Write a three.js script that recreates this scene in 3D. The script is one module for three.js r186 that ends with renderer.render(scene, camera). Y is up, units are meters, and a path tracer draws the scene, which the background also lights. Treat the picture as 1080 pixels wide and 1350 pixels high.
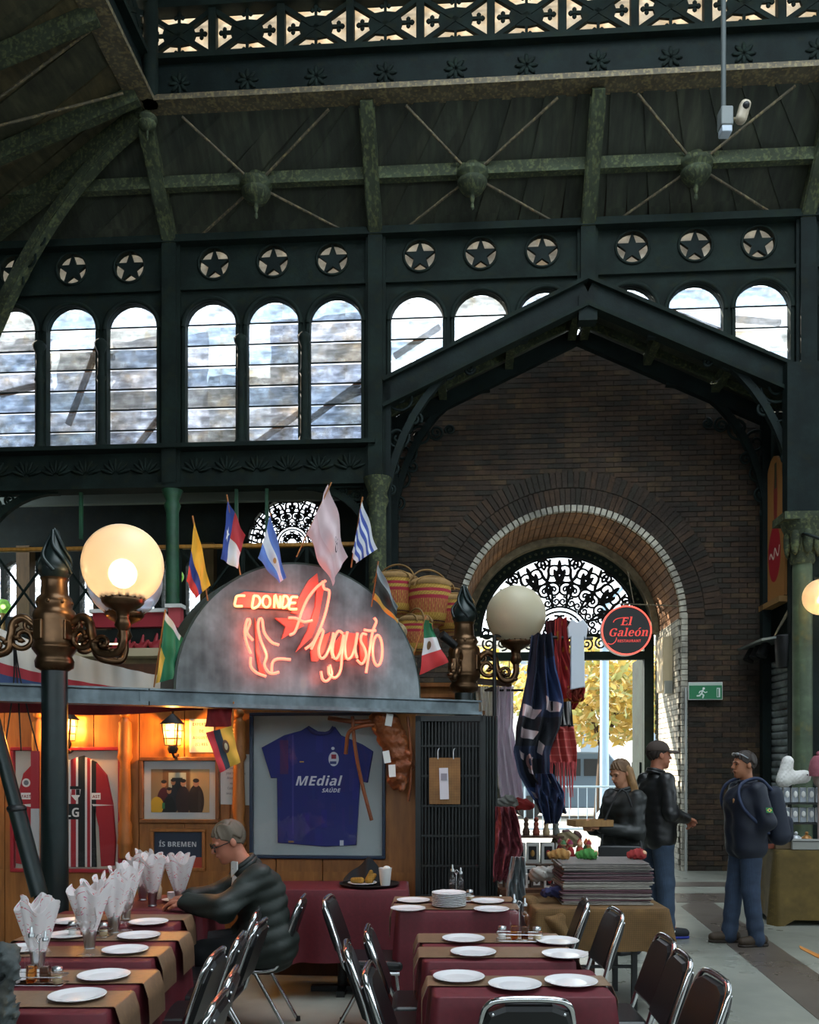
import * as THREE from 'three';
import { mergeGeometries } from 'three/addons/utils/BufferGeometryUtils.js';
import { RoundedBoxGeometry } from 'three/addons/geometries/RoundedBoxGeometry.js';

// ---------------------------------------------------------------- camera, sky, sun, exposure
const scene = new THREE.Scene();
const F = 1200, CX = 540, CY = 1005, EYE = 1.65;          // focal length and principal point in pixels of the 1080 x 1350 frame
const camera = new THREE.PerspectiveCamera(2 * Math.atan(CY / F) * 180 / Math.PI, 1080 / (2 * CY), 0.1, 200);
camera.position.set(0, EYE, 0);
camera.lookAt(0, EYE, -10);
camera.setViewOffset(1080, 2 * CY, 0, 0, 1080, 1350);
const renderer = new THREE.WebGLRenderer();
renderer.toneMapping = THREE.LinearToneMapping;
renderer.toneMappingExposure = 5.0;
renderer.shadowMap.enabled = true;
scene.background = new THREE.Color().setRGB(0.8, 0.92, 1.0);
scene.backgroundIntensity = 1.0;
const sun = new THREE.DirectionalLight(new THREE.Color().setRGB(1, 0.9, 0.74), 3.6);
sun.position.set(-40, 30, -46);
sun.target.position.set(0, 0, -16);
sun.castShadow = true;
Object.assign(sun.shadow.camera, { left: -30, right: 30, top: 30, bottom: -30, near: 1, far: 140 });
sun.shadow.radius = 2;
scene.add(sun, sun.target);

// ---------------------------------------------------------------- helpers
const V3 = THREE.Vector3, PI = Math.PI;
const v = (x, y, z) => new V3(x, y, z);
let seed = 7;
const rnd = () => { seed = (seed * 1664525 + 1013904223) >>> 0; return seed / 4294967296; };
const rr = (a, b) => a + (b - a) * rnd();
const P = (px, py, d) => v((px - CX) * d / F, EYE - (py - CY) * d / F, -d);
const TH = 4 * PI / 180, cT = Math.cos(TH), sT = Math.sin(TH);
// a pixel on the hall's own plane z = -zl (the hall is turned by TH against the camera): [x, y] in hall axes
function hp(px, py, zl) {
  const dx = (px - CX) / F, dy = -(py - CY) / F, lx = dx * cT - sT, lz = -dx * sT - cT, k = -zl / lz;
  return [lx * k, EYE + dy * k];
}
const hx = (px, zl) => hp(px, CY, zl)[0];
const fromHall = (x, y, z) => v(x * cT - z * sT, y, x * sT + z * cT);

class MB {
  constructor() { this.g = []; }
  add(geo, m) {
    const g = geo.index ? geo.toNonIndexed() : geo.clone();
    if (m) g.applyMatrix4(m);
    if (!g.attributes.normal) g.computeVertexNormals();
    for (const k of Object.keys(g.attributes)) if (!['position', 'normal', 'uv'].includes(k)) g.deleteAttribute(k);
    this.g.push(g); return this;
  }
  box(x, y, z, sx, sy, sz, rx = 0, ry = 0, rz = 0) {
    return this.add(new THREE.BoxGeometry(sx, sy, sz), new THREE.Matrix4().compose(v(x, y, z), new THREE.Quaternion().setFromEuler(new THREE.Euler(rx, ry, rz)), v(1, 1, 1)));
  }
  rbox(x, y, z, sx, sy, sz, r = 0.01, rx = 0, ry = 0, rz = 0) {
    return this.add(new RoundedBoxGeometry(sx, sy, sz, 2, Math.min(r, sx / 2.01, sy / 2.01, sz / 2.01)), new THREE.Matrix4().compose(v(x, y, z), new THREE.Quaternion().setFromEuler(new THREE.Euler(rx, ry, rz)), v(1, 1, 1)));
  }
  bar(a, b, w, h, up = v(0, 1, 0)) {                       // a box from a to b, w across, h along up
    const d = b.clone().sub(a), L = d.length(); d.normalize();
    const s = new V3().crossVectors(up, d).normalize(), u = new V3().crossVectors(d, s).normalize();
    const m = new THREE.Matrix4().makeBasis(s, u, d).setPosition(a.clone().add(b).multiplyScalar(0.5));
    return this.add(new THREE.BoxGeometry(w, h, L), m);
  }
  rod(a, b, r0, r1 = r0, seg = 8) {
    const d = b.clone().sub(a), L = d.length();
    const q = new THREE.Quaternion().setFromUnitVectors(v(0, 1, 0), d.normalize());
    return this.add(new THREE.CylinderGeometry(r1, r0, L, seg, 1), new THREE.Matrix4().compose(a.clone().add(b).multiplyScalar(0.5), q, v(1, 1, 1)));
  }
  tube(pts, r, n = 0, seg = 6, closed = false, tension = 0.5) {
    const c = new THREE.CatmullRomCurve3(pts, closed, 'catmullrom', tension);
    return this.add(new THREE.TubeGeometry(c, n || pts.length * 4, r, seg, closed));
  }
  lathe(prof, x = 0, y = 0, z = 0, seg = 20) {
    return this.add(new THREE.LatheGeometry(prof.map(([r, h]) => new THREE.Vector2(r, h)), seg), new THREE.Matrix4().makeTranslation(x, y, z));
  }
  ball(x, y, z, r, sx = 1, sy = 1, sz = 1, seg = 12) {
    return this.add(new THREE.SphereGeometry(r, seg, Math.max(6, seg * 0.7 | 0)), new THREE.Matrix4().makeTranslation(x, y, z).multiply(new THREE.Matrix4().makeScale(sx, sy, sz)));
  }
  prism(pts, depth, m, holes = [], bevel = 0) {
    const s = new THREE.Shape(pts.map(([x, y]) => new THREE.Vector2(x, y)));
    for (const h of holes) s.holes.push(new THREE.Path(h.map(([x, y]) => new THREE.Vector2(x, y))));
    return this.add(new THREE.ExtrudeGeometry(s, { depth, bevelEnabled: bevel > 0, bevelSize: bevel, bevelThickness: bevel, bevelSegments: 1 }), m);
  }
  geo(keepUV) {
    const g = this.g.length === 1 ? this.g[0] : mergeGeometries(this.g.map((x) => { if (!x.attributes.uv) x.setAttribute('uv', new THREE.BufferAttribute(new Float32Array(x.attributes.position.count * 2), 2)); return x; }));
    if (!keepUV) boxUV(g);
    return g;
  }
  build(name, m, parent, keepUV = false) {
    const o = new THREE.Mesh(this.geo(keepUV), m); o.name = name; if (parent) parent.add(o); return o;
  }
}
const mb = () => new MB();
function boxUV(g) {                                         // uv in metres, by the way each face points
  const p = g.attributes.position, n = g.attributes.normal, uv = new Float32Array(p.count * 2);
  const tri = (i) => {
    const ax = Math.abs(n.getX(i)), ay = Math.abs(n.getY(i)), az = Math.abs(n.getZ(i));
    return ax >= ay && ax >= az ? 0 : ay >= az ? 1 : 2;
  };
  for (let i = 0; i < p.count; i++) {
    const k = tri(i - i % 3), x = p.getX(i), y = p.getY(i), z = p.getZ(i);
    uv[2 * i] = k === 0 ? z : x; uv[2 * i + 1] = k === 1 ? z : y;
  }
  g.setAttribute('uv', new THREE.BufferAttribute(uv, 2));
}
const taken = {};
function numbered(n) { const k = taken[n] = (taken[n] ?? -1) + 1; return k ? n + '_' + String(k).padStart(3, '0') : n; }
function thing(name, label, category, pos = [0, 0, 0], turn = 0, group) {
  const o = new THREE.Group(); o.name = numbered(name); scene.add(o);
  if (pos.isVector3) o.position.copy(pos); else o.position.set(...pos);
  o.rotation.y = turn; o.userData = { label, category }; if (group) o.userData.group = group;
  return o;
}
function tag(o, label, category, group) {
  o.name = numbered(o.name); o.userData = { label, category }; if (group) o.userData.group = group;
  if (!o.parent) scene.add(o); return o;
}
function hallStruct(name, label) {                          // a piece of the setting in hall axes
  const o = new THREE.Group(); o.name = numbered(name); o.rotation.y = -TH; scene.add(o);
  o.userData = { kind: 'structure', label, category: 'structure' }; return o;
}
function copyOf(o, pos, turn, label, group) {
  const c = o.clone(); c.name = numbered(o.userData.base ?? o.name.replace(/_\d{3}$/, '')); scene.add(c);
  c.position.copy(pos.isVector3 ? pos : v(...pos)); c.rotation.y = turn;
  c.userData = { ...o.userData }; if (label) c.userData.label = label; if (group) c.userData.group = group;
  return c;
}
// ---- a surface through a signed distance field (surface nets)
function net(f, lo, hi, c) {
  const n = [0, 1, 2].map((i) => Math.ceil((hi[i] - lo[i]) / c) + 1), [nx, ny, nz] = n, S = [1, nx, nx * ny];
  const val = new Float32Array(nx * ny * nz);
  for (let k = 0, q = 0; k < nz; k++) for (let j = 0; j < ny; j++) for (let i = 0; i < nx; i++, q++) val[q] = f(lo[0] + i * c, lo[1] + j * c, lo[2] + k * c);
  const id = new Int32Array(val.length).fill(-1), pos = [], idx = [];
  const E = []; for (let a = 0; a < 8; a++) for (const b of [1, 2, 4]) if (!(a & b)) E.push([a, a | b]);
  const off = (a) => (a & 1 ? S[0] : 0) + (a & 2 ? S[1] : 0) + (a & 4 ? S[2] : 0);
  for (let k = 0; k < nz - 1; k++) for (let j = 0; j < ny - 1; j++) for (let i = 0; i < nx - 1; i++) {
    const q = i + j * S[1] + k * S[2]; let m = 0;
    for (let a = 0; a < 8; a++) if (val[q + off(a)] < 0) m |= 1 << a;
    if (m === 0 || m === 255) continue;
    let x = 0, y = 0, z = 0, t = 0;
    for (const [a, b] of E) {
      const va = val[q + off(a)], vb = val[q + off(b)];
      if ((va < 0) === (vb < 0)) continue;
      const s = va / (va - vb);
      x += (a & 1) + ((b & 1) - (a & 1)) * s; y += (a >> 1 & 1) + ((b >> 1 & 1) - (a >> 1 & 1)) * s; z += (a >> 2 & 1) + ((b >> 2 & 1) - (a >> 2 & 1)) * s; t++;
    }
    id[q] = pos.length / 3; pos.push(lo[0] + (i + x / t) * c, lo[1] + (j + y / t) * c, lo[2] + (k + z / t) * c);
  }
  for (let k = 1; k < nz - 1; k++) for (let j = 1; j < ny - 1; j++) for (let i = 1; i < nx - 1; i++) {
    const q = i + j * S[1] + k * S[2], a = val[q] < 0;
    for (let ax = 0; ax < 3; ax++) {
      const b = val[q + S[ax]] < 0; if (a === b) continue;
      const u = S[(ax + 1) % 3], w = S[(ax + 2) % 3], A = id[q], B = id[q - u], C = id[q - u - w], D = id[q - w];
      if (a) idx.push(A, B, C, A, C, D); else idx.push(A, C, B, A, D, C);
    }
  }
  const g = new THREE.BufferGeometry();
  g.setAttribute('position', new THREE.Float32BufferAttribute(pos, 3)); g.setIndex(idx); g.computeVertexNormals();
  return g;
}
const smin = (a, b, k) => { const h = Math.max(k - Math.abs(a - b), 0) / k; return Math.min(a, b) - h * h * k * 0.25; };
function bones(list, k = 0.03) {                            // tapered capsules [a, ra, b, rb] joined smoothly
  const L = list.map(([a, ra, b, rb]) => { const d = b.clone().sub(a); return [a.x, a.y, a.z, ra, d.x, d.y, d.z, rb - ra, 1 / Math.max(d.lengthSq(), 1e-9)]; });
  return (x, y, z) => {
    let r = 9;
    for (const [ax, ay, az, ra, dx, dy, dz, dr, il] of L) {
      const px = x - ax, py = y - ay, pz = z - az, h = Math.min(1, Math.max(0, (px * dx + py * dy + pz * dz) * il));
      const qx = px - h * dx, qy = py - h * dy, qz = pz - h * dz;
      r = smin(r, Math.sqrt(qx * qx + qy * qy + qz * qz) - ra - dr * h, k);
    }
    return r;
  };
}
function boxOf(list, m = 0.05) {
  const lo = [9, 9, 9], hi = [-9, -9, -9];
  for (const [a, ra, b, rb] of list) for (const [p, r] of [[a, ra], [b, rb]]) ['x', 'y', 'z'].forEach((c, i) => { lo[i] = Math.min(lo[i], p[c] - r - m); hi[i] = Math.max(hi[i], p[c] + r + m); });
  return [lo, hi];
}
// ---- a sheet with thickness: f(u, v) -> V3
function sheet(f, nu, nv, th = 0.004, m = mb()) {
  const g = new THREE.PlaneGeometry(1, 1, nu, nv), p = g.attributes.position, uv = g.attributes.uv;
  for (let i = 0; i < p.count; i++) { const q = f(uv.getX(i), uv.getY(i)); p.setXYZ(i, q.x, q.y, q.z); }
  g.computeVertexNormals();
  const b = g.clone(), n = g.attributes.normal, q = b.attributes.position, bn = b.attributes.normal;
  for (let i = 0; i < p.count; i++) { q.setXYZ(i, p.getX(i) - n.getX(i) * th, p.getY(i) - n.getY(i) * th, p.getZ(i) - n.getZ(i) * th); bn.setXYZ(i, -n.getX(i), -n.getY(i), -n.getZ(i)); }
  const ix = b.index.array; for (let i = 0; i < ix.length; i += 3) [ix[i], ix[i + 1]] = [ix[i + 1], ix[i]];
  m.add(g); m.add(b);
  const rim = [], ruv = [], W = nu + 1, H = nv + 1, edge = [];   // the edge strip
  for (let i = 0; i < W; i++) edge.push(i); for (let j = 1; j < H; j++) edge.push(j * W + nu);
  for (let i = nu - 1; i >= 0; i--) edge.push(nv * W + i); for (let j = nv - 1; j > 0; j--) edge.push(j * W);
  for (let e = 0; e < edge.length; e++) {
    const a = edge[e], c = edge[(e + 1) % edge.length];
    for (const [at, k] of [[p, a], [q, a], [p, c], [p, c], [q, a], [q, c]]) { rim.push(at.getX(k), at.getY(k), at.getZ(k)); ruv.push(uv.getX(k), uv.getY(k)); }
  }
  const r = new THREE.BufferGeometry(); r.setAttribute('position', new THREE.Float32BufferAttribute(rim, 3)); r.setAttribute('uv', new THREE.Float32BufferAttribute(ruv, 2)); r.computeVertexNormals(); m.add(r);
  return m;
}
// ---------------------------------------------------------------- textures and materials
function hash(x, y, s) { let h = Math.imul(x, 374761393) ^ Math.imul(y, 668265263) ^ Math.imul(s, 2246822519); h = Math.imul(h ^ (h >>> 13), 1274126177); return ((h ^ (h >>> 16)) >>> 0) / 4294967296; }
function vn(x, y, per, s = 1) {                             // value noise that repeats after per cells
  const xi = Math.floor(x), yi = Math.floor(y), fx = x - xi, fy = y - yi, m = (a, b) => ((a % b) + b) % b;
  const u = fx * fx * (3 - 2 * fx), w = fy * fy * (3 - 2 * fy), px = m(xi, per), py = m(yi, per), qx = m(xi + 1, per), qy = m(yi + 1, per);
  return (hash(px, py, s) * (1 - u) + hash(qx, py, s) * u) * (1 - w) + (hash(px, qy, s) * (1 - u) + hash(qx, qy, s) * u) * w;
}
function fbm(u, w, per, oct = 4, s = 1) { let a = 0, t = 0, k = 1; for (let o = 0; o < oct; o++) { a += k * vn(u * per, w * per, per, s + o); t += k; k *= 0.55; per *= 2; } return a / t; }
function tex(size, f, metres = 1, srgb = true) {
  const d = new Uint8Array(size * size * 4);
  for (let j = 0; j < size; j++) for (let i = 0; i < size; i++) {
    const c = f(i / size, j / size), q = 4 * (j * size + i), a = Array.isArray(c) ? c : [c, c, c];
    for (let k = 0; k < 3; k++) d[q + k] = Math.max(0, Math.min(255, a[k] * 255)); d[q + 3] = 255;
  }
  const t = new THREE.DataTexture(d, size, size); t.wrapS = t.wrapT = THREE.RepeatWrapping; t.magFilter = THREE.LinearFilter; t.minFilter = THREE.LinearMipmapLinearFilter; t.generateMipmaps = true;
  if (srgb) t.colorSpace = THREE.SRGBColorSpace; t.repeat.set(1 / metres, 1 / metres); t.needsUpdate = true; return t;
}
function canvas(w, h, draw, wrap) {
  const c = document.createElement('canvas'); c.width = w; c.height = h; const x = c.getContext('2d'); draw(x, w, h);
  const t = new THREE.CanvasTexture(c); t.colorSpace = THREE.SRGBColorSpace; t.magFilter = THREE.LinearFilter; if (wrap) t.wrapS = t.wrapT = THREE.RepeatWrapping; return t;
}
const M = {};
function mat(color, rough = 0.7, metal = 0, o = {}) { return new THREE.MeshStandardMaterial({ color, roughness: rough, metalness: metal, side: THREE.DoubleSide, ...o }); }
function pmat(color, rough, metal, o = {}) { return new THREE.MeshPhysicalMaterial({ color, roughness: rough, metalness: metal, side: THREE.DoubleSide, ...o }); }
const tIron = tex(256, (u, w) => { const a = fbm(u, w, 6, 5, 3), b = fbm(u, w, 24, 3, 9), r = Math.max(0, fbm(u, w, 10, 4, 21) - 0.6) * 3.2; const k = 0.62 + 0.5 * a * (0.7 + 0.5 * b); return [k + r * 0.35, k + r * 0.12, k - r * 0.1]; }, 1.2);
const tWorn = tex(256, (u, w) => { const a = fbm(u, w, 5, 5, 203), b = fbm(u, w * 0.3, 40, 3, 207), r = Math.max(0, fbm(u, w, 34, 4, 211) + 0.5 * b - 0.74) * 2.2; const k = 0.5 + 0.4 * a; return [k + r * 0.7, k + r * 0.55, k + r * 0.3]; }, 1.1);
const tBump = tex(256, (u, w) => fbm(u, w, 20, 4, 5), 0.6, false);
const tWood = tex(256, (u, w) => { const g = fbm(u * 1, w * 0.12, 40, 3, 11) * 0.5 + fbm(u, w * 0.25, 12, 3, 13) * 0.5; return [0.62 + 0.42 * g, 0.58 + 0.42 * g, 0.5 + 0.45 * g]; }, 0.8);
const tPlank = tex(256, (u, w) => { const g = fbm(u, w * 0.2, 24, 4, 31), s = fbm(u, w, 5, 4, 33); const k = 0.5 + 0.45 * g + 0.35 * (s - 0.5); return [k * 1.02, k, k * 0.92]; }, 1.4);
const tFloor = tex(512, (u, w) => { const a = fbm(u, w, 4, 6, 41), b = fbm(u, w, 40, 3, 44), c = fbm(u, w, 9, 4, 47); let k = 0.62 + 0.34 * a + 0.1 * b - Math.max(0, c - 0.6) * 0.7; return [k, k * 1.0, k * 0.98]; }, 5);
const tFloorR = tex(256, (u, w) => { const a = fbm(u, w, 6, 5, 51); return 0.35 + 0.5 * a; }, 4, false);
const tWeave = tex(128, (u, w) => { const k = 0.8 + 0.1 * Math.sin(u * PI * 64) * Math.sin(w * PI * 64) + 0.14 * (fbm(u, w, 8, 3, 61) - 0.5); return k; }, 0.14);
const tGalv = tex(256, (u, w) => { const a = fbm(u, w, 5, 5, 71), b = fbm(u * 1, w * 0.1, 30, 3, 77); const k = 0.3 + 0.75 * a + 0.16 * b; return [k * 0.98, k, k * 1.03]; }, 1.0);
const tPane = tex(256, (u, w) => { const a = fbm(u, w, 7, 5, 81), b = fbm(u * 0.2, w, 20, 3, 85), c = Math.max(0, fbm(u, w, 5, 4, 91) - 0.55) * 1.6; const k = 0.86 + 0.3 * (a - 0.45) + 0.22 * (b - 0.5); return [k, k * 1.0 - c * 0.08, k * 1.01 - c * 0.2]; }, 0.9);
const tBurlap = tex(256, (u, w) => { const k = 0.75 + 0.12 * Math.sin(u * PI * 128) + 0.12 * Math.sin(w * PI * 128) + 0.25 * (fbm(u, w, 6, 4, 95) - 0.5); return [k, k * 0.97, k * 0.9]; }, 0.5);
const tBrick = tex(256, (u, w) => { const a = fbm(u, w, 30, 4, 101), b = fbm(u, w, 5, 4, 105); const k = 0.5 + 0.35 * a + 0.45 * (b - 0.35); return [k * 1.02, k, k * 0.95]; }, 2.1);
M.iron = pmat(0x1a2723, 0.78, 0.0, { specularIntensity: 0.4, map: tIron, bumpMap: tBump, bumpScale: 0.002 });
M.ironWorn = pmat(0x56604c, 0.78, 0.0, { specularIntensity: 0.4, map: tWorn, bumpMap: tBump, bumpScale: 0.003 });
M.ironBlue = pmat(0x162322, 0.7, 0.0, { specularIntensity: 0.4, map: tIron, bumpMap: tBump, bumpScale: 0.002 });
M.rod = mat(0x847a64, 0.65, 0.1, { map: tWorn });
M.board = [0x3f473d, 0x3a4239, 0x454b40].map((c) => mat(c, 0.75, 0, { map: tPlank, bumpMap: tBump, bumpScale: 0.003 }));
M.boardWarm = [0x5c5a46, 0x515342, 0x645c42].map((c) => mat(c, 0.75, 0, { map: tPlank, bumpMap: tBump, bumpScale: 0.003 }));
M.pane = [0xffffff, 0xf0f4fa, 0xe6e4de, 0xdde6ee].map((c) => pmat(c, 0.14, 0, { transmission: 0.8, thickness: 0, map: tPane }));
M.brick = [0x4c3d33, 0x443931, 0x574233, 0x3c372f, 0x5c4a37].map((c) => mat(c, 0.85, 0, { map: tBrick, bumpMap: tBump, bumpScale: 0.004 }));
M.mortar = mat(0x40372e, 0.95, 0, { map: tBrick });
M.whiteBrick = mat(0xe2e0d8, 0.75, 0, { map: tBrick, bumpMap: tBump, bumpScale: 0.003 });
M.vault = [0xa87850, 0x986c48, 0xb48258].map((c) => mat(c, 0.8, 0, { map: tBrick }));
M.stone = mat(0xb0a68e, 0.8, 0, { map: tBrick });
M.floor = mat(0xa9aba3, 0.5, 0, { map: tFloor, roughnessMap: tFloorR });
M.floorBand = mat(0x6f655f, 0.5, 0, { map: tFloor, roughnessMap: tFloorR });
M.chrome = mat(0xd8dadc, 0.16, 1);
M.steel = mat(0xb5b8ba, 0.3, 1);
M.vinyl = mat(0x17181a, 0.33, 0);
M.maroon = mat(0x7a2230, 0.62, 0, { map: tWeave });
M.runner = mat(0x9c7c60, 0.4, 0, { map: tWeave });
M.china = pmat(0xe6e6e8, 0.15, 0);
M.glass = pmat(0xffffff, 0.02, 0, { transmission: 1, thickness: 0, ior: 1.5 });
M.wood = mat(0xb97c40, 0.5, 0, { map: tWood });
M.woodDark = mat(0x5a371c, 0.5, 0, { map: tWood });
M.galv = mat(0x8b9799, 0.42, 0.55, { map: tGalv });
M.black = mat(0x101214, 0.5);
M.blackMatte = mat(0x131516, 0.85);
M.bronze = mat(0x6b5038, 0.3, 0.85, { map: tIron });
M.poleGreen = mat(0x1c2c2c, 0.36, 0.2, { map: tIron });
M.burlap = mat(0x8a6b43, 0.9, 0, { map: tBurlap });
M.white = mat(0xd8d8d4, 0.7);
M.paper = mat(0xdcdcd8, 0.8);
// ---------------------------------------------------------------- the hall (all in hall axes: x along the iron facade, z towards the viewer)
const ZF = 12.7, ZR = 11.55, ZB = 14.1, ZD = 15.9;
const X0 = hx(228, ZF), BW = (hx(1060, ZF) - X0) / 3, XL = X0 - BW - 0.12, XRT = X0 + 5 * BW, XM = X0 + 2 * BW;
const ySill = hp(362, 589, ZF)[1], yBeamB = hp(362, 641, ZF)[1], yTop = hp(362, 397, ZF)[1], yStar = hp(362, 347, ZF)[1], yEave = hp(490, 312, ZF)[1];
const yRing = hp(490, 130, ZR)[1], xRing = hx(192, ZR), xRing2 = 2 * XM - xRing;
const gApex = hp(768, 372, ZF)[1], gEave = hp(508, 505, ZF)[1], X2 = X0 + BW, X4 = X0 + 3 * BW;
const gableY = (x) => gApex - Math.abs(x - XM) * (gApex - gEave) / (XM - X2 - 0.1);
const T = (x, y, z) => new THREE.Matrix4().makeTranslation(x, y, z);
const RT = (x, y, z, rx, ry, rz) => new THREE.Matrix4().compose(v(x, y, z), new THREE.Quaternion().setFromEuler(new THREE.Euler(rx, ry, rz)), v(1, 1, 1));

// floor
{
  const fl = hallStruct('floor', 'grey worn concrete market floor');
  mb().box(2.0, -0.1, -6.6, 22, 0.2, 21.6).build('slab', M.floor, fl);
  const FP = (px, py) => { const d = EYE * F / (py - CY), X = (px - CX) * d / F, Z = -d; return [X * cT + Z * sT, X * sT - Z * cT]; };  // [x, depth] in hall axes
  const flat = (pts, name, m, y = 0.0) => mb().prism(pts.map(([a, b]) => FP(a, b)), 0.004, RT(0, y, 0, -PI / 2, 0, 0)).build(name, m, fl);
  flat([[898, 1195], [930, 1183], [1190, 1360], [1110, 1370]], 'dark_band', M.floorBand);
  flat([[888, 1178], [975, 1178], [968, 1190], [892, 1190]], 'dark_slab', M.floorBand, 0.001);
  flat([[890, 1163], [985, 1163], [980, 1169], [889, 1169]], 'dark_slab', M.floorBand, 0.001);
  flat([[1054, 1247], [1082, 1260], [1080, 1264], [1055, 1251]], 'painted_mark', mat(0xc07a2e, 0.7), 0.001);
}
// shell walls out of view
{
  const plain = mat(0x39463f, 0.8, 0, { map: tIron });
  const side = (name, label, f) => f(mb()).build('panel', plain, hallStruct(name, label));
  side('wall_left', 'dark green side wall of the hall', (b) => b.box(XL - 0.15, yEave / 2, -4.2, 0.3, yEave, 17.4));
  const win = (name, label, len, m4) => {                    // a wall with a band of tall open windows, along +x from 0
    const o = hallStruct(name, label), n = Math.floor(len / 1.5), w = len / n, part = (q, nm) => { const x = q.build(nm, plain, null); x.geometry.applyMatrix4(m4); o.add(x); };
    part(mb().box(len / 2, 1.4, 0, len, 2.8, 0.3), 'lower_panel'); part(mb().box(len / 2, (yEave + 4.9) / 2, 0, len, yEave - 4.9, 0.3), 'upper_panel'); for (let k = 0; k <= n; k++) part(mb().box(k * w, 3.85, 0, 0.2, 2.1, 0.3), 'mullion');
  };
  win('wall_right', 'window wall of the hall out of view to the right', 17.4, new THREE.Matrix4().makeTranslation(XRT + 0.15, 0, 4.5).multiply(new THREE.Matrix4().makeRotationY(PI / 2)));
  win('wall_front', 'window wall of the hall behind the viewer', XRT - XL, new THREE.Matrix4().makeTranslation(XL, 0, 4.35));
}
// ---- the iron clerestory wall
const clip = (poly, inside) => {                             // keep the part above the gable
  const out = []; for (let i = 0; i < poly.length; i++) {
    const a = poly[i], b = poly[(i + 1) % poly.length], fa = inside(a), fb = inside(b);
    if (fa >= 0) out.push(a);
    if ((fa >= 0) !== (fb >= 0)) { const t = fa / (fa - fb); out.push([a[0] + (b[0] - a[0]) * t, a[1] + (b[1] - a[1]) * t]); }
  } return out;
};
const winW = 0.25 * BW, archPts = (cx, r, yS, yB) => { const o = [[cx - r, yB], [cx + r, yB]]; for (let i = 0; i <= 16; i++) { const a = i / 16 * PI; o.push([cx + r * Math.cos(a), yS + r * Math.sin(a)]); } return o; };
const circ = (cx, cy, r, n = 24) => Array.from({ length: n }, (_, i) => [cx + r * Math.cos(i / n * 2 * PI), cy + r * Math.sin(i / n * 2 * PI)]);
const facade = hallStruct('wall_back', 'dark green cast iron clerestory wall with arched windows and star cutouts');
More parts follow.
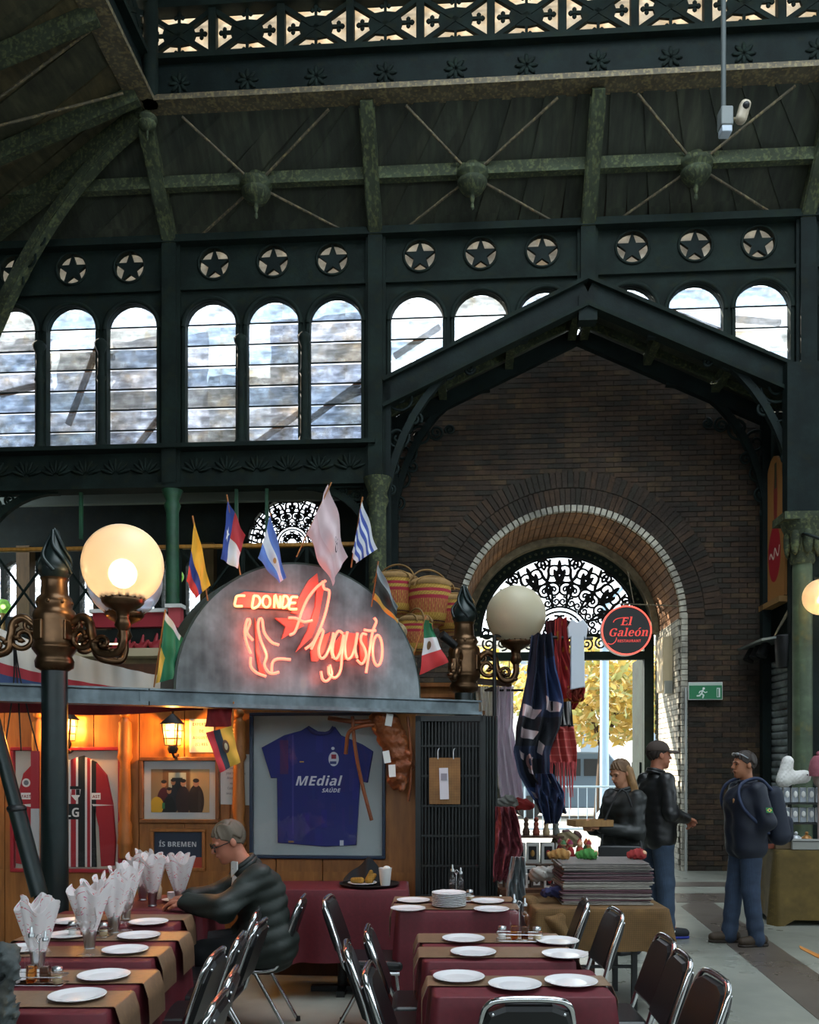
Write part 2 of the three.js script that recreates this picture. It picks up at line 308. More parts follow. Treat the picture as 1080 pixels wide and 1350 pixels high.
{
  const starPts = (cx, cy, r) => Array.from({ length: 10 }, (_, i) => { const a = PI / 2 + i * PI / 5, q = i % 2 ? r * 0.4 : r * 1.02; return [cx + q * Math.cos(a), cy + q * Math.sin(a)]; });
  const beige = mat(0xd9cfba, 0.7, 0, {});
  const starPane = pmat(0xc8c1b4, 0.6, 0, { transmission: 0.45, thickness: 0, map: tPane });
  const palm = (x, y, z, s) => { const b = mb(); for (let k = -3; k <= 3; k++) { const a = k * 0.42; b.add(new THREE.SphereGeometry(1, 6, 5), RT(x + Math.sin(a) * s * 0.55, y + Math.cos(a) * s * 0.55 - s * 0.3, z, 0, 0, -a).multiply(new THREE.Matrix4().makeScale(s * 0.11, s * 0.42, 0.03))); } return b; };
  for (let bay = -1; bay <= 4; bay++) {
    const xa = X0 + bay * BW, xb = xa + BW, annex = bay === 1 || bay === 2, holes = [], stars = [];
    const above = ([x, y]) => y - gableY(x) - 0.02;
    for (const t of [0.195, 0.5, 0.805]) {
      const cx = xa + t * BW; let h = archPts(cx, winW / 2, yTop - winW / 2, ySill);
      if (annex) h = clip(h, above);
      if (h.length > 2) holes.push(h);
      const sx = xa + (0.5 + (t - 0.5) * 0.95) * BW; holes.push(circ(sx, yStar, 0.225)); stars.push(sx);
      // window: glass louvres in an arched frame
      const w = new THREE.Group(); w.name = 'window'; facade.add(w);
      if (bay < 4) {
        const fr = mb();
        const arc = []; for (let i = 0; i <= 14; i++) { const a = i / 14 * PI; arc.push(v(cx + (winW / 2 + 0.03) * Math.cos(a), yTop - winW / 2 + (winW / 2 + 0.03) * Math.sin(a), -ZF + 0.08)); }
        if (!annex || arc.every((p) => p.y > gableY(p.x))) fr.tube(arc, 0.035, 30, 6); else { const s = arc.filter((p) => p.y > gableY(p.x) - 0.05); if (s.length > 2) fr.tube(s, 0.035, 24, 6); }
        for (const s of [-1, 1]) { const x = cx + s * (winW / 2 + 0.02), y0 = annex ? Math.max(ySill, gableY(x)) : ySill, y1 = yTop - winW / 2; if (y1 > y0) fr.box(x, (y0 + y1) / 2, -ZF + 0.06, 0.045, y1 - y0, 0.06); }
        if (fr.g.length) fr.build('frame', M.iron, w);
        const n = 7, ph = (yTop - ySill) / n;
        for (let k = 0; k < n; k++) {
          const yc = ySill + (k + 0.5) * ph; if (annex && yc + ph / 2 < gableY(cx) + 0.02) continue;
          const b = mb().box(cx, yc, -ZF - 0.06, winW + 0.05, ph * 0.97, 0.006, -0.16 + rr(-0.05, 0.05));
          b.build('pane', M.pane[(rnd() * 4) | 0], w);
          if (!annex || yc - ph / 2 > gableY(cx) + 0.25) mb().box(cx, yc - ph / 2, -ZF - 0.03, winW, 0.012, 0.03).build('clip_bar', M.ironBlue, w);
        }
      }
    }
    // panel
    const yb = ySill - 0.02;
    const outline = annex ? [[xa, gableY(xa)], [xb, gableY(xb)], [xb, yEave], [xa, yEave]] : [[xa, yb], [xb, yb], [xb, yEave], [xa, yEave]];
    if (bay >= 3) outline[0][1] = outline[1][1] = 0;
    mb().prism(outline, 0.1, T(0, 0, -ZF - 0.05), holes.map((h) => h.slice().reverse())).build('panel', M.iron, facade);
    for (const sx of stars) {
      const st = mb().prism(starPts(sx, yStar, 0.225), 0.05, T(0, 0, -ZF - 0.02)).build('star', M.ironBlue, facade);
      mb().tube(circ(sx, yStar, 0.225).map(([x, y]) => v(x, y, -ZF + 0.06)), 0.018, 48, 5, true).build('rim', M.iron, st);
      mb().prism(circ(sx, yStar, 0.24), 0.008, T(0, 0, -ZF - 0.075)).build('backing_pane', starPane, st);
    }
    if (!annex && bay < 3) {
      // slender columns between the windows
      for (const t of [0.345, 0.655]) {
        const x = xa + t * BW, b = mb();
        b.lathe([[0.085, 0], [0.085, 0.05], [0.06, 0.1], [0.055, 0.95], [0.075, 1.0], [0.055, 1.05], [0.05, 1.35], [0.09, 1.45], [0.1, 1.5], [0.05, 1.55]], x, ySill, -ZF + 0.1, 10);
        b.build('slender_column', M.iron, facade);
      }
      const beam = mb().box((xa + xb) / 2, (ySill + yBeamB) / 2 - 0.03, -ZF, BW, ySill - yBeamB - 0.08, 0.16).box((xa + xb) / 2, ySill - 0.02, -ZF + 0.06, BW, 0.06, 0.34).box((xa + xb) / 2, yBeamB, -ZF + 0.04, BW, 0.07, 0.28).build('sill_beam', M.iron, facade);
      for (let k = 0; k < 6; k++) palm(xa + (k + 0.5) / 6 * (BW - 0.3) + 0.15, (ySill + yBeamB) / 2 - 0.02, -ZF + 0.09, 0.24).build('palmette', M.iron, beam);
    }
    mb().box((xa + xb) / 2, yEave - 0.02, -ZF + 0.1, BW, 0.1, 0.2).build('cornice', M.iron, facade);
    mb().box((xa + xb) / 2, yStar - 0.36, -ZF + 0.07, BW, 0.05, 0.07).build('moulding', M.iron, facade);
    // pilaster at the left end of the bay
    const low = bay === 2 ? gApex - 0.05 : bay === 0 ? yBeamB : 0;
    const pil = mb().box(xa, (yEave + low) / 2, -ZF + 0.08, 0.2, yEave - low, 0.2);
    for (const s of [-1, 1]) pil.box(xa + s * 0.12, (yEave + low) / 2, -ZF + 0.05, 0.04, yEave - low, 0.14);
    pil.build('pilaster', bay === 3 ? M.ironBlue : M.iron, facade);
  }
  // round green columns carrying the sill beam
  const greenCol = mat(0x2c5a40, 0.5, 0, { map: tIron });
  mb().lathe([[0.1, 3.6], [0.09, 5.2], [0.12, 5.3], [0.09, 5.36], [0.15, 5.5], [0.15, yBeamB]], X0, 0, -ZF + 0.02, 14).build('column', greenCol, facade);
  mb().lathe([[0.17, 0], [0.17, 0.6], [0.13, 0.7], [0.12, yBeamB - 0.4], [0.16, yBeamB - 0.3], [0.13, yBeamB - 0.2], [0.2, yBeamB]], X2 + 0.04, 0, -ZF + 0.24, 14).build('column', M.ironWorn, facade);
  // slim hangers under the sill beam
  for (const px of [107, 312, 352]) mb().box(hx(px, ZF), (yBeamB + 4.85) / 2, -ZF, 0.045, yBeamB - 4.85, 0.045).build('hanger', greenCol, facade);
}
// plastic sheeting and timbers outside the clerestory windows
{
  const out = hallStruct('trim_4', 'wrinkled plastic sheeting and old timbers outside the clerestory windows');
  const film = [pmat(0xf6f9ff, 0.5, 0, { transmission: 0.8, thickness: 0, map: tPane }), pmat(0xeceff2, 0.6, 0, { transmission: 0.68, thickness: 0, map: tPane })];
  for (let k = 0; k < 5; k++) {
    const xa = X0 - BW * 1.2 + k * BW * 0.41, s = k * 1.7;
    sheet((a, b) => v(xa + a * BW * 0.5, ySill - 0.2 + b * (2.1 + 0.25 * Math.sin(s)) + 0.15 * a * Math.sin(s * 2), -ZF - 0.55 - 0.9 * b * (k % 2) + 0.03 * Math.sin(b * 34 + 5 * Math.sin(a * 5 + s)) + 0.04 * Math.sin(a * 9 + b * 13 + s)), 24, 60, 0.004).build('plastic_sheet', film[k % 2], out, false);
  }
  const tim = mat(0x6b4a2c, 0.8, 0, { map: tWood });
  for (const [a, b, c, d] of [[90, 560, 150, 400], [120, 470, 150, 470], [400, 560, 480, 500], [520, 470, 580, 430], [430, 535, 500, 505], [880, 410, 960, 440], [960, 420, 1030, 425], [0, 520, 60, 505], [180, 590, 210, 550], [330, 590, 400, 540]]) {
    const p = hp(a, b, ZF + 0.4), q = hp(c, d, ZF + 0.4); mb().bar(v(p[0], p[1], -ZF - 0.4), v(q[0], q[1], -ZF - 0.42), 0.07, 0.07, v(0, 0, 1)).build('timber', tim, out);
  }
}
// scroll bracket in the corner under a beam: arc with curls, corner at (0,0), reaching sx to the side and down
function scroll(b, cx, cy, z, r, turns, a0, dir, tube = 0.016, m4) {
  const pts = []; for (let i = 0; i <= 26; i++) { const t = i / 26, a = a0 + dir * t * turns * 2 * PI, q = r * (1 - 0.85 * t); const p = v(cx + q * Math.cos(a), cy + q * Math.sin(a), z); if (m4) p.applyMatrix4(m4); pts.push(p); }
  b.tube(pts, tube, 40, 5);
}
function bracket(x, y, z, sx, w, h, parent, m, name = 'bracket') {
  const g = new THREE.Group(); g.name = name; parent.add(g);
  const arc = []; for (let i = 0; i <= 12; i++) { const a = i / 12 * PI / 2; arc.push(v(x + sx * w * (1 - Math.cos(a)), y - h + h * Math.sin(a), z)); }
  const A = mb(); for (let i = 0; i < 12; i++) A.bar(arc[i], arc[i + 1], 0.1, 0.09, v(0, 0, 1)); A.build('arch_rib', m, g);
  mb().box(x + sx * w / 2, y - 0.03, z, w, 0.06, 0.1).box(x + sx * 0.03, y - h / 2, z, 0.06, h, 0.1).build('edge_bar', m, g);
  const S = mb();
  for (const [u, q, r, d] of [[0.16, 0.2, 0.13, 1], [0.36, 0.12, 0.09, -1], [0.12, 0.42, 0.1, -1], [0.55, 0.08, 0.06, 1], [0.08, 0.62, 0.065, 1], [0.27, 0.27, 0.07, 1], [0.7, 0.055, 0.045, -1]])
    scroll(S, x + sx * u * w, y - q * h, z, r * Math.min(w, h) * 0.95, 1.6, rr(0, 6), d * sx, 0.02);
  S.build('scrollwork', m, g); return g;
}
bracket(X0 - BW + 0.1, yBeamB, -ZF, 1, 1.15, 0.95, facade, M.iron);
bracket(X2 - 0.12, yBeamB, -ZF, -1, 1.0, 0.75, facade, M.iron);

// ---- roof: slopes of boards, rafters, purlins, rods and bosses
const ceiling = hallStruct('ceiling', 'dark green boarded roof slopes on iron rafters');
{
  const slope = (a0, a1, b0, b1, n, boards, w) => {          // boards from the eave line a0-a1 up to the ring line b0-b1
    for (let k = 0; k < n; k++) {
      const t = (k + 0.5) / n, e = a0.clone().lerp(a1, t), r = b0.clone().lerp(b1, t), up = new V3().crossVectors(a1.clone().sub(a0), r.clone().sub(e)).normalize(); if (up.y < 0) up.negate();
      const len = a1.distanceTo(a0) / n;
      mb().bar(e.addScaledVector(up, 0.09 + (k % 2) * 0.022), r.addScaledVector(up, 0.09 + (k % 2) * 0.022), len - 0.035, 0.03, up).build('board', boards[(rnd() * 3) | 0], ceiling);
    }
    const up = new V3().crossVectors(a1.clone().sub(a0), b0.clone().sub(a0)).normalize(); if (up.y < 0) up.negate();
    const q = [a0, a1, b1, b0].map((p) => p.clone().addScaledVector(up, 0.14)), pos = [], c2 = q.map((p) => p.clone().addScaledVector(up, 0.08));
    const quad = (A, B, C, D) => { for (const p of [A, B, C, A, C, D]) pos.push(p.x, p.y, p.z); };
    quad(...q); quad(...c2); for (let i = 0; i < 4; i++) quad(q[i], q[(i + 1) % 4], c2[(i + 1) % 4], c2[i]);
    const g = new THREE.BufferGeometry(); g.setAttribute('position', new THREE.Float32BufferAttribute(pos, 3)); g.computeVertexNormals();
    mb().add(g).build('roof_deck', M.mortar, ceiling);
  };
  const z1 = 3.0, zf = 4.2;
  slope(v(XL, yEave, -ZF), v(XRT, yEave, -ZF), v(xRing, yRing, -ZR), v(xRing2, yRing, -ZR), 58, M.board);
  slope(v(XL, yEave, -ZF), v(XL, yEave, zf), v(xRing, yRing, -ZR), v(xRing, yRing, z1), 56, M.boardWarm);
  slope(v(XRT, yEave, -ZF), v(XRT, yEave, zf), v(xRing2, yRing, -ZR), v(xRing2, yRing, z1), 20, M.board);
  slope(v(XL, yEave, zf), v(XRT, yEave, zf), v(xRing, yRing, z1), v(xRing2, yRing, z1), 20, M.board);
  const mid = (x, t, dy = 0) => v(x, yEave + (yRing - yEave) * t + dy, -ZF + (ZF - ZR) * t);
  for (let k = 0; k <= 4; k++) {                             // rafters of the facade slope
    const x = X0 + k * BW; mb().bar(v(x, yEave - 0.05, -ZF + 0.05), v(x, yRing - 0.02, -ZR + 0.02), 0.16, 0.22).bar(v(x, yEave - 0.16, -ZF + 0.05), v(x, yRing - 0.13, -ZR + 0.02), 0.2, 0.03).build('rafter', M.ironWorn, ceiling);
  }
  const pb = mid(XL, 0.5, -0.06), pe = mid(XRT, 0.5, -0.06);
  mb().bar(pb, pe, 0.12, 0.16).build('purlin', M.ironWorn, ceiling);
  const boss = (p, s = 1) => { const o = mb().lathe([[0, -0.36], [0.02, -0.34], [0.035, -0.27], [0.03, -0.22], [0.14, -0.19], [0.2, -0.1], [0.21, -0.05], [0.17, -0.02], [0.23, 0.02], [0.23, 0.08], [0.12, 0.12], [0.1, 0.2], [0, 0.2]].map(([a, b]) => [a * s, b * s]), p.x, p.y, p.z, 16).build('boss', M.ironWorn, ceiling); mb().lathe([[0, -0.45], [0.03, -0.42], [0.02, -0.36], [0, -0.35]].map(([a, b]) => [a * s, b * s]), p.x, p.y, p.z, 10).build('pendant', M.ironWorn, o); return o; };
  for (let k = 0; k < 4; k++) {
    const x = X0 + k * BW, c = mid(x + BW * 0.46, 0.5, -0.16); boss(c, 0.95);
    for (const [t, s] of [[0.17, 1], [0.83, 1], [0.1, 0], [0.9, 0]]) {
      const e = mid(x + t * BW, s ? 0.97 : 0.03, -0.05), d = e.clone().sub(c).normalize();
      mb().rod(c.clone().addScaledVector(d, 0.2).add(v(0, 0.03, 0)), e, 0.018, 0.018, 6).build('tie_rod', M.rod, ceiling);
    }
  }
  // left slope: rafters, purlin, rods
  const ls = (z, t, dy = 0) => v(xRing + (XL - xRing) * (1 - t), yEave + (yRing - yEave) * t + dy, z);
  for (const z of [-11.25, -10.0, -8.4, -6.8]) mb().bar(ls(z, 0, -0.05), ls(z, 1, -0.03), 0.12, 0.2).build('rafter', M.ironWorn, ceiling);
  mb().bar(ls(-11.5, 0.28, -0.08), ls(3, 0.28, -0.08), 0.14, 0.16).build('purlin', M.ironWorn, ceiling);
  boss(ls(-10.62, 0.28, -0.2), 0.95);
  const c = ls(-10.62, 0.28, -0.14);
  for (const [z, t] of [[-11.1, 0.96], [-10.12, 0.96], [-11.1, 0.02], [-10.1, 0.02]]) mb().rod(c, ls(z, t, -0.06), 0.018, 0.018, 6).build('tie_rod', M.rod, ceiling);
  // hip rib: from the ring's corner down to the corner of the hall, with an arched brace below
  const A = v(xRing, yRing - 0.02, -ZR), B = v(XL + 0.1, yEave, -ZF + 0.1);
  mb().bar(A, B, 0.18, 0.24).build('hip_rafter', M.ironWorn, ceiling);
  const arc = (dy, k) => Array.from({ length: 15 }, (_, i) => { const t = i / 14, p = A.clone().lerp(B, t); p.y = yRing - 0.12 - dy * t - (yRing - 7.0) * (0.42 * t + 0.58 * t ** k); return p; });
  const band = (pts, w, h, name, m) => { const b = mb(); for (let i = 0; i < pts.length - 1; i++) b.bar(pts[i], pts[i + 1], w, h); b.build(name, m, ceiling); };
  band(arc(0, 2.6), 0.14, 0.07, 'arched_brace', M.ironWorn); band(arc(-0.32, 2.2), 0.16, 0.12, 'arched_brace', M.ironWorn);
  const S = mb(), dir = B.clone().sub(A).setY(0).normalize(), m4 = new THREE.Matrix4().makeBasis(dir, v(0, 1, 0), new V3().crossVectors(dir, v(0, 1, 0)));
  const a1 = arc(0, 2.6), a2 = arc(-0.32, 2.2); for (let i = 8; i < 15; i++) { const p = a1[i].clone().lerp(a2[i], 0.5); scroll(S, 0, 0, 0, 0.13, 1.4, i, i % 2 ? 1 : -1, 0.018, m4.clone().setPosition(p)); }
  S.build('scrollwork', M.iron, ceiling);
  boss(v(xRing + 0.03, yRing - 0.16, -ZR + 0.02), 0.55);
}
// ---- the lantern ring: plate girder with rosettes, fretwork panels above
const ring = hallStruct('trim_1', 'dark iron lantern girder with rosettes and backlit fretwork panels');
{
  const hW = hp(490, 66, ZR)[1] - yRing, hL = hp(490, 2, ZR)[1] - yRing - hW, tan = pmat(0xeadfcd, 0.7, 0, { transmission: 0.6, thickness: 0, map: tPane });
  const side = (len, m4, n, fancy) => {                      // along +x from 0 to len, outside at -z
    const part = (b, name, m, parent = ring) => { const o = b.build(name, m, null); o.geometry.applyMatrix4(m4); parent.add(o); return o; };
    part(mb().box(len / 2, 0.03, 0.0, len, 0.06, 0.34).box(len / 2, 0.075, 0.13, len, 0.03, 0.03), 'flange', M.rod);
    part(mb().box(len / 2, hW / 2 + 0.02, -0.04, len, hW, 0.06), 'web', M.ironBlue);
    part(mb().box(len / 2, hW + 0.0, 0, len, 0.07, 0.2), 'flange', M.iron);
    part(mb().box(len / 2, hW + hL + 0.05, 0, len, 0.1, 0.2), 'flange', M.iron);
    part(mb().box(len / 2, hW + hL + 0.6, -0.05, len, 1.0, 0.08), 'upper_panel', M.iron);
    const pw = len / n;
    for (let k = 0; k < n; k++) {
      const x = k * pw, c = x + pw / 2, y0 = hW + 0.03, y1 = hW + hL, yc = (y0 + y1) / 2;
      part(mb().box(x, yc, 0, 0.1, hL, 0.12), 'post', M.iron);
      if (!fancy) continue;
      part(mb().box(c, yc, -0.16, pw, hL + 0.1, 0.006), 'pane', tan);
      const L = mb(); L.bar(v(x, y0, 0), v(x + pw, y1, 0), 0.06, 0.06, v(0, 0, 1)).bar(v(x, y1, 0), v(x + pw, y0, 0), 0.06, 0.06, v(0, 0, 1));
      L.prism([[c - pw * 0.25, yc], [c - pw * 0.2, yc + hL * 0.2], [c, yc + hL * 0.24], [c + pw * 0.2, yc + hL * 0.2], [c + pw * 0.25, yc], [c + pw * 0.2, yc - hL * 0.2], [c, yc - hL * 0.24], [c - pw * 0.2, yc - hL * 0.2]], 0.04, T(0, 0, -0.02));
      for (const [dx, dy] of [[0, 1], [0, -1], [1, 0], [-1, 0]]) {
        const ex = c + dx * pw * 0.33, ey = yc + dy * hL * 0.36;
        L.bar(v(c, yc, 0), v(c + dx * pw * 0.36, yc + dy * hL * 0.44, 0), 0.035, 0.035, v(0, 0, 1));
        for (const s of [-1, 1]) L.ball(ex + (dy ? s * 0.045 : 0), ey + (dx ? s * 0.045 : 0), 0, 0.03, 1, 1, 0.6, 6);
        L.ball(c + dx * pw * 0.38, yc + dy * hL * 0.43, 0, 0.035, 1, 1, 0.6, 6);
      }
      part(L, 'fretwork', M.iron);
      const R = mb(); for (let q = 0; q < 8; q++) { const a = q * PI / 4; R.add(new THREE.SphereGeometry(1, 6, 4), RT(c + Math.cos(a) * 0.08, hW * 0.52 + Math.sin(a) * 0.08, 0, 0, 0, a).multiply(new THREE.Matrix4().makeScale(0.075, 0.028, 0.02))); }
      part(R, 'rosette', M.iron);
    }
  };
  side(xRing2 - xRing, T(xRing, yRing, -ZR), 13, true);
  side(ZR + 3, new THREE.Matrix4().makeTranslation(xRing, yRing, 3).multiply(new THREE.Matrix4().makeRotationY(PI / 2)), 17, true);
  side(ZR + 3, new THREE.Matrix4().makeTranslation(xRing2, yRing, -ZR).multiply(new THREE.Matrix4().makeRotationY(-PI / 2)), 10, false);
  side(xRing2 - xRing, new THREE.Matrix4().makeTranslation(xRing2, yRing, 3).multiply(new THREE.Matrix4().makeRotationY(PI)), 10, false);
  mb().rod(v(xRing + 0.1, yRing, -ZR + 0.1), v(xRing + 0.1, yRing + 2.4, -ZR + 0.1), 0.1, 0.1, 12).build('corner_post', M.iron, ring);
  // lantern roof with an open skylight well in its middle
  const yl = yRing + hW + hL + 1.1, zc = (-ZR + 3) / 2, o = [xRing - 0.3, xRing2 + 0.3, -ZR - 0.3, 3.3], q = [-1.6, 7.0, -9.6, 1.6];
  const B = (x0, x1, za, zb) => mb().box((x0 + x1) / 2, yl, (za + zb) / 2, x1 - x0, 0.12, zb - za).build('lantern_roof', M.board[0], ring);
  B(o[0], q[0], o[2], o[3]); B(q[1], o[1], o[2], o[3]); B(q[0], q[1], o[2], q[2]); B(q[0], q[1], q[3], o[3]);
}
// ---- the gabled annex in front of the brick wall
const annex = hallStruct('trim_2', 'dark iron gable frame with arched scrollwork brackets');
{
  const xa = X2 + 0.1, xb = X4 - 0.1, D = M.ironBlue, zf = -ZF + 0.05, yE = gEave;
  const rib = (z, w, h, dy, m, name) => { for (const s of [-1, 1]) mb().bar(v(s < 0 ? xa : xb, yE + dy, z), v(XM, gApex + dy, z), w, h).build(name, m, annex); };
  rib(zf, 0.14, 0.34, -0.2, D, 'gable_beam'); rib(zf + 0.04, 0.2, 0.05, -0.02, M.iron, 'gable_moulding'); rib(zf + 0.04, 0.2, 0.05, -0.38, M.iron, 'gable_moulding');
  rib(-ZB + 0.25, 0.12, 0.22, -0.22, D, 'rear_beam');
  // roof boards of the annex, a slit of daylight left along the brick wall
  for (const s of [-1, 1]) {
    const e = s < 0 ? xa - 0.2 : xb + 0.2;
    for (const [z0, z1] of [[-ZF - 0.02, -ZF - 0.45], [-ZF - 0.47, -ZF - 0.9], [-ZF - 0.92, -ZF - 1.3]]) {
      const zc = (z0 + z1) / 2; mb().bar(v(e, yE - 0.08, zc), v(XM, gApex + 0.0, zc), z0 - z1, 0.04).build('roof_board', M.board[0], annex);
    }
    mb().bar(v(e, yE - 0.16, -ZF - 0.45), v(XM, gApex - 0.08, -ZF - 0.45), 0.06, 0.1).build('roof_batten', M.ironWorn, annex);
    mb().bar(v(e, yE - 0.16, -ZF - 0.92), v(XM, gApex - 0.08, -ZF - 0.92), 0.06, 0.1).build('roof_batten', M.ironWorn, annex);
    for (const t of [0.33, 0.66, 0.97]) { const x = e + (XM - e) * t, y = yE - 0.1 + (gApex - yE) * t; mb().box(x, y - 0.08, -ZF - 0.65, 0.12, 0.16, 1.25).build('purlin', M.ironWorn, annex); }
    // arched brackets of the front frame and the rear frame
    for (const [z, w, h, y0, dn] of [[zf, 2.0, 2.1, 6.9, 0.4], [-ZB + 0.25, 1.5, 1.7, 6.55, 0.34]]) {
      const xs = s < 0 ? xa : xb, pts = [], g = new THREE.Group(); g.name = 'bracket'; annex.add(g);
      for (let i = 0; i <= 14; i++) { const a = i / 14 * PI / 2; pts.push(v(xs - s * w * (1 - Math.cos(a)), y0 - h + (gableY(xs - s * w) - dn - y0 + h) * Math.sin(a), z)); }
      const R = mb(); for (let i = 0; i < 14; i++) R.bar(pts[i], pts[i + 1], 0.1, 0.1, v(0, 0, 1)); R.build('arch_rib', D, g);
      const S = mb(); for (const [u, q, r, d] of [[0.13, 0.06, 0.3, 1], [0.3, -0.07, 0.22, -1], [0.1, 0.32, 0.22, -1], [0.46, -0.1, 0.15, 1], [0.07, 0.52, 0.15, 1], [0.22, 0.2, 0.14, 1], [0.6, -0.12, 0.1, -1], [0.05, 0.67, 0.1, -1]]) scroll(S, xs - s * u * w, y0 - q * h - 0.05, z, r * 0.75, 1.7, rr(0, 6), d, 0.022);
      S.build('scrollwork', D, g);
      mb().box(xs - s * 0.05, 3.45, z, 0.12, 6.9, 0.14).build('post', D, annex);
    }
  }
  mb().box(XM, gApex - 0.42, zf, 0.25, 0.35, 0.2).build('king_block', D, annex);
  // side walls of the annex
  mb().box(xa - 0.15, yE / 2, -(ZF + ZB) / 2, 0.12, yE, ZB - ZF).build('side_panel', M.iron, annex);
  mb().box(xb + 0.15, yE / 2, -(ZF + ZB) / 2, 0.12, yE, ZB - ZF).build('side_panel', M.iron, annex);
}
// ---- brick wall with the arched passage
const [AX, AY] = hp(752, 817, ZB), AR = 142 * ZB / F;
const brickWall = hallStruct('wall_rear', 'dark brown brick wall with an arched passage to the street');
{
  const xa = X2 + 0.12, xb = X4 - 0.12, hole = [[AX - AR, 0.001], [AX + AR, 0.001]]; for (let i = 0; i <= 32; i++) { const a = i / 32 * PI; hole.push([AX + AR * Math.cos(a), AY + AR * Math.sin(a)]); }
  mb().prism([[xa - 0.3, -0.05], [AX - AR, -0.05], [AX - AR, AY], ...Array.from({ length: 33 }, (_, i) => { const a = PI - i / 32 * PI; return [AX + AR * Math.cos(a), AY + AR * Math.sin(a)]; }), [AX + AR, -0.05], [xb + 0.3, -0.05], [xb + 0.3, gEave - 0.1], [XM, gApex - 0.12], [xa - 0.3, gEave - 0.1]], 1.8, T(0, 0, -ZB - 1.82)).build('core', M.mortar, brickWall);
  // the courses
  const list = [], bw = 0.25, ch = 0.078, R2 = AR + 0.62;
  for (let r = 0; r * ch < gApex; r++) for (let k = -1; k < 26; k++) {
    const x = xa + (k + (r % 2) * 0.5) * bw, y = r * ch, cx = x + bw / 2, cy = y + ch / 2;
    let x0 = Math.max(x, xa), x1 = Math.min(x + bw, xb); if (x1 - x0 < 0.04) continue;
    if (cy > gEave - 0.1 + (gApex - gEave) * (1 - Math.abs(cx - XM) / (XM - xa)) - 0.14) continue;
    const lim = cy < AY ? AR + 0.1 : Math.sqrt(Math.max(0, R2 * R2 - (cy - AY) ** 2));
    if (lim > 0 && Math.abs(cx - AX) < lim) { if (x1 > AX + lim && x0 < AX + lim) x0 = AX + lim; else if (x0 < AX - lim && x1 > AX - lim) x1 = AX - lim; else continue; if (x1 - x0 < 0.05) continue; }
    list.push([x0, x1, y, cx > AX + AR ? 0 : 1]);
  }
  const own = list.filter((b) => b[3] === 0 && b[2] < 4.2).slice(0, 215), rest = list.filter((b) => !own.includes(b));
  const put = (b, [x0, x1, y]) => b.box((x0 + x1) / 2, y + ch / 2, -ZB - 0.031 + rr(-0.005, 0.005), x1 - x0 - 0.01, ch - 0.01, 0.05);
  for (const q of own) put(mb(), q).build('brick', M.brick[(rnd() * 5) | 0], brickWall);
  for (let c = 0; c < 5; c++) { const b = mb(); rest.forEach((q, i) => { if (hash(i, 3, 5) * 5 >> 0 === c) put(b, q); }); const o = b.build('brick_courses', M.brick[c], brickWall); o.userData.kind = 'stuff'; }
  // voussoirs: a pale inner ring and a soldier ring above
  const seg = (r0, r1, a0, a1, z, d) => mb().prism([[AX + r0 * Math.cos(a0), AY + r0 * Math.sin(a0)], [AX + r1 * Math.cos(a0), AY + r1 * Math.sin(a0)], [AX + r1 * Math.cos(a1), AY + r1 * Math.sin(a1)], [AX + r0 * Math.cos(a1), AY + r0 * Math.sin(a1)]], d, T(0, 0, z));
  for (let k = 0; k < 58; k++) { const a = k / 58 * PI; seg(AR - 0.02, AR + 0.075, a + 0.006, a + PI / 58 - 0.006, -ZB - 0.02, 0.09).build('voussoir', M.whiteBrick, brickWall); }
  for (let k = 0; k < 76; k++) { const a = k / 76 * PI; for (const [q, r] of [[0, AR + 0.09], [1, AR + 0.36]]) { const s = q ? PI / 152 : 0; seg(r, r + 0.255, a + 0.003 + s, a + PI / 76 - 0.003 + s, -ZB - 0.07, 0.07 + rr(-0.004, 0.004)).build('arch_brick', M.brick[(rnd() * 4) | 0], brickWall); } }
  for (let r = 0; r < 46; r++) for (const s of [-1, 1]) mb().box(AX + s * (AR + 0.04), r * 0.085 + 0.04, -ZB + 0.02, 0.09, 0.075, 0.09).build('jamb_brick', M.whiteBrick, brickWall);
  // lining of the passage
  for (let k = 0; k < 52; k++) { const a = k / 52 * PI; for (let q = 0; q < 3; q++) seg(AR - 0.03, AR + 0.01, a + 0.004, a + PI / 52 - 0.004, -ZB - 0.62 - q * 0.6, 0.585).build('vault_brick', M.vault[(rnd() * 3) | 0], brickWall); }
  const jb = mb(); for (let r = 0; r * 0.085 < AY; r++) for (let k = 0; k < 7; k++) for (const s of [-1, 1]) jb.box(AX + s * (AR - 0.01), r * 0.085 + 0.0425, -ZB - 0.14 - k * 0.255 - (r % 2) * 0.06, 0.04, 0.076, 0.246);
  const jo = jb.build('white_jamb_bricks', M.whiteBrick, brickWall); jo.userData.kind = 'stuff';
  // outer stone band
  for (let k = 0; k < 11; k++) { const a = k / 11 * PI; const n = 5, pts = []; for (let i = 0; i <= n; i++) { const q = a + 0.0004 + (PI / 11 - 0.0008) * i / n; pts.push([AX + AR * Math.cos(q), AY + AR * Math.sin(q)]); } for (let i = n; i >= 0; i--) { const q = a + 0.0004 + (PI / 11 - 0.0008) * i / n; pts.push([AX + (AR - 0.14) * Math.cos(q), AY + (AR - 0.14) * Math.sin(q)]); } mb().prism(pts, 0.3, T(0, 0, -ZD + 0.0)).build('stone', M.stone, brickWall); }
}
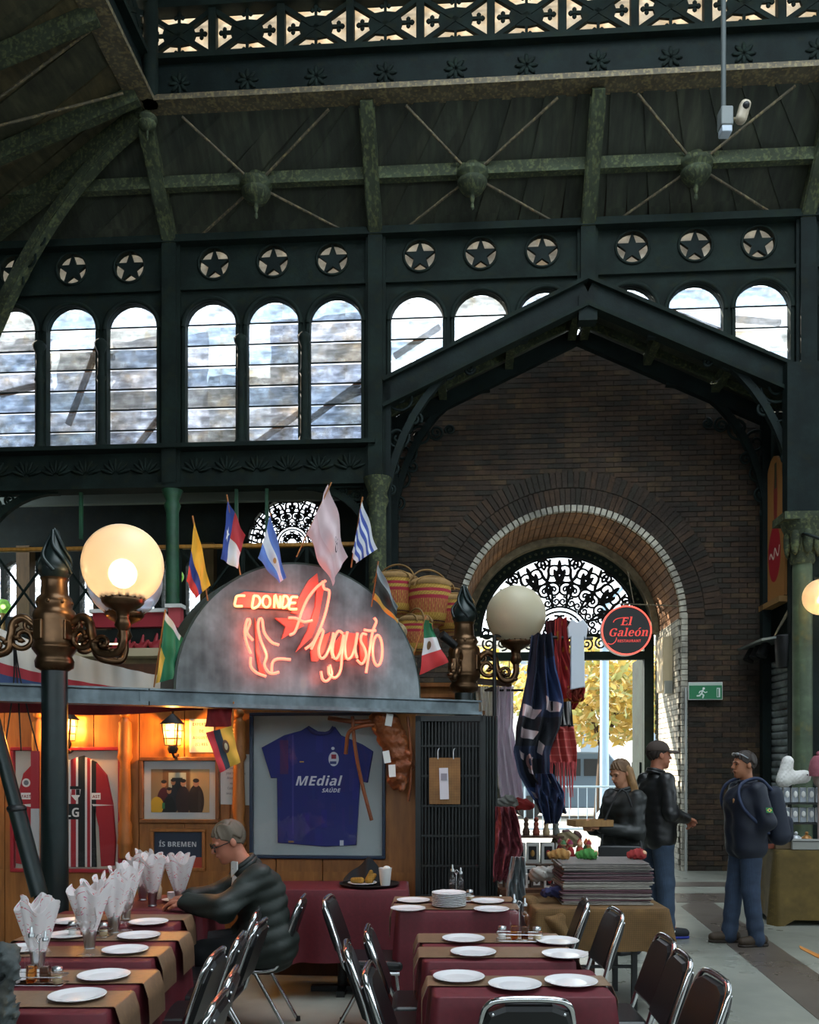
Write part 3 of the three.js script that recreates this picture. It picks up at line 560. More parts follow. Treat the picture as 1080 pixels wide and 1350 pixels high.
// fan light: iron scrolls in a half round frame
function fan(b, cx, cy, z, R, t) {
  const ring_ = (r, a0 = 0, a1 = PI) => b.tube(Array.from({ length: 25 }, (_, i) => { const a = a0 + (a1 - a0) * i / 24; return v(cx + r * Math.cos(a), cy + r * Math.sin(a), z); }), t, 60, 5);
  ring_(R * 0.99); ring_(R * 0.36); ring_(R * 0.3);
  const n = 7;
  for (let k = 0; k < n; k++) {
    const a = (k + 0.5) / n * PI, c = (r, d) => [cx + r * Math.cos(a + d), cy + r * Math.sin(a + d)];
    for (const s of [-1, 1]) {
      let [x, y] = c(R * 0.8, s * 0.1); scroll(b, x, y, z, R * 0.15, 1.5, a + s * 1.6, s, t);
      [x, y] = c(R * 0.58, s * 0.13); scroll(b, x, y, z, R * 0.105, 1.8, a + PI - s * 1.2, -s, t);
      [x, y] = c(R * 0.43, s * 0.1); scroll(b, x, y, z, R * 0.06, 1.5, a, s, t * 0.9);
      [x, y] = c(R * 0.92, s * 0.19); scroll(b, x, y, z, R * 0.07, 1.4, a + PI, -s, t);
      const [p, q] = c(R * 0.36, s * 0.2), [p2, q2] = c(R * 0.6, s * 0.26), [p3, q3] = c(R * 0.97, s * 0.12); b.tube([v(p, q, z), v(p2, q2, z), v(p3, q3, z)], t * 1.1, 16, 5);
      const [l, m] = c(R * 0.74, s * 0.045); b.add(new THREE.SphereGeometry(1, 8, 5), RT(l, m, z, 0, 0, a + s * 0.35).multiply(new THREE.Matrix4().makeScale(R * 0.11, R * 0.035, 0.015)));
    }
    const [x, y] = c(R * 0.86, 0); b.add(new THREE.SphereGeometry(1, 8, 5), RT(x, y, z, 0, 0, a).multiply(new THREE.Matrix4().makeScale(R * 0.1, R * 0.03, 0.015)));
  }
  for (let k = 0; k < 4; k++) { const a = (k + 0.5) / 4 * PI; for (const s of [-1, 1]) scroll(b, cx + R * 0.17 * Math.cos(a + s * 0.2), cy + R * 0.17 * Math.sin(a + s * 0.2), z, R * 0.085, 1.5, a, s, t); }
}
const door = hallStruct('door_1', 'tall iron street door frame with a scrolled half round fanlight');
{
  const z = -ZD + 0.05, R = AR - 0.3, fr = mb(), pts = [];
  for (let i = 0; i <= 24; i++) { const a = i / 24 * PI; pts.push([AX + (AR - 0.14) * Math.cos(a), AY + (AR - 0.14) * Math.sin(a)]); }
  for (let i = 24; i >= 0; i--) { const a = i / 24 * PI; pts.push([AX + R * Math.cos(a), AY + R * Math.sin(a)]); }
  mb().prism(pts, 0.12, T(0, 0, z - 0.06)).build('arched_frame', M.iron, door);
  const st = mb(); for (let k = 1; k < 44; k++) { const a = k / 44 * PI; st.ball(AX + (R + 0.08) * Math.cos(a), AY + (R + 0.08) * Math.sin(a), z + 0.065, 0.025, 1, 1, 0.7, 6); } st.build('studs', M.ironWorn, door);
  const f = mb(); fan(f, AX, AY - 0.0, z, R, 0.021); f.build('scrollwork', M.blackMatte, door);
  const yT = hp(780, 860, ZD)[1];
  const lo = mb(); for (let x = AX - R + 0.15; x < AX + R; x += 0.24) scroll(lo, x, (AY + yT) / 2, z, 0.11, 1.6, x * 9, 1, 0.016); lo.build('lower_scrollwork', M.blackMatte, door);
  mb().box(AX, yT - 0.07, z, 2 * AR - 0.2, 0.14, 0.14).box(AX, AY, z, 2 * R, 0.05, 0.06).build('transom', M.iron, door);
  for (const s of [-1, 1]) mb().box(AX + s * (AR - 0.16), AY / 2, z, 0.16, AY, 0.16).build('post', M.iron, door);
  for (const s of [-1, 1]) mb().box(AX + s * (AR - 0.2), yT / 2, z - 0.62, 0.07, yT - 0.15, 1.0).box(AX + s * (AR - 0.25), 1.2, z - 0.62, 0.04, 0.9, 0.8).build('open_leaf', M.iron, door);
}
// ---- gallery behind the left bays
const gal = hallStruct('wall_gallery', 'dark upper gallery with white louvred windows');
{
  const dark = mat(0x1d2521, 0.9, 0, { map: tIron }), zb = -14.5, yc = ySill - 0.42, xa = XL - 2.6, xb = X2 - 0.1, tan = mat(0x6b5436, 0.7, 0, { map: tWood });
  const wins = []; for (const px of [-12, 18, 48, 78, 118, 150, 190, 226, 258]) wins.push(hx(px, 14.5));
  const yw0 = hp(100, 812, 14.5)[1], yw1 = hp(100, 738, 14.5)[1], fx = hx(385, 14.5), fy = hp(385, 716, 14.5)[1], fR = 0.75;
  const holes = wins.map((x) => archPts(x, 0.165, yw1 - 0.165, yw0).reverse());
  const half = []; for (let i = 0; i <= 20; i++) { const a = i / 20 * PI; half.push([fx + fR * Math.cos(a), fy + fR * Math.sin(a)]); } holes.push(half.reverse());
  mb().prism([[xa, 0], [xb, 0], [xb, yc + 0.4], [xa, yc + 0.4]], 0.2, T(0, 0, zb - 0.2), holes).build('panel', dark, gal);
  for (const x of wins) { const w = new THREE.Group(); w.name = 'window'; gal.add(w); for (let k = 0; k < 7; k++) mb().box(x, yw0 + (k + 0.5) / 7 * (yw1 - yw0), zb - 0.1, 0.34, (yw1 - yw0) / 7 * 0.92, 0.008, -0.5).build('slat', M.pane[0], w); }
  const f = mb(); fan(f, fx, fy, zb - 0.02, fR, 0.014); f.build('fanlight_scrollwork', M.blackMatte, gal);
  mb().box((xa + xb) / 2, yc + 0.3, -(ZF + 14.5) / 2, xb - xa, 0.1, 14.5 - ZF).build('soffit', dark, gal);
  const yF = hp(200, 838, 13.3)[1];
  mb().box((xa + xb) / 2, yF - 0.1, -(ZF + 14.5) / 2, xb - xa, 0.2, 14.5 - ZF).build('gallery_floor', dark, gal);
  mb().box(xa - 0.1, 3, -13.6, 0.2, 6, 2.0).build('end_panel', dark, gal);
  mb().box(xb + 0.02, 3, -13.6, 0.1, 6, 1.8).build('end_panel', dark, gal);
  mb().box((xa + xb) / 2, yBeamB + 0.12, -13.6, xb - xa, 0.14, 0.1).build('lintel', mat(0x8a948c, 0.7), gal);
  for (const x of [hx(34, 14.3), hx(135, 14.3), hx(275, 14.3)]) mb().box(x, yF + 0.8, -14.3, 0.22, 1.6, 0.2).build('pier', tan, gal);
  // railing
  const yR = hp(200, 722, 13.0)[1], zr = -13.0, rail = hallStruct('trim_3', 'yellow wooden handrail over crossed iron gallery balustrade');
  mb().rbox((xa + xb) / 2, yR, zr, xb - xa, 0.06, 0.09, 0.02).build('handrail', mat(0xd09a48, 0.45, 0, { map: tWood }), rail);
  const n = 9, w = (xb - xa) / n;
  for (let k = 0; k <= n; k++) { const x = xa + k * w; mb().box(x, (yR + yF) / 2, zr, 0.05, yR - yF, 0.05).build('post', M.iron, rail); if (k < n) { mb().bar(v(x, yF, zr), v(x + w, yR, zr), 0.03, 0.03, v(0, 0, 1)).build('cross_bar', M.iron, rail); mb().bar(v(x, yR, zr), v(x + w, yF, zr), 0.03, 0.03, v(0, 0, 1)).build('cross_bar', M.iron, rail); } }
}
// ---------------------------------------------------------------- the restaurant booth
const BA = 27.7 * PI / 180, BO = P(70, CY, 5.6).setY(0), cB = Math.cos(BA), sB = Math.sin(BA);
// a pixel on the booth beam's plane z = zo (beam axes: x along the beam, z towards the viewer)
function bl(px, py, zo) {
  const d = v((px - CX) / F, -(py - CY) / F, -1), o = v(0, EYE, 0).sub(BO), n = v(sB, 0, cB);
  const k = (zo - o.dot(n)) / d.dot(n), p = o.addScaledVector(d, k); return v(p.x * cB - p.z * sB, p.y, zo);
}
const YB0 = 2.012, YB1 = 2.12;
{
  const t = thing('galvanised_beam', 'long grey galvanised steel beam carrying the domed neon sign', 'beam', BO, BA);
  const x0 = bl(-60, 915, 0).x, x1 = bl(626, 930, 0).x, xm = bl(192, 915, 0).x;
  for (const [a, b] of [[x0, xm - 0.004], [xm + 0.004, x1]]) mb().box((a + b) / 2, (YB0 + YB1) / 2 + 0.012, 0, b - a, YB1 - YB0 - 0.024, 0.12).box((a + b) / 2, YB0 + 0.012, 0.02, b - a, 0.024, 0.18).box((a + b) / 2, YB1 - 0.006, 0.02, b - a, 0.012, 0.17).build('rail', M.galv, t);
  mb().box(xm, (YB0 + YB1) / 2, 0.062, 0.1, 0.09, 0.01).build('splice_plate', M.galv, t);
}
// ---- domed sign with neon
const domeC = (bl(232, 909, 0.1).x + bl(553, 921, 0.1).x) / 2, domeR = (bl(553, 921, 0.1).x - bl(232, 909, 0.1).x) / 2;
{
  const t = thing('domed_sign', 'half round grey metal sign with red neon lettering on the beam', 'sign', BO, BA);
  const half = (r) => Array.from({ length: 41 }, (_, i) => { const a = i / 40 * PI; return [domeC + r * Math.cos(a), YB1 + r * Math.sin(a)]; });
  const face = mat(0x8e9898, 0.5, 0.15, { map: tGalv });
  mb().prism(half(domeR), 0.02, T(0, 0, 0.08)).build('face', face, t);
  const rim = mb(), h = half(domeR + 0.004); for (let i = 0; i < 40; i++) rim.bar(v(h[i][0], h[i][1], -0.1), v(h[i + 1][0], h[i + 1][1], -0.1), 0.02, 0.39, v(0, 0, 1));
  rim.build('rim', mat(0x31403a, 0.5, 0.2, { map: tIron }), t);
  mb().prism(half(domeR - 0.02), 0.02, T(0, 0, -0.29)).build('back_panel', face, t);
  const Z = (x, y, zo = 0.17) => bl(290 + x / 4.696, 740 + y / 4.696, zo);
  const neon = mat(0xff7a60, 0.4, 0, { emissive: new THREE.Color().setRGB(1, 0.12, 0.07), emissiveIntensity: 0.75 });
  const neonY = mat(0xffb080, 0.4, 0, { emissive: new THREE.Color().setRGB(1, 0.3, 0.1), emissiveIntensity: 0.7 });
  const el = (cx, cy, rx, ry) => Array.from({ length: 13 }, (_, i) => [cx + rx * Math.cos(i / 12 * 2 * PI), cy + ry * Math.sin(i / 12 * 2 * PI)]);
  const word = (name, m, strokes, r = 0.0095, zo = 0.17) => { const b = mb(); for (const s of strokes) b.tube(s.map(([x, y]) => Z(x, y, zo)), r, s.length * 6, 7); return b.build(name, m, t); };
  word('neon_word_donde', neonY, [[[155, 213], [108, 215], [97, 240], [95, 275], [140, 278]], [[210, 213], [200, 285], [228, 283], [246, 262], [248, 238], [235, 216], [210, 213]], el(288, 250, 24, 35), [[336, 288], [340, 214], [346, 216], [364, 284], [370, 282], [374, 214]], [[394, 214], [386, 284], [410, 280], [424, 258], [424, 235], [412, 216], [394, 214]], [[482, 222], [446, 222], [436, 256], [470, 257], [436, 260], [430, 294], [478, 296]]], 0.0085);
  word('neon_word_augusto', neon, [
    [[655, 120], [600, 160], [545, 230], [508, 310], [486, 380], [462, 440], [432, 456]], [[425, 350], [470, 352], [520, 374], [572, 366]], [[638, 120], [645, 168], [676, 182], [670, 250], [645, 350], [610, 440], [575, 505], [530, 542]],
    [[565, 545], [590, 490], [622, 430], [640, 436], [612, 540], [624, 598], [655, 585], [690, 505], [704, 438], [690, 540], [700, 600]], [[762, 448], [735, 432], [708, 480], [698, 560], [716, 606], [745, 560], [768, 450], [756, 560], [748, 670], [716, 720], [676, 700], [672, 650]],
    [[790, 436], [774, 520], [784, 600], [815, 590], [842, 510], [852, 440], [838, 540], [850, 600]], [[908, 452], [882, 450], [872, 490], [896, 540], [904, 590], [880, 635], [848, 610]], [[955, 350], [968, 375], [945, 440], [925, 560], [905, 690]], [[893, 424], [930, 430], [965, 428]], el(976, 552, 30, 94),
    [[625, 680], [636, 730], [664, 740], [692, 700], [680, 640]]]);
  word('neon_figure', neon, [[[192, 572], [168, 510], [155, 440], [165, 375], [178, 356], [186, 385], [168, 440], [205, 490]], [[365, 518], [318, 498], [275, 440], [262, 365], [246, 356], [236, 400], [250, 480], [288, 580], [276, 640], [300, 685], [330, 695], [365, 686]], [[437, 608], [360, 604], [326, 628], [320, 690]], [[190, 592], [192, 650], [225, 688], [285, 712]]]);
  // the red plates behind the tubes
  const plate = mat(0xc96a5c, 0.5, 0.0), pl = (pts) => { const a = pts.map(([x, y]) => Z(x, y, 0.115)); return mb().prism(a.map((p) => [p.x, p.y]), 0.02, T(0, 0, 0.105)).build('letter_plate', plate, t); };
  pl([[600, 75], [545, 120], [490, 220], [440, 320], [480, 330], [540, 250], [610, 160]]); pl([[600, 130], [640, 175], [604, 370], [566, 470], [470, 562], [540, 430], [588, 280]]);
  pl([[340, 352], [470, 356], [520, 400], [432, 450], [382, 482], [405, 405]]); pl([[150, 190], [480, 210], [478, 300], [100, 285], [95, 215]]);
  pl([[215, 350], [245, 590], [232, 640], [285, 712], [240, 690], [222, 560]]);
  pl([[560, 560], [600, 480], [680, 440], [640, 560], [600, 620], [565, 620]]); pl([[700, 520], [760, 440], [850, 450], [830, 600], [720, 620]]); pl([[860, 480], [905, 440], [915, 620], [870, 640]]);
  for (const [x, y] of [[250, 250], [430, 250], [270, 560], [580, 330], [660, 540], [780, 560], [930, 540], [700, 690]]) { const p = Z(x, y), l = new THREE.PointLight(new THREE.Color().setRGB(1, 0.16, 0.1), 0.02); l.position.set(p.x, p.y, 0.22); t.add(l); }
}
// ---- flags
function flag(name, label, corners, tex_, pole, zo = 0.2, wave = 0.014) {       // corners in pixels: A, B, C, D, texture u along AB, v from DC up to AB
  const t = thing(name, label, 'flag', BO, BA, 'small table flags round the neon sign'); delete t.userData.group;
  const [A, B, C, D] = corners.map(([x, y]) => bl(x, y, zo));
  sheet((u, w) => { const p = D.clone().lerp(C, u).lerp(A.clone().lerp(B, u), w); p.z += wave * Math.sin(u * 9 + w * 4) + 0.5 * wave * Math.sin(w * 13); return p; }, 14, 12, 0.002).build('cloth', mat(0xffffff, 0.75, 0, { map: tex_ }), t, true);
  if (pole) mb().rod(bl(...pole[0], zo - 0.012), bl(...pole[1], zo - 0.05), 0.0055, 0.0055, 6).build('stick', M.wood, t);
  return t;
}
const stripes = (cs, ws, extra) => canvas(192, 128, (x, w, h) => { let y = 0; const s = ws.reduce((a, b) => a + b); cs.forEach((c, i) => { x.fillStyle = c; x.fillRect(0, y, w, h * ws[i] / s + 1); y += h * ws[i] / s; }); extra?.(x, w, h); });
const starPath = (x, cx, cy, r) => { x.beginPath(); for (let i = 0; i < 10; i++) { const a = -PI / 2 + i * PI / 5, q = i % 2 ? r * 0.4 : r; x.lineTo(cx + q * Math.cos(a), cy + q * Math.sin(a)); } x.fill(); };
flag('table_flag', 'yellow blue and red striped flag at the left shoulder of the neon sign', [[257, 688], [277, 772], [258, 789], [246, 766]], stripes(['#d9a32e', '#263a80', '#b8302e'], [2, 1, 1]), [[254, 680], [274, 792]]);
flag('table_flag', 'red and white flag with a blue starred canton above the neon sign', [[301, 660], [323, 706], [313, 750], [291, 737]], canvas(192, 128, (x, w, h) => { x.fillStyle = '#a82c34'; x.fillRect(0, 0, w, h); x.fillStyle = '#d8d4d4'; x.fillRect(0, h * 0.5, w, h * 0.5); x.fillRect(0, 0, w * 0.02, h); x.fillStyle = '#28408a'; x.fillRect(0, h * 0.0, w * 0.36, h); x.fillStyle = '#d8d4d4'; x.fillRect(w * 0.36, h * 0.55, w, h); x.fillStyle = '#e8e8e8'; starPath(x, w * 0.2, h * 0.5, 20); }), [[299, 652], [317, 758]]);
flag('table_flag', 'pale blue and white striped flag with a small sun above the neon word', [[357, 679], [377, 762], [368, 769], [340, 736]], stripes(['#5a74b8', '#cfd2da', '#5a78be'], [1, 1, 1], (x, w, h) => { x.fillStyle = '#b08a50'; x.beginPath(); x.arc(w * 0.55, h / 2, 10, 0, 7); x.fill(); }), [[357, 676], [352, 735]]);
flag('pennant_flag', 'large pale pink flag with dark script at the top of the neon sign', [[434, 637], [457, 735], [438, 773], [404, 704]], canvas(256, 192, (x, w, h) => { x.fillStyle = '#c9a8ac'; x.fillRect(0, 0, w, h); x.fillStyle = '#d3bcc0'; x.fillRect(0, 0, w, h * 0.6); x.fillStyle = '#3a2c34'; x.font = 'italic bold 38px serif'; x.save(); x.translate(w * 0.72, h * 0.36); x.rotate(-1.35); x.fillText('Chi', -26, 8); x.font = 'italic 24px serif'; x.fillText('Ca', -14, -22); x.restore(); }), [[437, 636], [391, 734]], 0.24, 0.03);
flag('table_flag', 'blue and white striped flag right of the pink flag', [[478, 661], [497, 724], [469, 743], [464, 728]], stripes(['#cdd0d6', '#3c4f9a', '#cdd0d6', '#3c4f9a', '#cdd0d6', '#3c4f9a', '#cdd0d6', '#3c4f9a', '#cdd0d6'], [1, 1, 1, 1, 1, 1, 1, 1, 1]), [[478, 655], [463, 748]]);
flag('table_flag', 'black flag with gold edge at the right shoulder of the neon sign', [[499, 744], [524, 800], [524, 822], [492, 790]], stripes(['#8a9094', '#2c2a26', '#26221e', '#b98a34'], [1, 1, 1.4, 0.7]), [[499, 740], [490, 800]], 0.19);
flag('table_flag', 'green white and red flag beside the woven baskets', [[561, 816], [568, 822], [591, 873], [553, 890]], stripes(['#1d6a45', '#d4cfd0', '#b02a2c'], [1.1, 1, 1.1], (x, w, h) => { x.fillStyle = '#6b5032'; x.beginPath(); x.ellipse(w * 0.4, h * 0.5, 18, 11, 0, 0, 7); x.fill(); }), [[562, 812], [541, 876]], 0.12);
flag('table_flag', 'green flag with yellow edge hanging left of the neon sign', [[219, 807], [241, 842], [228, 895], [205, 901]], canvas(128, 128, (x, w, h) => { x.fillStyle = '#1f6a48'; x.fillRect(0, 0, w, h); x.fillStyle = '#c9a03c'; x.beginPath(); x.moveTo(0, h * 0.5); x.lineTo(w * 0.35, h * 0.6); x.lineTo(w * 0.2, h); x.lineTo(0, h); x.fill(); x.fillStyle = '#c8c8cc'; x.fillRect(0, 0, w * 0.9, h * 0.1); }), [[218, 804], [203, 906]], 0.09);
flag('table_flag', 'red navy and yellow flag with crest hanging below the beam', [[272, 966], [306, 957], [317, 1005], [290, 1019]], canvas(192, 128, (x, w, h) => { x.fillStyle = '#b52c34'; x.fillRect(0, 0, w * 0.27, h); x.fillStyle = '#26303c'; x.fillRect(w * 0.27, 0, w * 0.25, h); x.fillStyle = '#c49a34'; x.fillRect(w * 0.52, 0, w, h); x.fillStyle = '#5a3a28'; x.beginPath(); x.ellipse(w * 0.56, h * 0.46, 24, 22, 0, 0, 7); x.fill(); x.fillStyle = '#c9b896'; x.beginPath(); x.ellipse(w * 0.56, h * 0.46, 12, 12, 0, 0, 7); x.fill(); }), [[308, 925], [306, 960]], 0.1, 0.01);
{
  const t = mb(); const A = bl(275, 934, 0), B = bl(307, 934, 0), C = bl(307, 958, 0), D = bl(271, 958, 0);
  sheet((u, w) => { const p = D.clone().lerp(C, u).lerp(A.clone().lerp(B, u), w); p.z += 0.02 * Math.sin(u * 10 + w * 3) - 0.02; return p; }, 12, 8, 0.004, t);
  const o = t.build('red_cloth', mat(0x9c1f26, 0.8, 0, { map: tWeave }), null); o.position.copy(BO); o.rotation.y = BA; tag(o, 'crumpled red cloth hanging under the beam above the crested flag', 'cloth');
}
// ---- the wood panelled wall of the booth, in hall axes
const ZW = 7.0;
const wallB = hallStruct('wall_booth', 'warm brown wood panelled booth wall');
{
  const xa = hx(-110, ZW), xb = hx(549, ZW), n = 11, w = (xb - xa) / n;
  for (let k = 0; k < n; k++) mb().rbox(xa + (k + 0.5) * w, 1.17, -ZW - 0.03, w - 0.004, 2.34, 0.06, 0.006).build('panel', M.wood, wallB);
  mb().box((xa + xb) / 2, 2.38, -ZW - 0.02, xb - xa, 0.08, 0.12).build('top_rail', M.woodDark, wallB);
  mb().box((xa + xb) / 2, 0.08, -ZW + 0.01, xb - xa, 0.16, 0.03).build('skirting', M.woodDark, wallB);
  // turned half posts with ball tops, dark spandrels between
  for (const px of [55, 168, 317]) {
    const x = hx(px, ZW), b = mb().lathe([[0.045, 0.9], [0.05, 1.0], [0.06, 1.02], [0.05, 1.1], [0.055, 1.16], [0.04, 1.2], [0.05, 1.3], [0.04, 1.65], [0.06, 1.69], [0.05, 1.73], [0.055, 1.78], [0.05, 1.96], [0.03, 1.98], [0.03, 2.0], [0, 2.0]], x, 0, -ZW + 0.05, 14).build('turned_post', M.wood, wallB);
    mb().ball(x, 2.03, -ZW + 0.05, 0.042, 1, 1, 1, 14).build('ball_top', M.wood, b);
    const sp = []; for (let i = 0; i <= 8; i++) { const a = i / 8 * PI / 2; sp.push([x + 0.05 + 0.24 * (1 - Math.cos(a)) - 0.02, 2.06 + 0.24 * Math.sin(a)]); } sp.push([x - 0.05, 2.32]); for (let i = 8; i >= 0; i--) { const a = i / 8 * PI / 2; sp.push([x - 0.05 - 0.24 * (1 - Math.cos(a)) + 0.02, 2.06 + 0.24 * Math.sin(a)]); }
    mb().prism(sp, 0.02, T(0, 0, -ZW + 0.0)).build('spandrel', M.woodDark, wallB);
  }
}
function onWall(name, label, cat) { const o = thing(name, label, cat); o.rotation.y = -TH; return o; }
const W = (px, py, z = ZW) => hp(px, py, z);
function frame(t, x0, y0, x1, y1, fw, m, z = -ZW, depth = 0.04) {
  for (const [a, b, c, d] of [[x0, y0, x1, y0 + fw], [x0, y1 - fw, x1, y1], [x0, y0 + fw, x0 + fw, y1 - fw], [x1 - fw, y0 + fw, x1, y1 - fw]]) mb().rbox((a + c) / 2, (b + d) / 2, z + depth / 2, c - a, d - b, depth, 0.006).build('frame_bar', m, t);
}
function print(t, name, x0, y0, x1, y1, z, m) { const g = new THREE.PlaneGeometry(x1 - x0, y1 - y0); const b = mb().add(g, T((x0 + x1) / 2, (y0 + y1) / 2, z)); return b.build(name, m, t, true); }
const S2 = (pts, z) => { const a = pts.map(([x, y]) => W(x, y)); return [a, z]; };
function garment(t, name, ptsPx, texture, z, th = 0.012) {    // an outline filled, uv across its box, with a rounded edge
  const a = ptsPx.map(([x, y]) => W(x, y)), xs = a.map((p) => p[0]), ys = a.map((p) => p[1]), x0 = Math.min(...xs), x1 = Math.max(...xs), y0 = Math.min(...ys), y1 = Math.max(...ys);
  const g = new THREE.ExtrudeGeometry(new THREE.Shape(a.map(([x, y]) => new THREE.Vector2(x, y))), { depth: th * 0.5, bevelEnabled: true, bevelSize: 0.004, bevelThickness: th * 0.5, bevelSegments: 2 });
  const p = g.attributes.position, uv = g.attributes.uv; for (let i = 0; i < p.count; i++) uv.setXY(i, (p.getX(i) - x0) / (x1 - x0), (p.getY(i) - y0) / (y1 - y0));
  g.translate(0, 0, z); const o = new THREE.Mesh(g, mat(0xffffff, 0.75, 0, { map: texture })); o.name = name; t.add(o); return o;
}
const paneGlass = pmat(0xffffff, 0.03, 0, { transmission: 1, thickness: 0, ior: 1.5 });
{ // red, white and black striped jersey
  const t = onWall('framed_jersey', 'framed red white and black striped long-sleeved football jersey', 'jersey');
  const [x0, y1] = W(17, 985), [x1, y0] = W(163, 1150); frame(t, x0, y0, x1, y1, 0.028, mat(0x9c1f2c, 0.4), -ZW, 0.05);
  mb().box((x0 + x1) / 2, (y0 + y1) / 2, -ZW + 0.006, x1 - x0 - 0.03, y1 - y0 - 0.03, 0.012).build('backing', mat(0xcfc4b4, 0.8), t);
  const tx = canvas(512, 560, (x, w, h) => {
    x.fillStyle = '#a3222c'; x.fillRect(0, 0, w, h);
    const X = (px) => (px - 22) / (155 - 22) * w;
    for (const [a, b, c] of [[48, 51, '#d8d0cc'], [51, 62, '#a3222c'], [62, 66, '#d8d0cc'], [66, 76, '#15171a'], [76, 79, '#d8d0cc'], [84, 86, '#15171a'], [86, 92, '#15171a'], [92, 96, '#d8d0cc'], [103, 106, '#d8d0cc'], [106, 115, '#15171a'], [115, 118, '#d8d0cc'], [122, 124, '#d8d0cc'], [124, 130, '#15171a']]) { x.fillStyle = c; x.fillRect(X(a), 0, X(b) - X(a), h); }
    x.fillStyle = '#15171a'; x.fillRect(X(76), h * 0.43, X(113) - X(76), h * 0.14); x.fillStyle = '#e4e0dc'; x.font = 'bold 62px sans-serif'; x.fillText('LG', X(88), h * 0.545);
    x.fillStyle = '#d8d0cc'; x.beginPath(); x.moveTo(X(22), h * 0.44); x.lineTo(X(43), h * 0.43); x.lineTo(X(43), h * 0.46); x.fill(); x.beginPath(); x.moveTo(X(155), h * 0.44); x.lineTo(X(124), h * 0.43); x.lineTo(X(126), h * 0.45); x.fill();
    x.fillStyle = '#e6e2dc'; x.fillRect(X(29), h * 0.33, 50, 34); x.fillRect(X(124), h * 0.33, 46, 34); x.fillStyle = '#7a1820'; x.font = 'bold 22px sans-serif'; x.fillText('FAST', X(29.5), h * 0.378); x.fillText('AST', X(125), h * 0.378);
    x.fillStyle = '#d8d4d0'; x.beginPath(); x.arc(X(36), h * 0.24, 22, 0, 7); x.fill(); x.fillStyle = '#6b7078'; x.beginPath(); x.arc(X(36), h * 0.24, 13, 0, 7); x.fill();
    x.fillStyle = '#e6e2dc'; x.beginPath(); x.moveTo(X(95), h * 0.27); x.lineTo(X(110), h * 0.27); x.lineTo(X(108), h * 0.36); x.lineTo(X(102.5), h * 0.4); x.lineTo(X(97), h * 0.36); x.fill(); x.fillStyle = '#a3222c'; x.fillRect(X(97), h * 0.3, X(102) - X(97), h * 0.05); x.fillStyle = '#15171a'; x.fillRect(X(95), h * 0.27, X(110) - X(95), h * 0.028); x.fillRect(X(103), h * 0.3, X(108) - X(103), h * 0.05);
  });
  garment(t, 'jersey', [[84, 999], [94, 1003], [103, 999], [112, 997], [128, 1005], [142, 1022], [150, 1060], [154, 1110], [152, 1140], [136, 1141], [133, 1090], [126, 1060], [128, 1142], [50, 1142], [48, 1100], [46, 1141], [24, 1137], [24, 1085], [24, 1058], [34, 1020], [50, 1003], [66, 998], [76, 1000]], tx, -ZW + 0.014, 0.024);
  print(t, 'glass_pane', x0 + 0.02, y0 + 0.02, x1 - 0.02, y1 - 0.02, -ZW + 0.045, paneGlass);
}
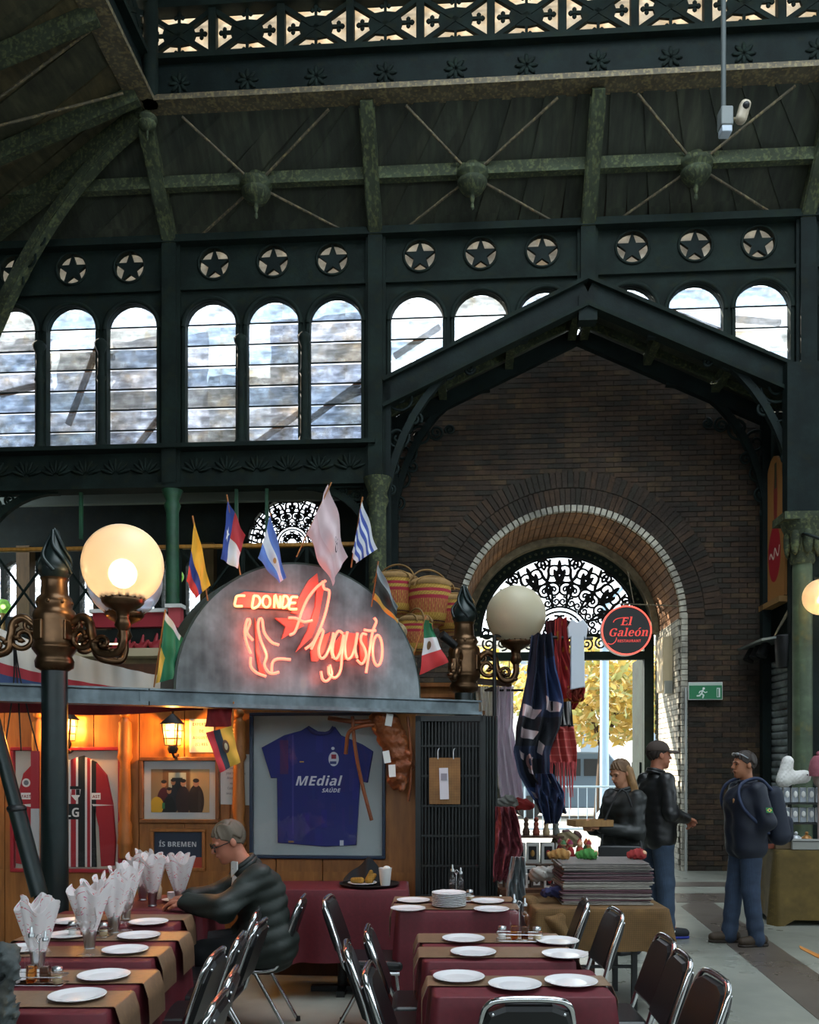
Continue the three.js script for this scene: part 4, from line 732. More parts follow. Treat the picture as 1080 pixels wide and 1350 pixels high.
{ // blue jersey
  const t = onWall('framed_jersey', 'framed purple-blue football jersey with white chest lettering', 'jersey');
  const [x0, y1] = W(331, 940), [x1, y0] = W(509, 1132); frame(t, x0, y0, x1, y1, 0.025, mat(0x1a2c44, 0.35), -ZW, 0.06);
  mb().box((x0 + x1) / 2, (y0 + y1) / 2, -ZW + 0.006, x1 - x0 - 0.03, y1 - y0 - 0.03, 0.012).build('backing', mat(0xa9b3b4, 0.7), t);
  const tx = canvas(512, 600, (x, w, h) => {
    x.fillStyle = '#232a72'; x.fillRect(0, 0, w, h);
    for (let i = 0; i < 60; i++) { x.fillStyle = `rgba(${30 + rnd() * 40},${30 + rnd() * 30},${90 + rnd() * 60},0.3)`; x.fillRect(rnd() * w, rnd() * h, 8 + rnd() * 30, 30 + rnd() * 120); }
    const X = (px) => (px - 347) / (493 - 347) * w, Y = (py) => (py - 957) / (1115 - 957) * h;
    x.fillStyle = '#4a2a5c'; x.fillRect(X(371), Y(975), X(382) - X(371), Y(1020) - Y(975)); x.fillStyle = '#3e3a86'; x.fillRect(X(387), Y(968), 8, Y(1100) - Y(968));
    x.fillStyle = '#dcdce6'; x.font = 'italic bold 66px sans-serif'; x.fillText('MEdial', X(390), Y(1035)); x.font = 'italic bold 27px sans-serif'; x.fillText('SAÚDE', X(426), Y(1044));
    x.fillStyle = '#d8a23a'; x.fillRect(X(397), Y(1003), 20, 5);
    x.fillStyle = '#c8ccd8'; x.beginPath(); x.ellipse(X(442), Y(1000), 24, 36, 0, 0, 7); x.fill(); x.fillStyle = '#8a2c3c'; x.fillRect(X(439), Y(994), 22, 22); x.fillStyle = '#3a4678'; x.fillRect(X(437), Y(1003), 30, 14); x.fillStyle = '#c8ccd8'; x.beginPath(); x.arc(X(441), Y(986), 8, 0, 7); x.fill();
    x.fillStyle = '#c8ccd8'; x.fillRect(X(450), Y(1107), 18, 28); x.fillStyle = '#8a6a3c'; x.fillRect(X(382), Y(1108), 26, 10);
  });
  const j = garment(t, 'jersey', [[408, 958], [420, 965], [434, 966], [442, 959], [450, 970], [478, 982], [492, 991], [485, 1031], [475, 1029], [470, 1113], [430, 1115], [368, 1110], [367, 1025], [359, 1025], [347, 986], [376, 970], [398, 964]], tx, -ZW + 0.014, 0.026);
  const [cx, cy] = W(424, 962); mb().tube([v(cx - 0.1, cy + 0.02, -ZW + 0.04), v(cx - 0.06, cy - 0.02, -ZW + 0.05), v(cx, cy - 0.035, -ZW + 0.05), v(cx + 0.07, cy - 0.02, -ZW + 0.05), v(cx + 0.1, cy + 0.02, -ZW + 0.04)], 0.014, 20, 6).build('collar', mat(0x1d225c, 0.7), j);
  print(t, 'glass_pane', x0 + 0.02, y0 + 0.02, x1 - 0.02, y1 - 0.02, -ZW + 0.055, paneGlass);
}
{ // framed photograph of a group
  const t = onWall('framed_photograph', 'wood framed group photograph with white mount under the lit lantern', 'picture');
  const [x0, y1] = W(186, 998), [x1, y0] = W(291, 1085); frame(t, x0, y0, x1, y1, 0.03, mat(0x8a5a28, 0.4, 0, { map: tWood }), -ZW, 0.05);
  mb().box((x0 + x1) / 2, (y0 + y1) / 2, -ZW + 0.006, x1 - x0 - 0.03, y1 - y0 - 0.03, 0.012).build('mount', mat(0xb9bcbc, 0.7), t);
  const [a, d] = W(200, 1014), [c, b] = W(277, 1071);
  print(t, 'photograph', a, b, c, d, -ZW + 0.014, mat(0xffffff, 0.3, 0, { map: canvas(384, 288, (x, w, h) => {
    x.fillStyle = '#8a7050'; x.fillRect(0, 0, w, h); x.fillStyle = '#b09468'; x.fillRect(w * 0.68, 0, w, h); x.fillStyle = '#6b4a2a'; x.fillRect(w * 0.2, 0, w * 0.46, h * 0.7); x.fillStyle = '#a8a898'; x.fillRect(w * 0.3, h * 0.08, w * 0.3, h * 0.5); x.fillStyle = '#20201c'; x.fillRect(w * 0.36, h * 0.2, w * 0.18, h * 0.5);
    const who = (cx, cy, s, c, f) => { x.fillStyle = c; x.beginPath(); x.ellipse(cx * w, (cy + 0.42) * h, 46 * s, 96 * s, 0, 0, 7); x.fill(); x.fillStyle = f; x.beginPath(); x.ellipse(cx * w, cy * h, 17 * s, 23 * s, 0, 0, 7); x.fill(); x.fillStyle = '#241c16'; x.beginPath(); x.ellipse(cx * w, cy * h - 14 * s, 18 * s, 12 * s, 0, 0, 7); x.fill(); };
    who(0.22, 0.34, 1, '#4a1e24', '#a5714e'); who(0.38, 0.3, 0.9, '#26242a', '#9a6a48'); who(0.55, 0.32, 1.05, '#3a2420', '#b07a58'); who(0.77, 0.32, 1.15, '#33241c', '#a0705a'); who(0.31, 0.5, 0.9, '#1c1c1a', '#b0805c'); x.fillStyle = '#c09a28'; x.beginPath(); x.ellipse(w * 0.1, h * 0.85, 44, 60, 0, 0, 7); x.fill(); x.fillStyle = '#3a7a4a'; x.fillRect(w * 0.19, h * 0.78, 18, 40);
  }) }));
  print(t, 'glass_pane', x0 + 0.02, y0 + 0.02, x1 - 0.02, y1 - 0.02, -ZW + 0.045, paneGlass);
}
{ // club sign
  const t = onWall('club_sign', 'dark blue and orange sign reading BREMEN in a wooden frame', 'sign');
  const [x0, y1] = W(200, 1092), [x1, y0] = W(272, 1148); frame(t, x0, y0, x1, y1, 0.025, M.wood, -ZW, 0.04);
  print(t, 'print', x0 + 0.02, y0 + 0.02, x1 - 0.02, y1 - 0.02, -ZW + 0.012, mat(0xffffff, 0.5, 0, { map: canvas(384, 300, (x, w, h) => { x.fillStyle = '#232f42'; x.fillRect(0, 0, w, h); x.fillStyle = '#a8402a'; x.fillRect(0, h * 0.7, w, h); x.fillStyle = '#c8ccd0'; x.font = 'bold 56px sans-serif'; x.fillText('ÍS BREMEN', 40, h * 0.42); x.font = '28px sans-serif'; }) }));
}
const lines = (n, big, words) => canvas(192, 256, (x, w, h) => { x.fillStyle = '#cfcfca'; x.fillRect(0, 0, w, h); x.fillStyle = '#55565a'; x.textAlign = 'center'; x.font = `${big ? 'bold 30' : '17'}px sans-serif`; words.forEach((s, i) => x.fillText(s, w / 2, h * (i + 1) / (n + 1))); });
for (const [name, label, x0p, y0p, x1p, y1p, tx, tilt] of [['paper_notice', 'white paper notice in capitals beside the lit lantern', 250, 948, 282, 992, lines(4, true, ['EXPERTOS', 'DE', 'AUGUSTO', '(C) RES']), 0], ['paper_notice', 'white typed paper notice between photograph and blue jersey', 291, 994, 331, 1061, lines(9, false, ['Cuidado con sus', 'pertenencias', 'Caution with', 'your belongings', 'Attention avec', 'vos biens', 'Cuidado com', 'seus pertences']), -0.03]]) {
  const t = onWall(name, label, 'notice'), [a, d] = W(x0p, y0p), [c, b] = W(x1p, y1p);
  mb().box((a + c) / 2, (b + d) / 2, -ZW + 0.004, c - a, d - b, 0.003, 0, 0, tilt).build('sheet', M.paper, t);
  const p = print(t, 'print', a, b, c, d, 0, mat(0xffffff, 0.8, 0, { map: tx })); p.geometry.translate(-(a + c) / 2, -(b + d) / 2, 0); p.position.set((a + c) / 2, (b + d) / 2, -ZW + 0.0065); p.rotation.z = tilt;
}
// wall lanterns
function lantern(px, py, label) {
  const t = onWall('wall_lantern', label, 'lamp'), [x, y] = W(px, py), z = -ZW + 0.13, s = 0.9;
  const roof = new THREE.ConeGeometry(0.125 * s, 0.1 * s, 4, 1); roof.rotateY(PI / 4); mb().add(roof, T(x, y + 0.13 * s, z)).ball(x, y + 0.19 * s, z, 0.012).build('roof', M.black, t);
  const cage = mb(); for (const [a, b] of [[-1, -1], [1, -1], [1, 1], [-1, 1]]) cage.bar(v(x + a * 0.05 * s, y - 0.1 * s, z + b * 0.05 * s), v(x + a * 0.07 * s, y + 0.09 * s, z + b * 0.07 * s), 0.01, 0.01, v(0, 0, 1));
  for (const [yy, q] of [[-0.1, 0.05], [-0.04, 0.056], [0.025, 0.063], [0.09, 0.07]]) for (const [a, b, c, d] of [[-1, -1, 1, -1], [1, -1, 1, 1], [1, 1, -1, 1], [-1, 1, -1, -1]]) cage.bar(v(x + a * q * s, y + yy * s, z + b * q * s), v(x + c * q * s, y + yy * s, z + d * q * s), 0.007, 0.007);
  for (const f of [-0.33, 0.33]) cage.bar(v(x + f * 0.1 * s, y - 0.1 * s, z + 0.052 * s), v(x + f * 0.14 * s, y + 0.09 * s, z + 0.071 * s), 0.006, 0.006, v(0, 0, 1));
  cage.build('cage', M.black, t);
  const gl = mb(); for (let k = 0; k < 4; k++) gl.add(new THREE.PlaneGeometry(0.11 * s, 0.18 * s), new THREE.Matrix4().makeTranslation(x, y, z).multiply(new THREE.Matrix4().makeRotationY(k * PI / 2)).multiply(T(0, -0.005, 0.056 * s)));
  gl.build('amber_glass', pmat(0xffdca0, 0.35, 0, { transmission: 0.85, thickness: 0 }), t);
  mb().ball(x, y + 0.02, z, 0.028, 1, 1.3, 1).build('bulb', mat(0xffffff, 0.5, 0, { emissive: new THREE.Color().setRGB(1, 0.66, 0.3), emissiveIntensity: 3.5 }), t);
  mb().tube([v(x, y - 0.1 * s, z), v(x, y - 0.15, z), v(x, y - 0.18, z - 0.05), v(x, y - 0.16, -ZW + 0.01)], 0.012, 16, 6).lathe([[0.03, -0.17], [0.045, -0.13], [0.035, -0.1]].map(([a, b]) => [a, b * s]), x, y, z, 8).build('bracket', M.black, t);
  const l = new THREE.PointLight(new THREE.Color().setRGB(1, 0.55, 0.2), 0.6); l.position.set(x, y + 0.02, z); t.add(l);
}
lantern(235, 968, 'lit black lantern with small panes above the group photograph');
lantern(97, 962, 'lit black lantern partly behind the near lamp post');
lantern(-60, 962, 'lit black lantern at the far left of the booth wall');
// dark slatted shutter cabinet with a hanging clipboard
{
  const t = onWall('slatted_cabinet', 'tall black slatted cabinet at the right end of the booth', 'cabinet');
  const z = -6.72, [x0, y1] = W(548, 944, 6.72), [x1] = W(656, 944, 6.72), xs = W(637, 944, 6.72)[0], iron = mat(0x1c2424, 0.45, 0.2, { map: tIron });
  mb().box((x0 + x1) / 2, y1 / 2, z - 0.12, x1 - x0, y1, 0.02).build('back_panel', M.blackMatte, t);
  for (const x of [x0 + 0.02, xs]) mb().box(x, y1 / 2, z, 0.04, y1, 0.05).build('stile', iron, t);
  for (let k = 0; k < 4; k++) mb().rod(v(xs + 0.03 + k * 0.022, 0, z - 0.02), v(xs + 0.03 + k * 0.022, y1, z - 0.02), 0.01, 0.01, 8).build('side_tube', iron, t);
  for (const y of [0.05, y1 - 0.02]) mb().box((x0 + xs) / 2, y, z, xs - x0, 0.04, 0.05).build('rail', iron, t);
  for (let k = 1; k < 9; k++) mb().box((x0 + xs) / 2, y1 * k / 9, z + 0.005, xs - x0, 0.014, 0.02).build('cross_rail', iron, t);
  for (let k = 1; k < 20; k++) mb().box(x0 + (xs - x0) * k / 20, y1 / 2, z - 0.01, 0.011, y1 - 0.06, 0.012).build('slat', iron, t);
  const c = onWall('clipboard', 'brown hardboard clipboard with a white strip hung on the slatted cabinet', 'clipboard');
  const [a, d] = W(566, 999, 6.68), [e, b] = W(607, 1060, 6.68);
  mb().box((a + e) / 2, (b + d) / 2, -6.68, e - a, d - b, 0.008).build('board', mat(0xa9804e, 0.7, 0, { map: tBurlap }), c);
  mb().box((a + e) / 2 - 0.005, (b + d) / 2 - 0.02, -6.67, 0.065, 0.23, 0.012, 0, 0, 0.03).build('white_strip', mat(0xcfd0d6, 0.6), c);
  mb().box((a + e) / 2 - 0.005, (b + d) / 2 + 0.03, -6.662, 0.045, 0.05, 0.004).build('strip_window', mat(0x8a8a94, 0.6), c);
  for (const q of [0.28, 0.78]) mb().tube([v(a + (e - a) * q, d - 0.01, -6.675), v(a + (e - a) * q, d + 0.05, -6.68), v(a + (e - a) * q + 0.01, d + 0.07, -6.7)], 0.004, 10, 5).build('hook', M.steel, c);
}
// red valance and sagging awning behind the beam
{
  const o = mb(); const a = bl(-60, 926, -0.3).x, b = bl(268, 930, -0.3).x;
  sheet((u, w) => v(a + (b - a) * u, 2.0 - 0.06 * (1 - u) + 0.1 * w + 0.012 * Math.sin(u * 8), -0.3 + 0.02 * Math.sin(u * 22)), 40, 4, 0.004, o);
  const m = o.build('red_valance', mat(0x8e1c22, 0.8, 0, { map: tWeave }), null); m.position.copy(BO); m.rotation.y = BA; tag(m, 'dark red cloth valance along the underside of the beam', 'valance');
  const t = thing('striped_awning', 'sagging white awning with red and blue stripes behind the lamp post', 'awning', BO, BA);
  const tx = canvas(64, 256, (x, w, h) => { x.fillStyle = '#b9b7b0'; x.fillRect(0, 0, w, h); x.fillStyle = '#9a2430'; x.fillRect(0, h * 0.62, w, h * 0.2); x.fillStyle = '#2c3f66'; x.fillRect(0, h * 0.82, w, h * 0.18); });
  const A = bl(-70, 806, -0.5), B = bl(232, 898, -0.4);
  sheet((u, w) => { const p = A.clone().lerp(B, u); return v(p.x, p.y + 0.02 - 0.42 * (1 - u * 0.6) * (1 - w) - 0.05 * Math.sin(u * PI), -0.45 + 0.1 * (1 - w) + 0.012 * Math.sin(u * 70)); }, 90, 14, 0.004).build('cloth', mat(0xffffff, 0.8, 0, { map: tx }), t, true);
  for (let k = 0; k < 3; k++) { const p = bl(18, 845 - k * 3, -0.2), q = bl(6 + k * 22, 990, -0.2); mb().tube([p, bl(18 + k * 5, 900, -0.2), q], 0.005, 14, 5).build('cord', M.black, t); }
}
// king crab hung by the blue jersey
{
  const t = onWall('hanging_crab', 'dried orange-brown king crab hanging over the blue jersey frame', 'decoration');
  const shell = mat(0x8a4a22, 0.55, 0, { map: tIron, bumpMap: tBump, bumpScale: 0.01 }), z = -6.78, Q = (x, y, dz = 0) => { const [a, b] = W(x, y, 6.78); return v(a, b, z + dz); };
  const body = []; const pts = [[505, 948, 16], [512, 962, 17], [520, 978, 17], [526, 993, 15], [530, 1008, 14], [524, 1028, 12]];
  for (let i = 0; i < pts.length - 1; i++) { const [a, b, r] = pts[i], [c, d, q] = pts[i + 1]; body.push([Q(a, b), r * 6.78 / F, Q(c, d), q * 6.78 / F]); }
  for (let k = 0; k < 14; k++) { const [a, b, r] = pts[k % 6]; const p = Q(a + rr(-9, 9), b + rr(-7, 7), 0.05); body.push([p, 0.03, p.clone().add(v(rr(-0.03, 0.03), rr(-0.03, 0.03), 0.03)), 0.015]); }
  const [lo, hi] = boxOf(body); const bf = bones(body, 0.02); mb().add(net((x, y, z) => bf(x, y, z) - 0.014 * Math.abs(Math.sin(y * 34)) + 0.004 * Math.sin(x * 120) * Math.sin(y * 110), lo, hi, 0.01)).build('shell', shell, t);
  const leg = (p, r) => mb().tube(p.map(([a, b, c]) => Q(a, b, c)), r, 30, 7).build('leg', shell, t);
  leg([[500, 950, 0.02], [470, 952, 0.05], [434, 947, 0.04]], 0.018); leg([[505, 955, 0.04], [478, 958, 0.08], [462, 966, 0.07], [458, 985, 0.05], [457, 994, 0.04]], 0.015); leg([[466, 945, 0.06], [470, 985, 0.08], [478, 1030, 0.06], [491, 1081, 0.05]], 0.014); leg([[538, 945, 0.03], [542, 985, 0.05], [542, 1030, 0.04], [539, 1056, 0.03]], 0.012);
  for (const [x, y] of [[515, 950], [519, 1016], [512, 998]]) mb().box(Q(x, y).x, Q(x, y).y, z + 0.12, 0.05, 0.09, 0.004, 0, 0.2, rr(-0.3, 0.3)).build('paper_tag', M.paper, t);
}
// ---- lamp posts
const globeUnlit = pmat(0xc4b99c, 0.5, 0, { transmission: 0.25, thickness: 0 });
const globeLit = pmat(0xf4e2c6, 0.38, 0, { transmission: 0.6, thickness: 0 });
const globeBlue = pmat(0xd8e6f4, 0.5, 0, { transmission: 0.5, thickness: 0 });
function lampPost(pos, label, arms) {
  const t = thing('lamp_post', label, 'lamp post', pos, 0);
  mb().lathe([[0.2, 0], [0.2, 0.1], [0.16, 0.16], [0.15, 0.36], [0.17, 0.4], [0.12, 0.46], [0.1, 0.5], [0.082, 0.6], [0.076, 2.1], [0.076, 2.22]], 0, 0, 0, 20).build('pole', M.poleGreen, t);
  mb().lathe([[0.076, 2.2], [0.11, 2.22], [0.115, 2.26], [0.1, 2.29], [0.13, 2.33], [0.13, 2.35], [0.12, 2.37], [0.122, 2.5], [0.128, 2.53], [0.12, 2.56], [0.1, 2.58], [0.11, 2.61], [0.1, 2.64], [0.08, 2.66], [0.075, 2.74], [0.085, 2.76]], 0, 0, 0, 22).build('collar', M.bronze, t);
  const fin = mb().lathe([[0.07, 2.75], [0.095, 2.79], [0.1, 2.82], [0.09, 2.86], [0.065, 2.9], [0.045, 2.94], [0.025, 3.0], [0.008, 3.06], [0, 3.07]], 0, 0, 0, 20); for (let k = 0; k < 5; k++) { const a = k / 5 * 2 * PI; fin.tube([0, 0.3, 0.6, 1].map((s) => { const r = [0.1, 0.095, 0.055, 0.012][Math.round(s * 3)], q = a + s * 2.2; return v(r * Math.cos(q), 2.79 + 0.26 * s, r * Math.sin(q)); }), 0.012, 16, 5); } fin.build('finial', M.poleGreen, t);
  for (let k = 0; k < 8; k++) mb().ball(0.1 * Math.cos(k * PI / 4), 2.61, 0.1 * Math.sin(k * PI / 4), 0.014, 1, 1, 1, 8).build('stud', M.bronze, t);
  for (let k = 0; k < 4; k++) { const a = k * PI / 2 + 0.5; mb().rbox(0.115 * Math.cos(a), 2.44, 0.115 * Math.sin(a), 0.03, 0.12, 0.07, 0.008, 0, -a, 0).build('boss_plate', M.bronze, t); }
  for (const [ax, az, kind] of arms) {
    const L = Math.hypot(ax, az), dx = ax / L, dz = az / L, at = (r, y) => v(dx * r, y, dz * r), arm = mb();
    arm.tube([at(0.1, 2.46), at(0.18, 2.52), at(0.24, 2.49), at(0.26, 2.4), at(0.3, 2.31), at(L - 0.04, 2.3), at(L, 2.36), at(L, 2.44)], 0.026, 44, 8);
    const m4 = new THREE.Matrix4().makeBasis(v(dx, 0, dz), v(0, 1, 0), v(-dz, 0, dx));
    scroll(arm, 0.185, 2.4, 0, 0.085, 1.5, 1.2, -1, 0.017, m4); scroll(arm, 0.14, 2.48, 0, 0.05, 1.3, 3, 1, 0.014, m4); scroll(arm, 0.33, 2.36, 0, 0.045, 1.2, 3, -1, 0.014, m4);
    for (let k = 0; k < 4; k++) { const p = at(0.22 + 0.06 * k, 2.4 - 0.03 * k); arm.ball(p.x, p.y, p.z, 0.03, 1, 0.6, 1, 7); }
    const a = arm.build('arm', M.bronze, t); if (kind === 'none') continue;
    const cup = mb().lathe([[0.02, 2.42], [0.05, 2.46], [0.035, 2.5], [0.04, 2.54], [0.1, 2.57], [0.12, 2.59], [0.125, 2.62], [0.11, 2.62], [0.1, 2.6]], dx * L, 0, dz * L, 20); for (let k = 0; k < 18; k++) { const q = k / 18 * 2 * PI; cup.ball(dx * L + 0.12 * Math.cos(q), 2.625, dz * L + 0.12 * Math.sin(q), 0.014, 1, 1.2, 1, 5); } cup.build('cup', M.bronze, t);
    const R = 0.237, yc = 2.6 + Math.sqrt(R * R - 0.1 * 0.1);
    const gp = Array.from({ length: 30 }, (_, i) => { const q = -PI / 2 + 0.44 + i / 29 * (PI - 0.44); return [Math.max(R * Math.cos(q), 0), yc + R * Math.sin(q)]; });
    const g = mb().lathe(gp, dx * L, 0, dz * L, 40).build('globe', { lit: globeLit, plain: globeUnlit, blue: globeBlue }[kind], t);
    if (kind === 'lit') {
      mb().ball(dx * L, yc - 0.05, dz * L, 0.082, 1, 1.05, 1, 18).build('bulb', mat(0xffffff, 0.5, 0, { emissive: new THREE.Color().setRGB(1, 0.8, 0.5), emissiveIntensity: 2.2 }), t);
      const l = new THREE.PointLight(new THREE.Color().setRGB(1, 0.84, 0.62), 0.11); l.position.set(dx * L, yc - 0.045, dz * L); l.shadow.radius = 2.5; t.add(l);
    } else mb().rod(v(dx * L, 2.58, dz * L), v(dx * L, 2.7, dz * L), 0.02, 0.02, 8).ball(dx * L, yc - 0.06, dz * L, 0.03, 1, 1.5, 1, 10).build('bulb', M.white, t);
  }
  return t;
}
const lp1 = P(72, CY, 5.5).setY(0), lp2 = P(612, CY, 7.25).setY(0);
lampPost(lp1, 'dark lamp post with bronze scrolled arms and a lit globe by the dining tables', [[0.45, 0.12, 'lit'], [0.31, -0.36, 'blue'], [-0.62, 0.05, 'plain']]);
lampPost(lp2, 'dark lamp post with an unlit cream globe at the end of the beam', [[0.41, 0.02, 'plain'], [-0.1, 0.3, 'none']]);
{ // red and white painted board on the near lamp post
  const t = thing('painted_board', 'narrow red and white painted board fixed to the near lamp post', 'board', lp1, 0);
  const x = -0.1, y0 = EYE - (1142 - CY) * 5.45 / F, ym = EYE - (1066 - CY) * 5.45 / F, y1 = EYE - (990 - CY) * 5.45 / F;
  mb().box(x, (ym + y1) / 2, 0.04, 0.05, y1 - ym, 0.012).build('red_half', mat(0xa3262e, 0.6), t); mb().box(x, (ym + y0) / 2, 0.04, 0.05, ym - y0, 0.012).build('white_half', mat(0xbab4b2, 0.6), t);
}
{ // slanting dark pole at the far left
  const t = thing('slanting_pole', 'slanting black tube leaning towards the near lamp post', 'pole'), a = P(-14, 930, 5.3), b = P(52, 1180, 5.2), m = a.clone().lerp(b, 0.55);
  mb().rod(a, m, 0.04, 0.04, 12).build('upper_tube', M.poleGreen, t); mb().rod(m, b, 0.048, 0.048, 12).build('lower_tube', M.poleGreen, t); mb().ball(m.x, m.y, m.z, 0.056, 1, 0.6, 1).build('clamp', M.black, t);
  const c = P(58, 1360, 5.15); mb().rod(b, c, 0.03, 0.03, 10).build('foot_tube', M.poleGreen, t);
}
// ---------------------------------------------------------------- dining tables
const TY = 0.75;
function clothGeo(w, d, drop, folds, sd, seg = 120, lev = 10) {   // a cloth over a w x d top, at the origin
  const r = 0.03, per = [], push = (x, z, nx, nz) => per.push([x, z, nx, nz]);
  const sides = [[-w / 2, d / 2, 1, 0, w, 0, 1], [w / 2, d / 2, 0, -1, d, 1, 0], [w / 2, -d / 2, -1, 0, w, 0, -1], [-w / 2, -d / 2, 0, 1, d, -1, 0]], tot = 2 * (w + d);
  for (const [x, z, dx, dz, L, nx, nz] of sides) { const n = Math.round(seg * L / tot); for (let i = 0; i < n; i++) { const t = i / n; push(x + dx * L * t, z + dz * L * t, nx, nz); } }
  const N = per.length, pos = [], idx = [];
  for (const [x, z] of per) pos.push(x * 0.985, 0.012, z * 0.985);
  for (let l = 0; l <= lev; l++) for (let i = 0; i < N; i++) {
    const [x, z, nx, nz] = per[i], t = l / lev, s = i / N, corner = Math.max(0, 1 - Math.min(Math.abs(Math.abs(x) - w / 2), 1) * 6) * Math.max(0, 1 - Math.min(Math.abs(Math.abs(z) - d / 2), 1) * 6);
    const wv = t * (0.012 + 0.03 * (0.5 + 0.5 * Math.sin(s * 2 * PI * folds + sd + Math.sin(s * 19 + sd)))) + corner * t * 0.02, q = 0.012 + wv;
    pos.push(x + nx * q + Math.sign(x) * corner * t * 0.012, 0.008 - t * drop * (1 + corner * 0.14), z + nz * q + Math.sign(z) * corner * t * 0.012);
  }
  for (let l = 0; l <= lev; l++) for (let i = 0; i < N; i++) { const a = l * N + i, b = l * N + (i + 1) % N; idx.push(a, a + N, b, b, a + N, b + N); }
  const c = pos.length / 3; pos.push(0, 0.012, 0); for (let i = 0; i < N; i++) idx.push(i, (i + 1) % N, c);
  const g = new THREE.BufferGeometry(); g.setAttribute('position', new THREE.Float32BufferAttribute(pos, 3)); g.setIndex(idx); g.computeVertexNormals(); return g;
}
function tableAt(x0, x1, d0, d1, which, turn = 0, m = M.maroon, drop = 0.46, runners = 2) {
  const w = x1 - x0, d = d1 - d0, c = [(x0 + x1) / 2, 0, -(d0 + d1) / 2];
  const t = thing('dining_table', 'square dining table under the cloth ' + which.replace(/^on the/, 'of the'), 'table', c, turn);
  mb().rbox(0, TY - 0.015, 0, w - 0.02, 0.03, d - 0.02, 0.008).build('table_top', M.woodDark, t);
  mb().rod(v(0, 0.03, 0), v(0, TY - 0.03, 0), 0.035, 0.035, 12).build('pedestal', M.black, t); mb().box(0, 0.02, 0, 0.45, 0.04, 0.06).box(0, 0.02, 0, 0.06, 0.04, 0.4).build('cross_foot', M.black, t);
  const cl = mb().add(clothGeo(w, d, drop, 9, x0 * 7 + d0)).build('tablecloth', m, null); cl.position.set(c[0], TY, c[2]); cl.rotation.y = turn; tag(cl, 'maroon tablecloth ' + which, 'tablecloth');
  for (let k = 0; k < runners; k++) {
    const rz = d * (runners === 1 ? 0 : k ? -0.25 : 0.25), hw = 0.115 * Math.min(1, d / 0.62), dl = 0.17;
    const o = mb(), L = w + 2 * dl; sheet((u, s) => { const q = (u - 0.5) * L, a = Math.abs(q) - w / 2, z = rz + (s - 0.5) * 2 * hw; return a <= -0.02 ? v(q, 0.017, z) : v(Math.sign(q) * (w / 2 + 0.02 + Math.min(0.03, Math.max(0, a + 0.02) * 0.4)), 0.017 - Math.max(0, a) * 1, z + 0.008 * Math.sin(a * 30)); }, 60, 4, 0.002, o);
    const rn = o.build('table_runner', M.runner, null); rn.position.set(c[0], TY, c[2]); rn.rotation.y = turn; tag(rn, (k ? 'far' : 'near') + ' brown satin runner ' + which, 'table runner');
  }
  return t;
}
tableAt(-1.86, -1.09, 3.22, 3.92, 'on the front lamp post table');
tableAt(-1.94, -1.17, 4.06, 4.8, 'on the second lamp post table');
tableAt(-2.06, -1.29, 4.92, 5.44, 'on the third lamp post table', 0, M.maroon, 0.46, 1);
tableAt(-1.86, -1.27, 5.5, 6.1, 'where the grey-haired man sits', 0, M.maroon, 0.5, 0);
tableAt(0.1, 0.77, 3.45, 3.9, 'behind the chair seen from the back', 0, M.maroon, 0.5, 1);
tableAt(0.07, 0.73, 4.06, 4.74, 'with four plates and one cruet set', 0, M.maroon, 0.5);
tableAt(-0.07, 0.64, 5.42, 6.02, 'with the stack of plates', 0, M.maroon, 0.62);
tableAt(-0.95, -0.02, 6.35, 6.82, 'against the wood wall under the blue jersey', 0, M.maroon, 0.5, 0);
// plates
const plateG = mb().lathe([[0, 0.004], [0.055, 0.004], [0.062, 0.0], [0.07, 0.002], [0.104, 0.012], [0.106, 0.015], [0.104, 0.0165], [0.068, 0.008], [0.06, 0.007], [0, 0.008]], 0, 0, 0, 32);
const plateMesh = plateG.geo();
function plate(px, py, group, label, y = TY + 0.019) {
  const d = (EYE - y) * F / (py - CY), o = new THREE.Mesh(plateMesh, M.china); o.name = 'plate'; o.position.copy(P(px, CY, d)).setY(y); return tag(o, label, 'plate', group);
}
for (const [x, y] of [[102, 1316], [137, 1289], [165, 1255], [183, 1236], [196, 1218], [30, 1253], [90, 1235], [94, 1217], [24, 1290]]) plate(x, y, 'plates on the lamp post row', 'white round plate laid on the tables by the near lamp post');
for (const [x, y] of [[605, 1291], [679, 1301], [753, 1297]]) plate(x, y, 'plates behind the rear-view chair', 'white round plate laid behind the chair seen from the back');
for (const [x, y] of [[624, 1258], [745, 1261], [611, 1240], [735, 1243]]) plate(x, y, 'plates round the single cruet set', 'white round plate on the table with one cruet set');
for (const [x, y] of [[545, 1189], [538, 1200], [643, 1190], [648, 1201]]) plate(x, y, 'plates beside the plate stack', 'white round plate laid beside the stack of plates');
for (let k = 0; k < 8; k++) plate(592, 1202, 'stacked white plates', 'white plate in the stack on the table by the slatted cabinet', TY + 0.019 + k * 0.0105).position.copy(P(592, CY, 5.56)).setY(TY + 0.019 + k * 0.0105);
